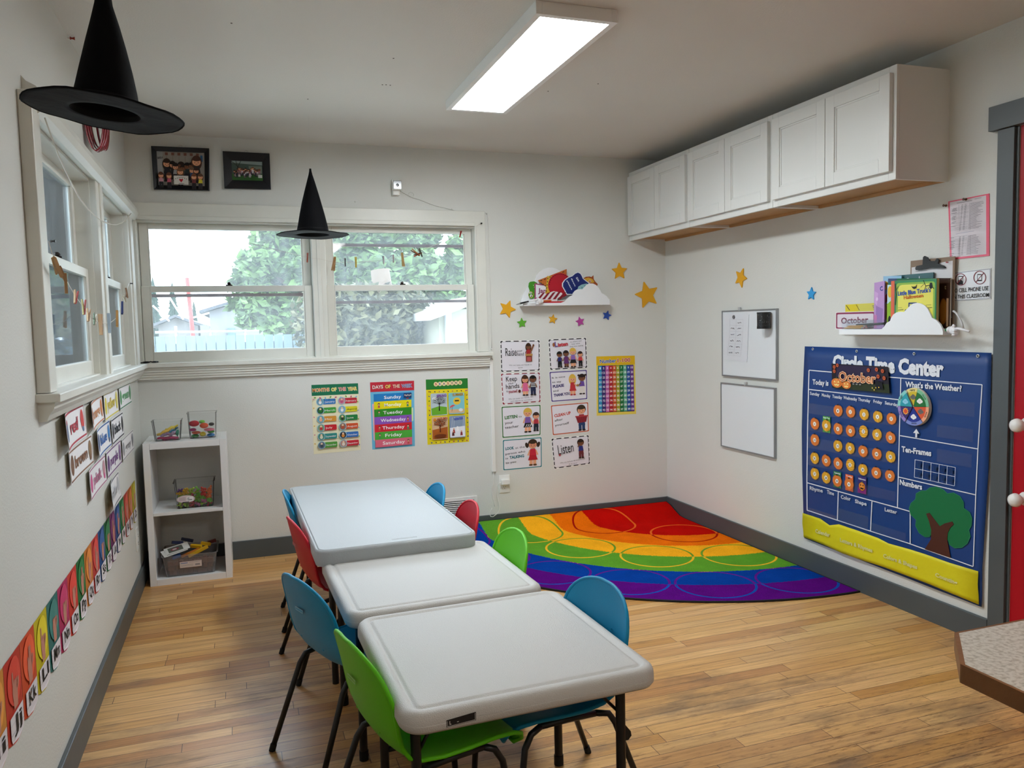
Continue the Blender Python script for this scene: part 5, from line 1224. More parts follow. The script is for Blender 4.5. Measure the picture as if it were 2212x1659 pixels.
# October banner card and the calendar pumpkins
OR1, OR2, YE1, YE2 = paper('dd7f35'), paper('b65a24'), paper('e9b02f'), paper('8a5a1c')
s = Sheet(quadmap([kA(388,228), kA(1000,262), kA(1020,552), kA(395,490)], 100, 46, PR(W-0.02)), NR, 0.003)
s.body([(0,0),(100,0),(100,46),(0,46)], paper('1d1622'), back=0.002); s.poly([(10,2),(80,2),(90,26),(50,33),(8,24)], paper('2c2040')); s.rect(0, 36, 100, 46, paper('1c2a16')); s.poly([(38,36),(60,33),(100,30),(100,46),(38,46)], paper('2a341c'))
def jack(s, x, y, r, face='f6e08a', glow=False):
    s.ell(x, y, r*1.12, r, paper('d8742c'), 16); s.ell(x, y, r*0.6, r*0.98, paper('e0863a'), 14); s.ell(x, y, r*0.2, r*0.96, paper('e8954a'), 12); s.rect(x-r*0.1, y-r*1.25, x+r*0.1, y-r*0.9, paper('4a5a24'))
    f = paper(face)
    for q in (-1, 1): s.poly([(x+q*r*0.18, y-r*0.1), (x+q*r*0.62, y-r*0.1), (x+q*r*0.42, y-r*0.52)], f)
    s.poly([(x-r*0.6, y+r*0.15), (x-r*0.3, y+r*0.32), (x, y+r*0.2), (x+r*0.3, y+r*0.32), (x+r*0.6, y+r*0.15), (x+r*0.35, y+r*0.62), (x, y+r*0.5), (x-r*0.35, y+r*0.62)], f)
jack(s, 9, 36, 9); jack(s, 27, 38, 7.5)
for x, y in ((6, 6), (12, 2.5), (6, 14), (68, 8), (82, 6), (84, 18), (92, 8), (94, 20)): s.ell(x, y, 2.6, 3.6, paper('c05a30'), 10); s.ell(x, y, 1.3, 1.6, paper('8a3a1c'), 8)
for x in (41, 47, 53): s.ell(x, 35, 2, 1.3, paper('8a8a8a'), 8)
s.poly([(78,40),(80,28),(83,24),(86,28),(90,27),(92,40)], paper('0e0d14')); 
for x, y in ((73,38),(76,41),(79,37),(84,36)): s.rect(x, y, x+1.6, y+2.2, paper('e8c84a'))
s.text('October', (15, 31), (80, 31), 17, paper('f0955a'), 0.02, paper('f7d9b4'), 0.03); s.text('October', (15, 31), (80, 31), 17, paper('2a1c2a'), -0.022)
sheet_thing('month_banner', s, 'dark October banner card with glowing pumpkins tucked into the blue chart', 'card')
pum = [(1,457,738,'o',0),(2,593,750,'o',12),(3,740,778,'y',0),(4,888,803,'y',4),(5,1037,825,'o',0),(6,205,880,'o',15),(7,330,900,'y',12),(8,457,935,'o',10),(9,592,957,'o',4),(10,732,965,'y',-92),(11,880,998,'y',-22),(12,1028,1030,'o',22),
       (13,205,1055,'o',0),(15,455,1120,'y',0),(16,588,1145,'y',4),(17,728,1178,'o',4),(18,878,1208,'o',8),(19,1028,1238,'y',6),(20,203,1253,'y',-3),(21,328,1280,'o',14),(22,457,1312,'o',28),(23,592,1328,'y',92),(24,727,1378,'y',-6),(25,872,1412,'o',-4),(26,1020,1445,'o',-8),(27,205,1422,'y',-2),(28,328,1465,'y',6),(29,447,1500,'o',0),(30,577,1535,'o',0)]
def disc_map(cx_, cy_, k=66/5.027, px=XR-0.004):
    C_ = PR(px)(*kA(cx_, cy_)); r_ = (PR(px)(kA(cx_, cy_)[0], kA(cx_, cy_)[1]-k)-C_).length
    return lambda u, v: C_ + Vector((0, -u, -v))*r_
for num, x, y, c, rot in pum:
    f = disc_map(x, y); a = math.radians(rot); ca, sa = math.cos(a), math.sin(a)
    g = (lambda f, ca, sa: lambda u, v: f(u*ca-v*sa, u*sa+v*ca))(f, ca, sa)
    s = Sheet(g, NR, 0.0022); A, B_ = (OR1, OR2) if c == 'o' else (YE1, YE2); sx_ = 1.02 if c == 'o' else 1.0
    if num in (7, 29, 30):
        cbk, tt = {7: ('4aa03c', 'Field Trip'), 29: ('2f7a4a', 'Yesterday'), 30: ('e2662c', 'Today')}[num]
        s0 = Sheet(f, NR, 0.0012); s0.body([(-0.86,-1.5),(0.86,-1.5),(0.86,1.15),(-0.86,1.15)], paper(cbk)); s0.h = 0.0013; s0.text(tt, (-0.72,-1.12), (0.72,-1.12), 0.24, WHT, 0.03)
        sheet_thing('day_marker_card', s0, 'small %s card reading %s behind the pumpkin numbered %d' % ({'4':'green','2':'dark green','e':'orange'}[cbk[0]], tt, num), 'card')
    n_ = 30; out = []
    for i in range(n_):
        t = 2*PI*i/n_; rr = 1+0.018*math.cos(9*t) - (0.08 if abs(math.sin(t)+1) < 0.12 else 0); out.append((sx_*rr*math.cos(t), 0.98*rr*math.sin(t)))
    s.body(out, paper('c8652c') if c == 'o' else paper('c9882a'), back=0.0014); s.poly([(p[0]*0.94, p[1]*0.94) for p in out], A)
    for xx in (-0.62, -0.3, 0.3, 0.62): s.line([(xx*0.75, -0.86), (xx*1.08, -0.35), (xx*1.1, 0.3), (xx*0.8, 0.84)], 0.055 if c == 'y' else 0.03, B_)
    s.poly([(-0.26,-0.86),(0.26,-0.86),(0.16,-1.06),(-0.12,-1.08)], paper('2a1c14')); 
    s.ell(0, 0.05, 0.36, 0.36, paper('f2efe6'), 16); t = str(num); w_ = 0.09 if len(t) == 1 else 0.2; s.text(t, (-w_, 0.21), (w_, 0.21), 0.32, INK, 0.03)
    sheet_thing('pumpkin_calendar_card', s, '%s pumpkin calendar piece numbered %d on the blue chart' % ('orange' if c == 'o' else 'golden yellow', num), 'card', 'pumpkin number cards in the blue chart')
f = disc_map(718, 1548); s = Sheet(f, NR, 0.002); s.body([(-0.92,-1.4),(0.92,-1.4),(0.92,1.35),(-0.92,1.35)], paper('382a6e')); s.poly([(-0.92,0.5),(0.92,0.4),(0.92,1.35),(-0.92,1.35)], paper('8a2f7a')); s.text('Halloween', (-0.78,-0.86), (0.78,-0.86), 0.26, WHT, 0.03)
s.ell(0, 0.22, 0.72, 0.74, INK, 20); s.h += LAY
s.ell(0, 0.22, 0.66, 0.68, paper('dd7f2a'), 20); s.ell(0, 0.22, 0.36, 0.66, paper('e8953a'), 16)
for q in (-1, 1): s.poly([(q*0.1, 0.12), (q*0.42, 0.1), (q*0.26, -0.2)], INK)
s.poly([(-0.45,0.35),(-0.2,0.45),(0,0.38),(0.2,0.45),(0.45,0.35),(0.2,0.75),(0,0.62),(-0.2,0.75)], INK); s.poly([(-0.08,-0.45),(0.1,-0.45),(0.2,-0.68),(0.05,-0.7)], paper('5a7a2a'))
sheet_thing('halloween_card', s, 'purple Halloween card with a grinning pumpkin in the blue chart', 'card')

# ---- whiteboards
ALU = M('9ea0a2', 0.32, metal=0.7, name='brushed_aluminium'); WBM = M('dfe4e8', 0.12, name='whiteboard_face', spec=0.6)
def whiteboard(q, label):
    c = [PR()(*p) for p in q]; y0 = (c[0].y+c[3].y)/2; y1 = (c[1].y+c[2].y)/2; z1 = (c[0].z+c[1].z)/2; z0 = (c[2].z+c[3].z)/2
    r = empty('whiteboard', (W, (y0+y1)/2, z0), label, 'whiteboard', 'two whiteboards hung one above the other')
    b = MB(); b.box((W-0.012, y0-0.004, z0+0.004), (W-0.001, y1+0.004, z1-0.004), WBM); b.build('board', r)
    b = MB(); w_ = 0.008; X0 = W-0.016
    b.box((X0, y0, z0), (W, y0-w_, z1), ALU); b.box((X0, y1+w_, z0), (W, y1, z1), ALU); b.box((X0, y0-w_, z0), (W, y1+w_, z0+w_), ALU); b.box((X0, y0-w_, z1-w_), (W, y1+w_, z1), ALU); b.build('frame', r, bev=0.0015)
    b = MB(); ym = lerp(y0, y1, 0.34 if z0 > 1.0 else 0.48); b.obox((W-0.010, ym, z1+0.004), (0.008, 0, 0), (0, 0.009, 0), (0, 0, 0.012), clear_plastic('hook_plastic', (0.9,0.9,0.9), 0.3)); b.build('hook', r, bev=0.003)
    return y0, y1, z0, z1
wb = whiteboard([(1562.7,671.5),(1682.8,665.9),(1682,822),(1564.1,811.8)], 'upper whiteboard with a paper list and marker cup on it')
whiteboard([(1560.2,825.7),(1678.7,837.3),(1677.8,991.8),(1561.6,962.7)], 'lower empty whiteboard with thin silver frame')
PWb = PR(W-0.013); k11 = lambda x, y: (1560+x/11.85, 660+y/11.85)
s = Sheet(PWb, NR, 0.0016); s.body([k11(62,190), k11(692,235), k11(640,1450), k11(60,1370)], paper('d9dce2'), back=0.0004)
gx = lambda r_, c_: k11((205, 368, 545)[c_]-(0, 0, 5, 12, 30, 48, 62)[r_], (350, 505, 655, 810, 968, 1120, 1270)[r_]+c_*(6, 8, 10, 12, 14, 12, 14)[r_])
for r_ in range(7): s.line([gx(r_, 0), gx(r_, 1), gx(r_, 2)], 0.28, paper('b6b3bb'))
for c_ in range(3): s.line([gx(r_, c_) for r_ in range(7)], 0.28, paper('b6b3bb'))
rnd = random.Random(11); INKB = paper('23253a')
for r_ in range(6):
    for c_ in range(2):
        if r_ == 0 and c_ == 0: continue
        a = gx(r_, c_); d = gx(r_+1, c_+1); x0_, x1_ = lerp(a[0], d[0], 0.2), lerp(a[0], d[0], 0.78); ym = (a[1]+d[1])/2
        s.line([(lerp(x0_, x1_, i/8), ym+rnd.uniform(-1.7, 1.7)) for i in range(9)], 0.7, INKB)
sheet_thing('name_list', s, 'white paper list with a handwritten grid on the upper whiteboard', 'paper')
p = PWb(*k11(306, 297)); b = MB(); b.lathe([(0.012, 0.001), (0.012, 0.004), (0.0105, 0.0062), (0.008, 0.0066), (0.0, 0.0066)], p, M('8f9092', 0.25, metal=0.8, name='magnet_metal'), ax=NR, seg=20, cap0=True)
tag(b.build('round_magnet', origin=p, smooth=True, auto=40), 'round silver magnet holding the list on the whiteboard', 'magnet')
# mesh marker cup
def mesh_metal():
    m = D.materials.new('black_wire_mesh'); m.use_nodes = True; n = m.node_tree.nodes; l = m.node_tree.links; b = n['Principled BSDF']
    b.inputs['Base Color'].default_value = (0.012,0.012,0.013,1); b.inputs['Roughness'].default_value = 0.4
    tc = n.new('ShaderNodeTexCoord'); v = n.new('ShaderNodeTexVoronoi'); v.inputs['Scale'].default_value = 260; l.new(tc.outputs['Object'], v.inputs['Vector'])
    lt = n.new('ShaderNodeMath'); lt.operation = 'GREATER_THAN'; lt.inputs[1].default_value = 0.30; l.new(v.outputs['Distance'], lt.inputs[0]); l.new(lt.outputs[0], b.inputs['Alpha']); return m
p = PWb(1662.5, 709.8); top_ = PWb(1662.5, 674); hh = top_.z-p.z; rc_ = 0.036; cc_ = Vector((W-0.014-rc_, p.y+0.004, p.z))
r = empty('marker_cup', cc_, 'black wire mesh marker cup stuck to the corner of the upper whiteboard', 'cup')
b = MB(); b.lathe([(rc_, 0.012), (rc_, hh-0.008)], cc_, mesh_metal(), seg=28); b.build('mesh_wall', r, smooth=True)
b = MB(); b.lathe([(rc_-0.002, 0), (rc_+0.001, 0), (rc_+0.001, 0.013), (rc_-0.002, 0.013)], cc_, BLK, seg=28, cap0=True); b.build('base', r, smooth=True, auto=40)
b = MB(); b.lathe([(rc_-0.002, hh-0.009), (rc_+0.0015, hh-0.009), (rc_+0.0015, hh), (rc_-0.002, hh), (rc_-0.002, hh-0.009)], cc_, BLK, seg=28); b.build('rim', r, smooth=True, auto=40)

# ---- schedule in a pink sleeve
k8 = lambda x, y: (2040+x/6.383, 400+y/6.383)
s = Sheet(quadmap([k8(60,225), k8(625,115), k8(625,975), k8(85,1030)], 100, 152, PR(W)), NR, 0.003)
s.body([(0,0),(100,0),(100,152),(0,152)], paper('e6677f', 0.2)); s.poly([(4,3),(93,3),(93,147),(5,147)], M('d8cfd4', 0.25, spec=0.5))
GT = paper('57535c'); rnd = random.Random(5)
s.line([(22,9),(60,9)], 1.0, GT); s.line([(66,7),(82,6.5)], 0.8, GT)
for x_ in (27, 54): s.line([(x_,14),(x_,82)], 0.4, GT); s.line([(x_,96),(x_,146)], 0.4, GT)
y = 16
while y < 146:
    if not 82 < y < 96:
        if rnd.random() < 0.45: s.line([(7,y-1.6),(54,y-1.6)], 0.3, GT)
        if rnd.random() < 0.6: s.line([(10+rnd.random()*3,y),(20+rnd.random()*4,y)], 0.9, GT)
        s.line([(34,y),(38,y)], 0.8, GT); s.line([(42,y),(47,y)], 0.8, GT); s.line([(56,y),(56+rnd.uniform(18,34),y)], 0.7, GT)
    y += 2.9
s.line([(30,89),(76,88)], 0.8, paper('8a86a0'))
sheet_thing('schedule_sheet', s, 'printed daily schedule in a pink plastic sleeve by the door', 'paper')
tack(PR(W-0.003), NR, *k8(318,196), '5a3a24', 'brown pushpin through the top of the pink schedule', 1.2); tack(PR(), NR, *k8(42,282), '5a3a24', 'brown pushpin in the wall left of the pink schedule', 1.2)
# ---- phone sign
s = Sheet(PR(W), NR, 0.003)
s.body([(2053,590),(2141.2,579.4),(2141,645.5),(2055,651)], M('dcdde0', 0.15, spec=0.6)); s.line([(2054.5,591.3),(2140,580.9),(2139.8,644.2),(2056,649.6),(2054.5,591.3)], 0.8, INK)
for x, y, r_ in ((2076.8, 603.7, 13.2), (2118, 599.7, 14.6)):
    s.rect(x-5.2, y-7.5, x+4.6, y+7.5, INK); s.rect(x-4.1, y-5.6, x+3.6, y+4.8, M('dcdde0', 0.15, spec=0.6))
    if x < 2100: s.poly([(x-7,y+11),(x-6,y+3),(x-4,y-1),(x-2,y+4),(x,y-2),(x+3,y+3),(x+5,y+4),(x+5,y+11)], INK)
    s.ring(x, y, r_*0.93, r_, 1.5, paper('7d2030')); s.line([(x-r_*0.62, y+r_*0.72), (x+r_*0.62, y-r_*0.72)], 1.4, paper('7d2030'))
s.text('NO CELL PHONE USE', (2058.5,632.7), (2137.1,626.7), 8.6, INK, 0.01); s.text('IN THIS CLASSROOM', (2060.4,645.9), (2137.9,641), 8.2, INK, 0.01)
sheet_thing('phone_sign', s, 'sign reading NO CELL PHONE USE IN THIS CLASSROOM by the door trim', 'sign')

# ================================================================ CLOUD SHELVES AND WHAT STANDS ON THEM
SHW = M('e6e8ea', 0.3, name='white_shelf_lacquer')
def flat(name, P, nrm, px, col, th, label, cat, deco=None, rough=0.5, group=None):
    s_ = Sheet(P, nrm, 0.0); n_ = Vector(nrm); lo = [P(u, v) for u, v in px]; s_.prism(lo, n_*th, col if not isinstance(col, str) else M(col, rough)); s_.h = th+0.0002
    if deco: deco(s_)
    return sheet_thing(name, s_, label, cat, group)
DEP = 0.09
# --- left shelf, on the back wall
kL = lambda x, y: (1110+x/9.617, 570+y/9.617)
YS = -DEP
a, c = PB(YS)(*kL(205,893)), PB(YS)(*kL(1993,828)); zb = (a.z+c.z)/2; zt = zb+0.017
r = empty('cloud_shelf', ((a.x+c.x)/2, 0, zb), 'white cloud-shaped shelf on the back wall between the coloured stars', 'shelf', 'pair of white cloud wall shelves')
b = MB(); b.box((a.x, YS+0.0085, zb), (c.x, -0.0085, zt), SHW); b.build('ledge', r, bev=0.001)
front = [(1070,775),(1110,720),(1155,680),(1215,655),(1230,610),(1270,560),(1320,532),(1380,525),(1430,528),(1465,490),(1520,430),(1590,405),(1650,410),(1710,440),(1760,490),(1800,560),(1825,610),(1880,635),(1930,670),(1975,730),(1993,770)]
pf = [PB(YS)(*kL(*q)) for q in front]; pf = [Vector((a.x, YS, zb)), Vector((a.x, YS, zt))]+[Vector((pf[0].x-0.03, YS, zt))]+pf+[Vector((c.x, YS, zb))]
b = MB(); b.prism(pf, (0, 0.008, 0), SHW); b.build('front_cloud', r, bev=0.001)
back = [(140,760),(175,650),(270,500),(300,430),(440,330),(465,240),(530,170),(610,110),(700,80),(790,78),(880,105),(950,150),(1010,230),(1100,300),(1200,330),(1300,400),(1400,470),(1600,560),(1800,650),(1985,740)]
pk = [PB(0)(*kL(*q)) for q in back]; pk = [Vector((pk[0].x, -0.0085, zb))]+[Vector((v.x, -0.0085, v.z)) for v in pk]+[Vector((c.x, -0.0085, zb))]
b = MB(); b.prism(pk, (0, 0.008, 0), SHW); b.build('back_cloud', r, bev=0.001)
def LP(y): return lambda u, v: PB(y)(*kL(u, v))
flat('crocodile_cutout', LP(-0.016), NB, [(300,470),(310,400),(335,372),(420,362),(480,395),(505,440),(440,560),(425,700),(385,722),(330,718),(300,650),(330,560)], '3f8a1c', 0.003, 'green crocodile cutout standing at the left end of the cloud shelf', 'toy',
     lambda s_: [s_.ell(345,605,26,24,paper('f0f0ea')), s_.ell(348,608,12,12,INK), s_.ell(357,665,28,26,paper('f0f0ea')), s_.ell(360,670,14,14,INK), s_.ell(405,445,9,8,paper('dfe8c0')), s_.ell(420,485,8,8,paper('dfe8c0')), s_.ring(350,640,52,66,6,paper('d8b04a'))])
flat('january_card', LP(-0.022), NB, [(430,405),(700,440),(720,740),(430,740)], 'a0436a', 0.003, 'white month card showing the letters Jan with a pink border', 'card',
     lambda s_: [s_.poly([(452,432),(690,462),(705,715),(452,700)], paper('e6e2ea')), s_.text('January', (498,600), (1040,620), 92, paper('8a3060'), 0.03)] if False else [s_.poly([(452,432),(690,462),(705,715),(452,700)], paper('e6e2ea')), s_.text('Jan', (498,600), (668,606), 92, paper('8a3060'), 0.03)])
def dashes(s_, pts, w, n, mt):
    for (x0_, y0_), (x1_, y1_) in zip(pts, pts[1:]):
        for i in range(n): s_.line([(lerp(x0_,x1_,(i+0.2)/n), lerp(y0_,y1_,(i+0.2)/n)), (lerp(x0_,x1_,(i+0.75)/n), lerp(y0_,y1_,(i+0.75)/n))], w, mt)
flat('orange_triangle', LP(-0.028), NB, [(495,345),(1095,108),(1085,420),(680,490)], 'c0682a', 0.003, 'orange triangle cutout with stitched edge on the cloud shelf', 'cutout',
     lambda s_: dashes(s_, [(530,362),(1060,155)], 14, 7, INK) or dashes(s_, [(540,385),(670,470)], 14, 3, INK))
flat('yellow_triangle', LP(-0.034), NB, [(692,252),(850,262),(800,700),(655,612)], 'd9b23a', 0.003, 'yellow triangle cutout with stitched edge on the cloud shelf', 'cutout',
     lambda s_: dashes(s_, [(705,275),(668,600)], 14, 5, INK) or dashes(s_, [(720,272),(830,280)], 14, 2, INK))
flat('red_circle', LP(-0.040), NB, [(955+245*math.cos(i*PI/16), 445+255*math.sin(i*PI/16)) for i in range(32)], 'b01226', 0.003, 'large red circle cutout with stitched edge on the cloud shelf', 'cutout',
     lambda s_: dashes(s_, [(955+225*math.cos(t*PI/8), 445+235*math.sin(t*PI/8)) for t in range(8, 17)], 14, 2, paper('4a0812')))
def deco_sit(s_):
    c0 = (1270, 420); s_.poly([(c0[0]+(x-c0[0])*0.93, c0[1]+(y-c0[1])*0.93) for x, y in sit], M('13246a', 0.35))
    s_.text('Sit', (1282,290), (1338,375), 62, WHT, 0.02); s_.text('down', (1180,305), (1262,472), 62, WHT, 0.02); s_.text('please', (1092,352), (1192,545), 62, WHT, 0.02)
sit = [(998,470),(1000,400),(1050,330),(1120,280),(1210,245),(1270,190),(1330,165),(1385,190),(1415,240),(1440,300),(1500,350),(1570,400),(1500,560),(1240,640),(1090,640),(1050,560)]
flat('sit_down_sign', LP(-0.052), NB, sit, 'dfe2ea', 0.003, 'navy speech-bubble sign reading Sit down please on the cloud shelf', 'sign', deco_sit)
flat('horse_cutout', LP(-0.046), NB, [(1440,300),(1500,268),(1570,262),(1610,275),(1650,238),(1656,320),(1690,370),(1738,420),(1730,450),(1600,560),(1500,560),(1450,400)], '9a4a1e', 0.003, 'brown and yellow horse head cutout at the right of the cloud shelf', 'toy',
     lambda s_: [s_.poly([(1455,310),(1540,285),(1620,310),(1670,370),(1640,395),(1540,385)], paper('cfa032')), s_.ell(1575,360,28,28,paper('d8b49a')), s_.ell(1575,362,14,14,paper('7a3a24'))])
flat('teal_paw_cutout', LP(-0.060), NB, [(1310,560),(1340,470),(1410,430),(1500,410),(1560,420),(1540,700),(1330,700)], '8fb8bc', 0.003, 'pale teal dotted cutout behind the cloud front', 'toy', lambda s_: [s_.ell(1410,495,10,9,paper('2c4a50')), s_.ell(1475,460,10,9,paper('2c4a50'))])
def deco_candy(s_):
    for i in range(5):
        x = 470+i*110; s_.poly([(x, 738-(i > 3)*5), (x+62, 736), (x+62+115, 590-i*6+(20 if i > 3 else 0)), (x+115, 612-i*8+(20 if i > 3 else 0))], paper('7e1424'))
flat('striped_pouch', LP(-0.066), NB, [(430,790),(430,740),(560,665),(820,568),(990,600),(1010,640),(900,722),(900,790)], 'd8d2d4', 0.004, 'red and white candy-striped pouch lying on the cloud shelf', 'pouch', deco_candy)
q0, q1 = LP(-0.05)(600, 780), LP(-0.05)(1240, 770); b = MB(); b.box((q0.x, -0.076, zt+0.0005), (q1.x, -0.012, zt+0.010), M('b81a24', 0.35)); tag(b.build('red_book', bev=0.001), 'thin red book lying flat on the cloud shelf ledge', 'book')
b = MB(); b.box((lerp(q0.x,q1.x,0.45), -0.074, zt+0.0105), (q1.x+0.03, -0.016, zt+0.016), M('c9c2ba', 0.6)); b.box((lerp(q0.x,q1.x,0.62), -0.072, zt+0.0165), (q1.x+0.05, -0.018, zt+0.020), M('dcdad4', 0.6)); tag(b.build('paper_stack', bev=0.0005), 'small stack of pale papers on the red book', 'papers')
def hand_pointer(tip, wrist, sc, stick, stick_to, label, finger_dir):
    """white glove-shaped pointer head: palm, curled fingers, a thumb and one pointing finger"""
    r_ = empty('hand_pointer', wrist, label, 'pointer', 'white glove-shaped pointers on the cloud shelves'); tip, wrist = Vector(tip), Vector(wrist)
    d = (tip-wrist).normalized(); up_ = Vector((0,0,1)); up_ = (up_-d*up_.dot(d)).normalized(); sd = d.cross(up_); GLV = M('e4e4e6', 0.35, name='white_moulded_plastic'); b_ = MB()
    rot = Matrix((d, sd, up_)).transposed()
    b_.ball(wrist+d*0.026*sc, 0.022*sc, GLV, 16, 12, (1.15, 0.75, 1.0), rot); b_.lathe([(0.013*sc, -0.008*sc), (0.017*sc, 0), (0.017*sc, 0.006*sc), (0.013*sc, 0.012*sc)], wrist, GLV, ax=d, seg=16, cap0=True)
    f0 = wrist+d*0.040*sc+up_*0.010*sc; b_.tube([f0, f0+d*0.018*sc, tip-d*0.004*sc, tip], [0.0085*sc, 0.0075*sc, 0.006*sc, 0.002*sc], GLV, 10)
    for i in range(3):
        q = wrist+d*0.040*sc+up_*(-0.003-i*0.010)*sc; b_.tube([q-d*0.006*sc, q+d*0.010*sc+sd*0.004*sc, q+d*0.010*sc+sd*0.014*sc, q-d*0.002*sc+sd*0.017*sc], [0.0078*sc, 0.0074*sc, 0.007*sc, 0.005*sc], GLV, 10)
    q = wrist+d*0.022*sc+up_*0.014*sc; b_.tube([q, q+d*0.012*sc+up_*0.010*sc+sd*0.008*sc, q+d*0.026*sc+up_*0.006*sc+sd*0.014*sc], [0.008*sc, 0.0068*sc, 0.005*sc], GLV, 10)
    b_.build('glove', r_, smooth=True)
    b_ = MB(); b_.tube([wrist, stick_to], 0.0055, M(stick, 0.35), 12); b_.build('stick', r_, smooth=True, auto=40)
w0 = PB(-0.105)(*kL(590, 790)); hand_pointer(PB(-0.125)(*kL(325, 775)), PB(-0.10)(*kL(585,775)), 0.75, 'd86a2a', PB(-0.06)(*kL(800, 762)), 'white glove pointer resting on the front of the back wall cloud shelf', None)
b = MB(); p0_, p1_ = PB(-0.11)(*kL(130,822)), PB(-0.08)(*kL(300,782)); b.tube([p0_, p1_], 0.0055, M('141416', 0.3), 10); b.tube([PB(-0.115)(*kL(45,850)), PB(-0.112)(*kL(80,840)), p0_], [0.0015, 0.004, 0.004], M('c8c8c6', 0.25, metal=0.6, name='pen_silver'), 10)
tag(b.build('marker_pen', smooth=True), 'black and silver pen poking out left from the cloud shelf', 'pen')
b = MB(); b.tube([PB(-0.10)(*kL(190,842)), PB(-0.085)(*kL(310,822))], 0.002, M('3a3a3c', 0.4), 8); tag(b.build('thin_pen', smooth=True), 'thin dark pencil lying under the black pen on the cloud shelf', 'pen')

# --- right shelf
kR = lambda x, y: (1800+x/7.135, 570+y/7.135)
XS = W-DEP
a, c = PR(XS)(*kR(88,1086)), PR(XS)(*kR(1686,1096)); zb = (a.z+c.z)/2; zt = PR(XS)(*kR(400, 1006)).z-0.001
r = empty('cloud_shelf', (W, (a.y+c.y)/2, zb), 'white cloud-shaped shelf on the right wall above the blue chart', 'shelf', 'pair of white cloud wall shelves')
b = MB(); b.box((XS+0.0085, a.y, zb), (W-0.0005, c.y, zt), SHW); b.build('ledge', r, bev=0.001)
front = [(745,1006),(790,960),(820,910),(875,880),(890,835),(925,780),(975,748),(1035,738),(1090,740),(1130,700),(1180,648),(1230,612),(1290,600),(1350,612),(1410,645),(1455,692),(1490,762),(1520,832),(1590,872),(1645,930),(1680,1000),(1690,1050)]
pf = [PR(XS)(*kR(*q)) for q in front]; pf = [Vector((XS, a.y, zb)), Vector((XS, a.y, zt))]+pf+[Vector((XS, c.y, zb))]
b = MB(); b.prism(pf, (0.008, 0, 0), SHW); b.build('front_cloud', r, bev=0.001)
def RP(d): return lambda u, v: PR(W-d)(*kR(u, v))
def onledge(d, px):      # straight-sided upright thing that stands on the ledge
    pts = [PR(W-d)(*kR(*q)) for q in px]; return pts
def upright(name, d, th, u0, u1, vt, col, label, cat, deco=None, page=None, group=None, vt1=None):
    P0 = PR(W-d); A_, B2 = P0(*kR(u0, vt)), P0(*kR(u1, vt if vt1 is None else vt1)); zz = (A_.z+B2.z)/2
    s_ = Sheet(quadmap([Vector((W-d, A_.y, A_.z)), Vector((W-d, B2.y, B2.z)), Vector((W-d, B2.y, zt+0.0006)), Vector((W-d, A_.y, zt+0.0006))], 100, 100), NR, 0.0)
    lo = [Vector((W-d, A_.y, zt+0.0006)), Vector((W-d, B2.y, zt+0.0006)), Vector((W-d, B2.y, B2.z)), Vector((W-d, A_.y, A_.z))]
    s_.prism(lo, (th, 0, 0), M(col, 0.35)); s_.h = 0.0002
    if page: s_.prism([v+Vector((0.002, 0, 0))+Vector((0, (-1 if i in (1, 2) else 1)*0.0005, 0.0005 if i > 1 else 0)) for i, v in enumerate(lo)], (th-0.004, 0, 0), M(page, 0.7))
    if deco: deco(s_)
    return sheet_thing(name, s_, label, cat, group)
BG = 'picture books standing on the right cloud shelf'
# clipboard against the wall
kk = lambda x, y: (1790+x/4.879, 400+y/4.879)
P0 = PR(W-0.016); cq = [P0(*kk(862,797)), P0(*kk(1332,750))]
r = empty('clipboard', (W-0.016, cq[0].y, zt), 'brown clipboard with white paper standing on the right cloud shelf', 'clipboard')
y0_, y1_ = cq[0].y, cq[1].y; ztop = (cq[0].z+cq[1].z)/2
b = MB(); b.box((W-0.016, y0_, zt+0.0006), (W-0.0125, y1_, ztop), M('8a7460', 0.6, var=0.1, bs=40, name='hardboard')); b.build('board', r, bev=0.003)
s = Sheet(PR(W-0.0165), NR, 0.0002); s.body([kk(875,868), kk(1308,795), kk(1300,1400), kk(870,1400)], paper('d6d4d6'), back=0.0); s.line([kk(915,912), kk(1040,898)], 0.5, INK); s.line([kk(960,955), kk(1010,948)], 0.5, INK); s.build('paper', r)
CM = M('23201c', 0.3, metal=0.5, name='dark_clip_metal'); b = MB()
b.prism([PR(W-0.018)(*kk(*q)) for q in [(930,872),(945,852),(1010,838),(1080,815),(1140,815),(1220,848),(1240,866),(1235,874),(1090,872),(960,896),(935,895)]], Vector(NR)*0.010, CM)
b.prism([PR(W-0.020)(*kk(*q)) for q in [(1000,838),(1005,760),(1020,745),(1050,760),(1075,800),(1130,800),(1150,770),(1170,790),(1160,835)]], Vector(NR)*0.006, CM)
b.build('metal_clip', r, bev=0.001)
tack(PR(W-0.018), NR, *kk(1265,813), 'a02a34', 'small dark red pushpin on the clipboard paper', 0.7)
upright('pumpkin_book', 0.034, 0.008, 1560, 1802, 218, '3a2012', 'dark brown picture book with a large pumpkin, right end of the shelf', 'book', lambda s_: [s_.ell(60,66,26,26,paper('a8651e')), s_.ell(60,64,17,22,paper('b8762a')), s_.rect(80,40,93,96,paper('c09a78')), s_.text('t', (66,22), (76,22), 9, paper('d8c8a0'))], page='d8d0bc', group=BG)
upright('teal_book', 0.030, 0.007, 850, 1540, 190, '2c5a5c', 'tall dark teal picture book at the back of the shelf', 'book', lambda s_: [s_.ell(45,9,4,2.5,WHT), s_.rect(70,5,71,9,WHT)], group=BG, vt1=130)
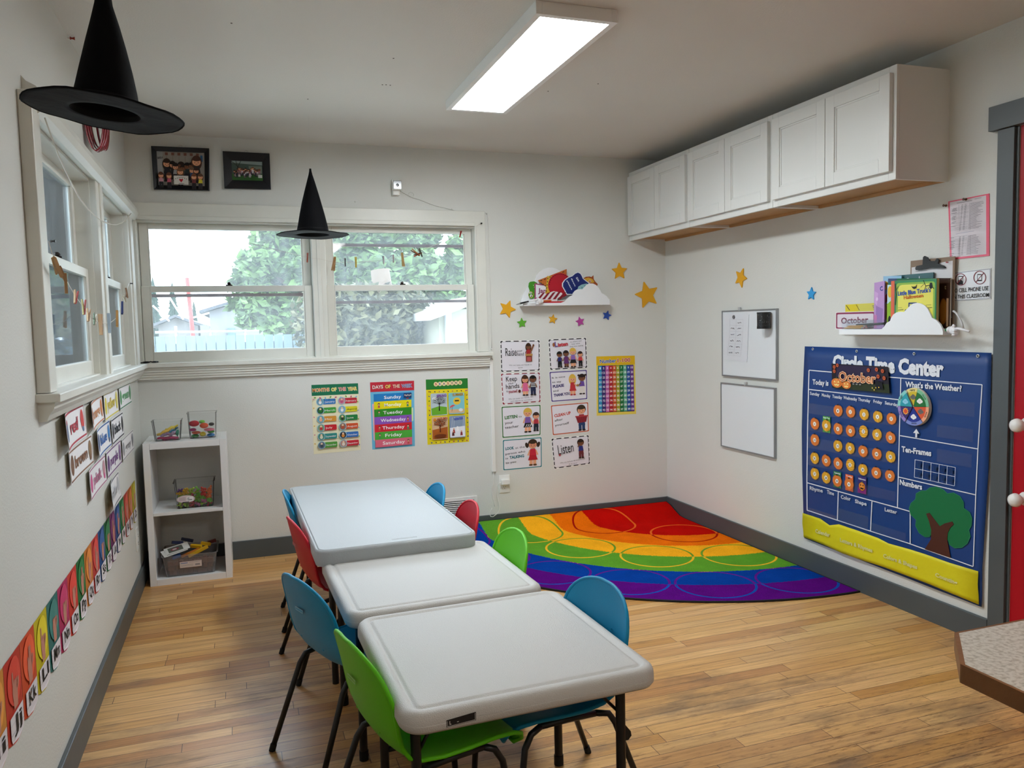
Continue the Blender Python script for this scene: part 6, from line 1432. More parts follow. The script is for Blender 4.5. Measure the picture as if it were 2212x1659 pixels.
upright('sky_blue_book', 0.040, 0.006, 770, 1050, 190, '8fbcd8', 'sky blue picture book with yellow and red cover art', 'book', lambda s_: [s_.ell(16,18,16,8,paper('e8b838')), s_.poly([(0,42),(30,30),(40,44),(12,52)], paper('b02a34')), s_.ell(10,17,7,6,paper('2c3a4a')), s_.rect(2,52,40,98,paper('c8a080'))], group=BG, vt1=182)
upright('indigo_book', 0.050, 0.007, 845, 1560, 226, '283a6e', 'dark blue and green picture book behind the yellow one', 'book', lambda s_: [s_.rect(0,8,14,100,paper('1f6a5a')), s_.rect(20,0,100,100,paper('1f6a48'))], group=BG, vt1=222)
upright('purple_package', 0.058, 0.006, 632, 790, 292, 'b48ac4', 'shiny pink and purple package standing left of the books', 'package', lambda s_: [s_.text('C', (60,20), (88,19), 9, paper('2c3a8a'), 0.04), s_.poly([(5,18),(40,24),(30,50),(6,44)], paper('c9a0d4')), s_.poly([(20,50),(90,58),(80,90),(22,84)], paper('9a78b4')), s_.ell(30,36,10,4,paper('e0c8e8')), s_.rect(5,70,30,98,paper('c47aae'))], vt1=262)
upright('lime_book', 0.062, 0.006, 834, 1100, 324, 'b8d8e0', 'pale picture book with a yellow sun and lime green shape', 'book', lambda s_: [s_.ell(16,16,14,13,paper('e0bc3a')), s_.poly([(0,44),(22,36),(34,100),(0,100)], paper('8fb82c')), s_.ell(16,80,9,10,INK)], group=BG, vt1=318)
def truck(s_):
    c0 = M('e0d84e', 0.3); s_.rrect(1, 1.5, 99, 99, 3, paper('3a8a5a')); s_.rrect(4, 5, 97, 99, 6, paper('8fb84e')); s_.rrect(9, 9, 93, 97, 10, c0)
    tb = paper('141a1c')
    s_.line([(70,2),(76,14),(72,26)], 1.4, tb); s_.line([(76,14),(86,12),(95,20)], 1.6, tb); s_.line([(74,8),(64,16)], 0.8, tb); s_.ell(88,15,4,5,tb); s_.ell(88,10,3,2.6,tb)
    s_.line([(2,6),(5,30),(3,50)], 2, tb); s_.line([(4,20),(10,12)], 1, tb); s_.poly([(42,12),(47,14.5),(49,13),(51,14.5),(56,9),(54,17),(49,19),(45,17)], tb)
    s_.text('Little Blue Truck\'s', (9,31), (88,26), 8.5, paper('1f4fa8'), 0.03); s_.text('Halloween', (24,39), (71,36), 7.5, paper('cf6420'), 0.02)
    s_.line([(10,56),(20,56)], 0.5, INK); s_.line([(78,52),(90,52)], 0.5, INK); s_.text('Alice', (10,62), (24,61), 2.4, tb) if False else s_.line([(10,61),(24,60)], 0.9, tb); s_.line([(76,58),(92,57)], 0.9, tb)
    s_.rect(36,46,56,60,paper('22386e')); s_.rect(39,49,46,57,paper('c8cc7a')); s_.rect(48,49,54,57,paper('9aa86a')); s_.poly([(28,60),(62,60),(64,72),(26,72)], paper('1a2c58')); s_.ell(62,52,4,3,tb)
    for x_ in (90, 93): s_.line([(x_,84),(x_-2,94)], 0.8, tb)
r = upright('halloween_board_book', 0.082, 0.016, 948, 1592, 262, '2f7a52', 'yellow board book titled Little Blue Truck\'s Halloween', 'book', truck, page='b09a5a', group=BG, vt1=226)
upright('orange_book', 0.080, 0.010, 892, 944, 266, 'd8582a', 'thin orange book spine left of the yellow board book', 'book', group=BG, vt1=262)
def octc(s_):
    s_.rrect(1.5, 3, 98.5, 97, 4, paper('8a3050')); s_.rrect(5, 13, 96, 90, 4, paper('dcd4dc')); s_.text('October', (15, 68), (84, 64), 34, paper('7a3a52'), 0.03)
P0 = PR(W-0.050); A_, B2 = P0(*kR(36,745)), P0(*kR(648,728))
s = Sheet(quadmap([A_, B2, Vector((B2.x, B2.y, zt+0.0006)), Vector((A_.x, A_.y, zt+0.0006))], 100, 100), NR, 0.0); s.prism([Vector((W-0.05, A_.y, zt+0.0006)), Vector((W-0.05, B2.y, zt+0.0006)), B2, A_], (0.002, 0, 0), paper('eceaec')); s.h = 0.0002; octc(s)
sheet_thing('october_card', s, 'white card reading October with a maroon border on the right shelf', 'card')
P0 = PR(W-0.044); A_, B2 = P0(*kR(186,628)), P0(*kR(700,600))
s = Sheet(quadmap([A_, B2, Vector((B2.x, B2.y, zt+0.0006)), Vector((A_.x, A_.y, zt+0.0006))], 100, 100), NR, 0.0); s.prism([Vector((W-0.044, A_.y, zt+0.0006)), Vector((W-0.044, B2.y, zt+0.0006)), B2, A_], (0.002, 0, 0), paper('d8c62a')); s.h = 0.0002
s.rect(40, 1, 99, 30, paper('cfc85a')); s.line([(3,3),(14,24)], 2, INK); s.line([(34,2),(44,26)], 2, paper('7a6a2a'))
for k in range(4): s.line([(82+k*2,10+k*7),(96,14+k*7)], 2, paper('4a3a7a'))
sheet_thing('yellow_folder', s, 'yellow patterned folder behind the October card', 'folder')
# clear pencil tray with pencils
ya, yb_ = PR(W-0.085)(*kR(128,960)).y, PR(W-0.085)(*kR(765,960)).y; z1_ = PR(W-0.085)(*kR(120,872)).z
CPL = clear_plastic('tray_plastic', (0.93,0.94,0.95), 0.04)
b = MB(); X0, X1 = W-0.0835, W-0.052; t_ = 0.0012
b.box((X0, ya, zt+0.0006), (X1, yb_, zt+0.002), CPL); b.box((X0, ya, zt+0.002), (X0+t_, yb_, z1_), CPL); b.box((X1-t_, ya, zt+0.002), (X1, yb_, z1_), CPL); b.box((X0+t_, ya, zt+0.002), (X1-t_, ya-t_, z1_), CPL); b.box((X0+t_, yb_+t_, zt+0.002), (X1-t_, yb_, z1_), CPL)
tag(b.build('pencil_tray'), 'clear plastic tray of pencils in front of the October card', 'tray')
def pencil(x, z, ya_, yb2, lb):
    b_ = MB(); L_ = yb2-ya_; sg = 1 if L_ > 0 else -1
    b_.tube([(x, ya_, z), (x, ya_+sg*0.018, z), (x, yb2-sg*0.02, z)], [0.0006, 0.0036, 0.0036], M('d9a030', 0.35, name='pencil_yellow'), 6); b_.tube([(x, ya_-sg*0.001, z), (x, ya_+sg*0.004, z)], [0.0002, 0.0011], INK, 6)
    b_.tube([(x, yb2-sg*0.02, z), (x, yb2-sg*0.009, z)], 0.0038, M('b8b8b0', 0.3, metal=0.7, name='ferrule'), 8); b_.tube([(x, yb2-sg*0.009, z), (x, yb2, z)], 0.0036, M('c07a7a', 0.7), 8); tag(b_.build('pencil', smooth=True, auto=40), lb, 'pencil', 'yellow pencils in the clear tray')
ym = (ya+yb_)/2
pencil(W-0.077, zt+0.0065, ya-0.006, ya-0.006-0.135, 'yellow pencil at the front bottom of the clear tray'); pencil(W-0.068, zt+0.0065, ya-0.014, ya-0.014-0.135, 'yellow pencil lying second from the front in the tray')
pencil(W-0.073, zt+0.0145, ya-0.02, ya-0.02-0.13, 'yellow pencil on top of the others in the tray')
b = MB(); b.tube([(W-0.064, ya-0.075, zt+0.020), (W-0.060, yb_+0.008, zt+0.026)], 0.005, M('18181c', 0.3), 10); tag(b.build('marker_pen', smooth=True), 'black marker lying on the pencils in the clear tray', 'pen')
hand_pointer(PR(W-0.085)(*kR(2105,1040)), PR(W-0.075)(*kR(1790,1015)), 0.80, '1f8a50', PR(W-0.07)(*kR(1620,1030)), 'white glove pointer with green stick at the end of the right cloud shelf', None)
b = MB(); b.tube([PR(W-0.03)(*kR(*q)) for q in [(1850,725),(1890,755),(1930,810),(1965,870),(1990,940),(2005,1000)]], 0.0042, M('cfcfd0', 0.4), 8); tag(b.build('curved_strap', smooth=True), 'pale curved strap hanging behind the glove pointer by the clipboard', 'strap')

# ---- dropped scrap of paper on the floor
p = onp(1846, 1280, 2, 0.0); b = MB(); b.prism([p+Vector(q) for q in ((-0.012,-0.004,0.0005),(0.010,-0.006,0.0005),(0.013,0.004,0.0005),(-0.010,0.006,0.0005))], (0,0,0.0015), WP); tag(b.build('paper_scrap', origin=p), 'tiny white scrap on the floor beside the rug tip', 'scrap')
# ================================================================ STRINGS AND CLOTHESPINS
STR = M('cfcac0', 0.6, name='thin_cotton_string')
def string(name, P, px, r_, label, sag=None):
    b = MB(); b.tube([P(u, v) for u, v in px], r_, STR, 6); return tag(b.build(name, smooth=True), label, 'string')
PSL = PL(0.055)
string('cotton_cord', PSL, [(97,255),(104,275),(113,300),(125,333),(140,365),(155,397),(172,428),(190,452),(207,468),(222,478),(236,484),(250,485.5),(262,482),(274,473),(283,461)], 0.0022, 'thicker white cord sagging across the top of the left window')
LS = [(104.6,521),(112,545),(125,575),(142,603),(163,640),(181,664),(191,681),(205,691),(218,697),(236,699),(250,688),(262,664),(270,640),(275,624),(278.5,612.4)]
string('clothespin_string', PSL, LS, 0.0011, 'string sagging across the left window with clothespins on it')
PSB = PB(-0.045)
BS_ = [(300,468),(360,481),(440,500),(538,524),(600,541),(664,556),(690,559),(702,562),(722,566.5),(768,567),(828,562),(870,554),(908,542),(950,525),(994,505),(1016,495),(1038.8,483)]
string('clothespin_string', PSB, BS_, 0.0009, 'thin string stretched across the back window with clothespins on it')
def make_pin(c1, c2):
    r = empty('clothespin', (0,0,0), org=False); m1, m2 = M(c1, 0.6, var=0.1, bs=30), M(c2, 0.6, var=0.1, bs=30)
    for sg, m in ((-1, m1), (1, m2)):      # y along the pin, jaws at -y
        b = MB(); b.prism([(sg*0.0008, -0.034, -0.0045), (sg*0.0042, -0.033, -0.0045), (sg*0.0055, -0.012, -0.0045), (sg*0.0060, 0.0, -0.0045), (sg*0.0095, 0.036, -0.0045), (sg*0.0062, 0.037, -0.0045), (sg*0.0012, 0.002, -0.0045), (sg*0.0020, -0.020, -0.0045)], (0, 0, 0.009), m); b.build('prong', r)
    b = MB(); b.tube([(0.0026*math.cos(t*0.6), -0.001+0.0026*math.sin(t*0.6), -0.0055+0.011*t/30) for t in range(31)], 0.0006, M('9a9a98', 0.3, metal=0.8, name='spring_wire'), 5); b.build('spring', r)
    return r
PINS = {}
def pin(P, u, v, ang, c, label, sc=1.0, twist=0.0, wall='L'):
    key = c
    if key not in PINS: r = PINS[key] = make_pin(*c)
    else: r = copy_tree(PINS[key])
    r.location = P(u, v)
    # ang: direction of the pin's handles in the plane of the wall, 0 = up, clockwise seen from the room
    a = math.radians(ang)
    if wall == 'L': ex, ez, n_ = Vector((0,1,0)), Vector((0,0,1)), Vector((1,0,0))
    else: ex, ez, n_ = Vector((1,0,0)), Vector((0,0,1)), Vector((0,-1,0))
    y = ex*math.sin(a)+ez*math.cos(a); z = n_; x = y.cross(z)
    tw = math.radians(twist); x2 = x*math.cos(tw)+z*math.sin(tw); z2 = -x*math.sin(tw)+z*math.cos(tw)
    m = Matrix((x2*sc, y*sc, z2*sc)).transposed().to_4x4(); m.translation = P(u, v); r.matrix_world = m
    tag(r, label, 'clothespin', 'clothespins on the %s window string' % ('left' if wall == 'L' else 'back'))
WD = ('b08a5c', 'a67e52')
for args in ((122, 575, 125, WD, 'wooden clothespin nearest the viewer on the left string, lying along it', 1.6, 70), (134, 590, 120, ('8a6a44','a07a50'), 'wooden clothespin second from the near end of the left string', 1.2, 40),
             (142, 611, 180, WD, 'wooden clothespin hanging straight down below the sill of the sash', 1.1, 20), (163.5, 642, 38, ('b08a5c','b03028'), 'wooden clothespin with one red prong on the left string', 0.95, 60),
             (181, 664, 15, ('9a8a4a','a82c24'), 'clothespin with a red and an olive prong on the left string', 0.95, 70), (191, 681, 30, WD, 'small wooden clothespin below the first window post', 0.9, 70),
             (205, 690, 35, ('4f5a3a','c8bca8'), 'clothespin with a dark green prong on the left string', 0.9, 60), (217.5, 702, 2, ('b89068','b08860'), 'long wooden clothespin hanging across the window post', 1.7, 15),
             (236, 699, 3, ('8c949a','98a0a4'), 'grey clothespin hanging at the lowest point of the left string', 1.6, 10), (253, 687, 200, ('c89c58','b88c50'), 'light wooden clothespin on the rising end of the left string', 1.3, 10),
             (264, 664, 205, ('23305f','2a3a70'), 'dark blue clothespin near the window corner', 1.1, 20), (269, 646, 300, ('b8ac98','a89c88'), 'pale clothespin above the blue one', 0.9, 50), (273, 632, 150, ('6a4a3a','8a6a50'), 'dark brown clothespin at the corner end of the left string', 0.9, 50)):
    u, v, ang, c, lb, sc, tw = args; pin(PL(0.062), u, v, ang, c, lb, min(sc*0.8, 1.12), tw*0.7, 'L')
for args in ((663.8, 557, 5, ('a0502c','8a3a20'), 'red-brown clothespin at the left of the back string by the post', 0.8, 75), (721.5, 569, 190, WD, 'wooden clothespin hanging at the left of the right back window', 1.2, 40),
             (745.5, 567, 0, ('b8b0b0','3a3a40'), 'grey clothespin seen end-on over the back window', 0.7, 80), (768.6, 567, 0, ('b8a22c','a8922a'), 'yellow-olive clothespin on the back string', 0.9, 75),
             (828.5, 562, 0, ('2a2a2c','b0a8b0'), 'black and white clothespin on the back string', 0.7, 70), (849.6, 559, 0, ('a8a0a4','8c8488'), 'pale grey clothespin on the back string', 0.7, 75),
             (870, 560, 175, ('b09058','a88850'), 'long wooden clothespin hanging over the middle of the right back window', 1.2, 55), (898, 546, 305, ('6a4a3a','a86a3a'), 'brown clothespin tilted sideways on the back string', 0.9, 40),
             (903, 549, 250, ('b0502c','5a3a30'), 'orange-brown clothespin touching the tilted brown one', 0.8, 40), (908.5, 546, 340, ('9aa09a','3a4a3a'), 'small greenish grey clothespin beside the tilted pair', 0.8, 60), (994.5, 506, 15, ('a8332c','8a2a24'), 'small red clothespin at the upper right corner of the back window', 0.6, 60)):
    u, v, ang, c, lb, sc, tw = args; pin(PB(-0.05), u, v, ang, c, lb, sc, tw, 'B')

# ---- dark plastic spectacles on the window sill
p = Vector((0.075, -0.030, 1.1815)); BP = M('111214', 0.25, name='black_plastic')
r = empty('toy_spectacles', p, 'small black toy spectacles lying at the left end of the back window sill', 'spectacles')
for dx in (-0.022, 0.022):
    b = MB(); b.tube([p+Vector((dx+0.017*math.cos(t*PI/8), 0.012*math.sin(t*PI/8), 0.006+0.002*math.sin(t*PI/8))) for t in range(16)], 0.003, BP, 6, closed=True); b.build('rim', r, smooth=True)
b = MB(); b.tube([p+Vector((-0.006, 0, 0.007)), p+Vector((0, 0, 0.009)), p+Vector((0.006, 0, 0.007))], 0.003, BP, 6); b.build('bridge', r, smooth=True)
b = MB(); b.tube([p+Vector((-0.039, 0, 0.006)), p+Vector((-0.048, -0.008, 0.004)), p+Vector((-0.055, -0.018, 0.0035))], 0.0025, BP, 6); b.build('temple', r, smooth=True)

# ================================================================ BINS OF TOYS ON THE CUBE SHELF
BIN = clear_plastic('clear_bin_plastic', (0.975, 0.98, 0.98), 0.03); TUB = clear_plastic('cloudy_tub_plastic', (0.88, 0.86, 0.88), 0.14)
def bin_(name, x0, x1, y0, y1, z0, z1, flare, mat, label, rim=0.004, wavy=0.0):
    cx_, cy_ = (x0+x1)/2, (y0+y1)/2; w0, d0 = x1-x0, y1-y0; r = empty(name, (cx_, cy_, z0), label, 'bin')
    w1, d1 = w0+2*flare, d0+2*flare; t = 0.0015; b = MB()
    def lp(w_, d_, z, wv=0): return [(x, y, z_+(wv*math.cos((x-cx_)/w_*2*PI)*-1 if wv else 0)) for x, y, z_ in rrloop(w_, d_, 0.014, z, 5, cx_, cy_)]
    b.loops([lp(w0, d0, z0+0.0004), lp(w0+0.004, d0+0.004, z0+0.006), lp(w1, d1, z1, wavy), lp(w1+2*rim, d1+2*rim, z1+0.002, wavy), lp(w1+2*rim, d1+2*rim, z1+0.004, wavy), lp(w1-2*t, d1-2*t, z1+0.004, wavy), lp(w0+0.004-2*t, d0+0.004-2*t, z0+0.008), lp(w0-2*t, d0-2*t, z0+0.003)], mat)
    b.build('body', r, smooth=True, auto=40); return r
bin_('clear_bin', 0.099, 0.223, -0.293, -0.190, 0.7695, 0.866, 0.012, BIN, 'small clear bin of long rubbery toys on the shelf top, left', 0.003, 0.008)
bin_('clear_bin', 0.273, 0.404, -0.275, -0.160, 0.7695, 0.905, 0.008, BIN, 'clear bin of smooth coloured stones on the shelf top, right')
bc = bin_('clear_bin', 0.191, 0.373, -0.300, -0.170, 0.3935, 0.533, 0.010, BIN, 'clear bin of bead-like linking toys on the middle shelf', 0.006)
bd_ = bin_('storage_tub', 0.122, 0.366, -0.335, -0.120, 0.0335, 0.146, 0.016, TUB, 'cloudy plastic tub of brown blocks on the lowest shelf', 0.006)
s = Sheet(lambda u, v: Vector((0.238+u, -0.3075-v*0.04, 0.446-v)), NB, 0.001); s.body([(0.047*math.cos(t*PI/12), 0.021*math.sin(t*PI/12)) for t in range(24)], paper('b8a8a8')); s.ell(0, 0, 0.043, 0.018, paper('d6c6c8')); s.rect(0.004, -0.012, 0.038, 0.012, paper('e8e6e4'))
for k in range(5): s.line([(-0.034, -0.009+k*0.004), (-0.002, -0.0095+k*0.004)], 0.0009, paper('6a5a60'))
s.line([(0.008, -0.004), (0.018, -0.005)], 0.003, INK); s.line([(0.008, 0.005), (0.032, 0.004)], 0.003, INK); s.rect(-0.018, 0.0145, 0.016, 0.019, INK); s.build('oval_label', bc)
s = Sheet(lambda u, v: Vector((0.248+u, -0.350-0.0+0.03*v*4, 0.098-v)), NB, 0.0015); s.body([(-0.055,-0.016),(0.055,-0.016),(0.055,0.018),(-0.055,0.018)], paper('ddd0cc')); s.line([(-0.05,-0.008),(-0.015,-0.008)], 0.004, paper('5a7ab0')); s.line([(-0.008,-0.010),(0.05,-0.011)], 0.0015, paper('6a6468'))
for k in range(2): s.line([(-0.05, 0.003+k*0.006), (0.012, 0.002+k*0.006)], 0.0011, paper('6a6468'))
s.rect(0.022, 0.0, 0.046, 0.010, paper('9a9296')); s.build('paper_label', bd_)
rnd = random.Random(21)
# rubbery toys
for i, (c, x0_, x1_, y_, z0_, z1_, rr, nm) in enumerate((('c8306a', 0.108, 0.214, -0.262, 0.780, 0.780, 0.0085, 'pink'), ('d9b23a', 0.106, 0.175, -0.250, 0.795, 0.826, 0.008, 'mustard yellow'), ('d8c03a', 0.150, 0.212, -0.235, 0.822, 0.842, 0.007, 'bright yellow'),
        ('c87a8a', 0.120, 0.205, -0.240, 0.797, 0.799, 0.007, 'dusty rose'), ('3a8ab0', 0.160, 0.214, -0.225, 0.802, 0.830, 0.006, 'blue'), ('a890b8', 0.130, 0.170, -0.270, 0.795, 0.808, 0.007, 'lilac'), ('b8a0c0', 0.172, 0.200, -0.272, 0.792, 0.816, 0.007, 'pale purple'), ('2a8a6a', 0.207, 0.213, -0.262, 0.790, 0.822, 0.008, 'teal green'))):
    b = MB(); mt = M(c, 0.4); n_ = 7; pts = [(lerp(x0_, x1_, k/(n_-1)), y_+0.006*math.sin(k*1.3+i), lerp(z0_, z1_, k/(n_-1))+0.003*math.sin(k*2+i)) for k in range(n_)]
    b.tube(pts, [rr*(0.55+0.6*math.sin(PI*(k+0.6)/n_)) for k in range(n_)], mt, 8)
    for k in (2, 4): b.tube([pts[k], (pts[k][0]+0.002, pts[k][1]-0.012, pts[k][2]-0.008)], rr*0.4, mt, 6)
    tag(b.build('rubber_toy', smooth=True), '%s rubbery toy in the small clear bin' % nm, 'toy', 'rubbery toys in the small clear bin')
# painted stones
for c, x, z, y, a, b2, nm in (('c0182c', 0.296, 0.848, -0.238, 0.027, 0.017, 'big red stone on top of the pile'), ('6ab82c', 0.335, 0.852, -0.205, 0.016, 0.010, 'lime green stone at the back of the pile'), ('e0541c', 0.346, 0.834, -0.240, 0.023, 0.0155, 'round orange-red stone in the upper middle'),
        ('2a2a24', 0.384, 0.838, -0.225, 0.015, 0.010, 'black and green stone at the right'), ('b8347a', 0.288, 0.815, -0.245, 0.019, 0.009, 'magenta stone under the red one'), ('e0788a', 0.372, 0.811, -0.247, 0.028, 0.009, 'pink stone at the right'), ('dd5a2a', 0.305, 0.799, -0.250, 0.024, 0.0085, 'flat orange stone at the left'),
        ('e8cc1c', 0.338, 0.789, -0.252, 0.017, 0.013, 'yellow stone at the front bottom'), ('2a8a3a', 0.299, 0.7815, -0.252, 0.020, 0.0105, 'dark green stone at the bottom left'), ('1f78b8', 0.379, 0.7815, -0.252, 0.021, 0.0095, 'blue stone at the bottom right'), ('4fae3a', 0.380, 0.797, -0.232, 0.019, 0.008, 'grass green stone behind the blue one')):
    b = MB(); b.ball((0,0,0), 1.0, M(c, 0.3), 18, 12, (a, a*0.8, b2)); o = b.build('painted_stone', smooth=True); o.location = (x, y, z); tag(o, nm+' in the clear bin', 'stone', 'painted stones in the clear bin')
# bead links: clusters of balls
LK = {}
def link(c, nb):
    k = (c, nb)
    if k in LK:
        o = LK[k].copy(); COL.objects.link(o); return o
    b = MB(); mt = M(c, 0.35); b.ball((0,0,0), 0.0062, mt, 10, 7)
    for i in range(nb): a = 2*PI*i/nb; b.ball((0.0115*math.cos(a), 0.0115*math.sin(a), 0), 0.0062, mt, 10, 7); b.tube([(0,0,0), (0.0115*math.cos(a), 0.0115*math.sin(a), 0)], 0.0035, mt, 6)
    o = b.build('bead_link', smooth=True); LK[k] = o; return o
CLN = {'e0b418':'yellow','d8301c':'red','e8742c':'orange','6ab82a':'green','a0c83a':'lime','d87aa0':'pink','2a3a90':'navy','5a2a8a':'violet','c84a50':'coral','2f8fd0':'sky blue'}
zone = lambda x, z: 'e0b418' if x < 0.262 and z > 0.455 else ('d8301c' if 0.30 < x < 0.345 and z > 0.46 else ('e8742c' if x > 0.345 and z > 0.43 else ('6ab82a' if x > 0.30 and z > 0.42 else ('a0c83a' if x < 0.25 and z > 0.42 else rnd.choice(('d87aa0','e8742c','c84a50','a0c83a','6ab82a'))))))
for lay in range(6):
    z = 0.4085+lay*0.0165; hw = 0.076+0.006*lay/6
    for col_ in range(6):
        for row in range(2 if lay < 5 else 1):
            x = 0.282-hw+(2*hw)*(col_+0.5*(lay % 2)*0.4)/5.3+rnd.uniform(-0.003, 0.003); y = -0.280+row*0.034+rnd.uniform(-0.003, 0.003)
            c = zone(x, z+rnd.uniform(-0.01, 0.01)); 
            if lay == 5 and rnd.random() < 0.4: c = rnd.choice(('2a3a90', '5a2a8a', '2f8fd0'))
            o = link(c, rnd.choice((3, 4, 6))); o.location = (x, y, z); o.rotation_euler = (rnd.uniform(-1.2, 1.2), rnd.uniform(-1, 1), rnd.uniform(0, 3))
            wh_ = ('left', 'left', 'middle', 'middle', 'right', 'right')[col_]
            tag(o, '%s ball-linked plastic piece in the bin on the middle shelf' % CLN[c], 'toy', '%s linking pieces in the middle shelf bin' % CLN[c])
# brown blocks
BR = M('7a4430', 0.55, var=0.2, bs=60, name='brown_block_wood'); mb = None
for lay in range(3):
    for i in range(9):
        for j in range(2):
            sx_, sy_, sz_ = rnd.choice(((0.012, 0.010, 0.010), (0.016, 0.008, 0.011), (0.010, 0.010, 0.012)))
            x = 0.146+i*0.0245+rnd.uniform(-0.003, 0.003); y = -0.312+j*0.045+rnd.uniform(-0.004, 0.004); z = 0.0385+sz_+lay*0.0255
            b = MB(); b.box((-sx_, -sy_, -sz_), (sx_, sy_, sz_), BR); o = b.build('wooden_block', bev=0.001); o.location = (x, y, z); o.rotation_euler = (0, 0, rnd.uniform(-0.5, 0.5))
            tag(o, 'small brown wooden block seen through the cloudy tub', 'block', 'brown wooden blocks in the cloudy tub')
for i, (c, x, y, z, a, l_, nm) in enumerate((('c89a1c', 0.285, -0.30, 0.150, 0.25, 0.055, 'mustard strip lying at the front'), ('d8b01c', 0.275, -0.27, 0.172, -0.5, 0.032, 'yellow block on the heap'), ('d8a81c', 0.325, -0.26, 0.178, 0.6, 0.028, 'tilted yellow block at the right'), ('5a1c1c', 0.355, -0.22, 0.178, 0.2, 0.022, 'dark maroon block at the right end'), ('b86a1c', 0.245, -0.285, 0.142, 0.1, 0.05, 'orange-brown strip at the front'),
        ('1c2a5a', 0.175, -0.20, 0.185, 0.3, 0.030, 'dark blue block at the back left'), ('242c4a', 0.225, -0.18, 0.190, -0.2, 0.032, 'navy block at the back middle'), ('2a5aa0', 0.175, -0.315, 0.138, 0.2, 0.022, 'blue block under the cards'))):
    b = MB(); b.box((-l_, -0.008, -0.008), (l_, 0.008, 0.008), M(c, 0.4)); o = b.build('toy_brick', bev=0.0015); o.location = (x, y, z); o.rotation_euler = (0.3*math.sin(i), -0.35*math.cos(i*1.7), a); tag(o, nm+' in the cloudy tub', 'block', 'coloured bricks heaped in the cloudy tub')
for i, (x, y, z, a, nm) in enumerate(((0.165, -0.300, 0.166, 0.35, 'lower white picture card on the cloudy tub'), (0.178, -0.290, 0.174, 0.25, 'white picture card with a small red photo, on top of the tub'))):
    m3 = Matrix.Rotation(a, 3, 'Z') @ Matrix.Rotation(0.20, 3, 'X') @ Matrix.Rotation(-0.18, 3, 'Y')
    s = Sheet((lambda m3, x, y, z: lambda u, v: Vector((x, y, z))+m3 @ Vector((u, -v, 0)))(m3, x, y, z), m3 @ Vector((0,0,1)), 0.001); s.body([(-0.062,-0.04),(0.062,-0.04),(0.062,0.04),(-0.062,0.04)], paper('d8d8d4'))
    s.rect(-0.045, -0.028, 0.03, 0.028, paper('5a6058')); s.ell(-0.01, 0, 0.022, 0.014, paper('8a3040')); s.ell(-0.012, 0, 0.012, 0.008, paper('c8c0c0')); sheet_thing('picture_card', s, nm, 'card')

# ================================================================ OUTSIDE
GRND = M('bdb9ac', 0.9, var=0.15, bs=3, name='pale_bounce_ground')  # ground made pale so it bounces sky light up to the ceiling
b = MB(); b.box((-30, 0.16, -0.35), (45, 60, -0.30), GRND); b.box((-30, YF, -0.35), (-0.16, 0.16, -0.30), GRND); tag(b.build('ground_outside'), 'unseen yard ground outside the windows, kept pale to bounce light indoors', 'ground', kind='structure')
def O(u, v, Y): return onp(u, v, 1, Y)
FN = M('5f7078', 0.8, var=0.1, bs=2, name='weathered_blue_grey_boards')
a, c = O(325, 727, 6.0), O(672, 722, 6.0); r = empty('board_fence', (a.x, 6, -0.3), 'blue-grey weathered board fence outside the left back window', 'fence')
b = MB(); n_ = 24
for i in range(n_): x = lerp(a.x-0.3, c.x+0.6, i/n_); b.box((x, 6.0, -0.3), (x+(c.x-a.x+0.9)/n_-0.012, 6.03, lerp(a.z, c.z, i/n_)), FN)
b.box((a.x-0.3, 6.03, a.z-0.2), (c.x+0.6, 6.07, a.z-0.1), FN); b.build('boards', r)
# chain-link fence behind
r = empty('wire_fence', (0, 9, -0.3), 'metal pipe fence standing behind the board fence', 'fence'); GP = M('8a8f90', 0.5, metal=0.4, name='galvanised_pipe')
a, c = O(335, 718, 9), O(560, 715, 9); b = MB(); b.tube([a, c], 0.02, GP, 8); b.build('top_rail', r, smooth=True)
for u in (380, 455, 530): q = O(u, 715, 9); b = MB(); b.tube([(q.x, 9, -0.3), (q.x, 9, q.z+(0.08 if u == 380 else 0.0))], 0.022, GP, 8); b.build('post', r, smooth=True)
def house(name, front_px, Y, depth, wallc, roofc, label, eave=0.25):
    """front_px: left-bottom, left-eave, apex, right-eave, right-bottom pixels of a gable end at distance Y"""
    P_ = [O(u, v, Y) for u, v in front_px]; P_[0].z = P_[4].z = -0.3; P_[0].x = P_[1].x; P_[4].x = P_[3].x
    r = empty(name, (P_[0].x, Y, -0.3), label, 'building', ); b = MB(); b.prism(P_, (0, depth, 0), M(wallc, 0.8, var=0.05, bs=1)); b.build('walls', r)
    b = MB(); t = Vector((0, 0, 0.08))
    for p, q in ((P_[1], P_[2]), (P_[3], P_[2])):
        d = (p-q).normalized()*eave; b.prism([p+d+Vector((0,-0.3,0.02)), q+Vector((0,-0.3,0.02)), q+Vector((0,-0.3,0.10)), p+d+Vector((0,-0.3,0.10))], (0, depth+0.6, 0), M(roofc, 0.8, name='roof_'+roofc))
    b.build('roof', r); return r
g = house('garage', [(342,728),(342,703),(380,687),(428,704),(428,728)], 22, 7, '74706e', '4a4a4e', 'low gabled garage far behind the fences')
hs = house('neighbour_house', [(452,728),(452,673),(560,640),(668,673),(668,728)], 18, 8, '727276', '44464c', 'pale gabled house behind the big tree')
q0, q1 = O(491, 709, 17.9), O(509, 728, 17.9); b = MB(); b.box((q0.x, 17.93, -0.3), (q1.x, 17.99, q0.z), M('4d625e', 0.6, name='sage_shed_door')); b.build('door', hs)
q0, q1 = O(432, 702, 16), O(450, 728, 16); b = MB(); b.box((q0.x, 16, -0.3), (q1.x, 17.5, q0.z), M('66635f', 0.8, name='carport_grey')); tag(b.build('carport', origin=(q0.x, 20, -0.3)), 'small flat grey carport between the garage and the house', 'building')  # plain box in one even grey
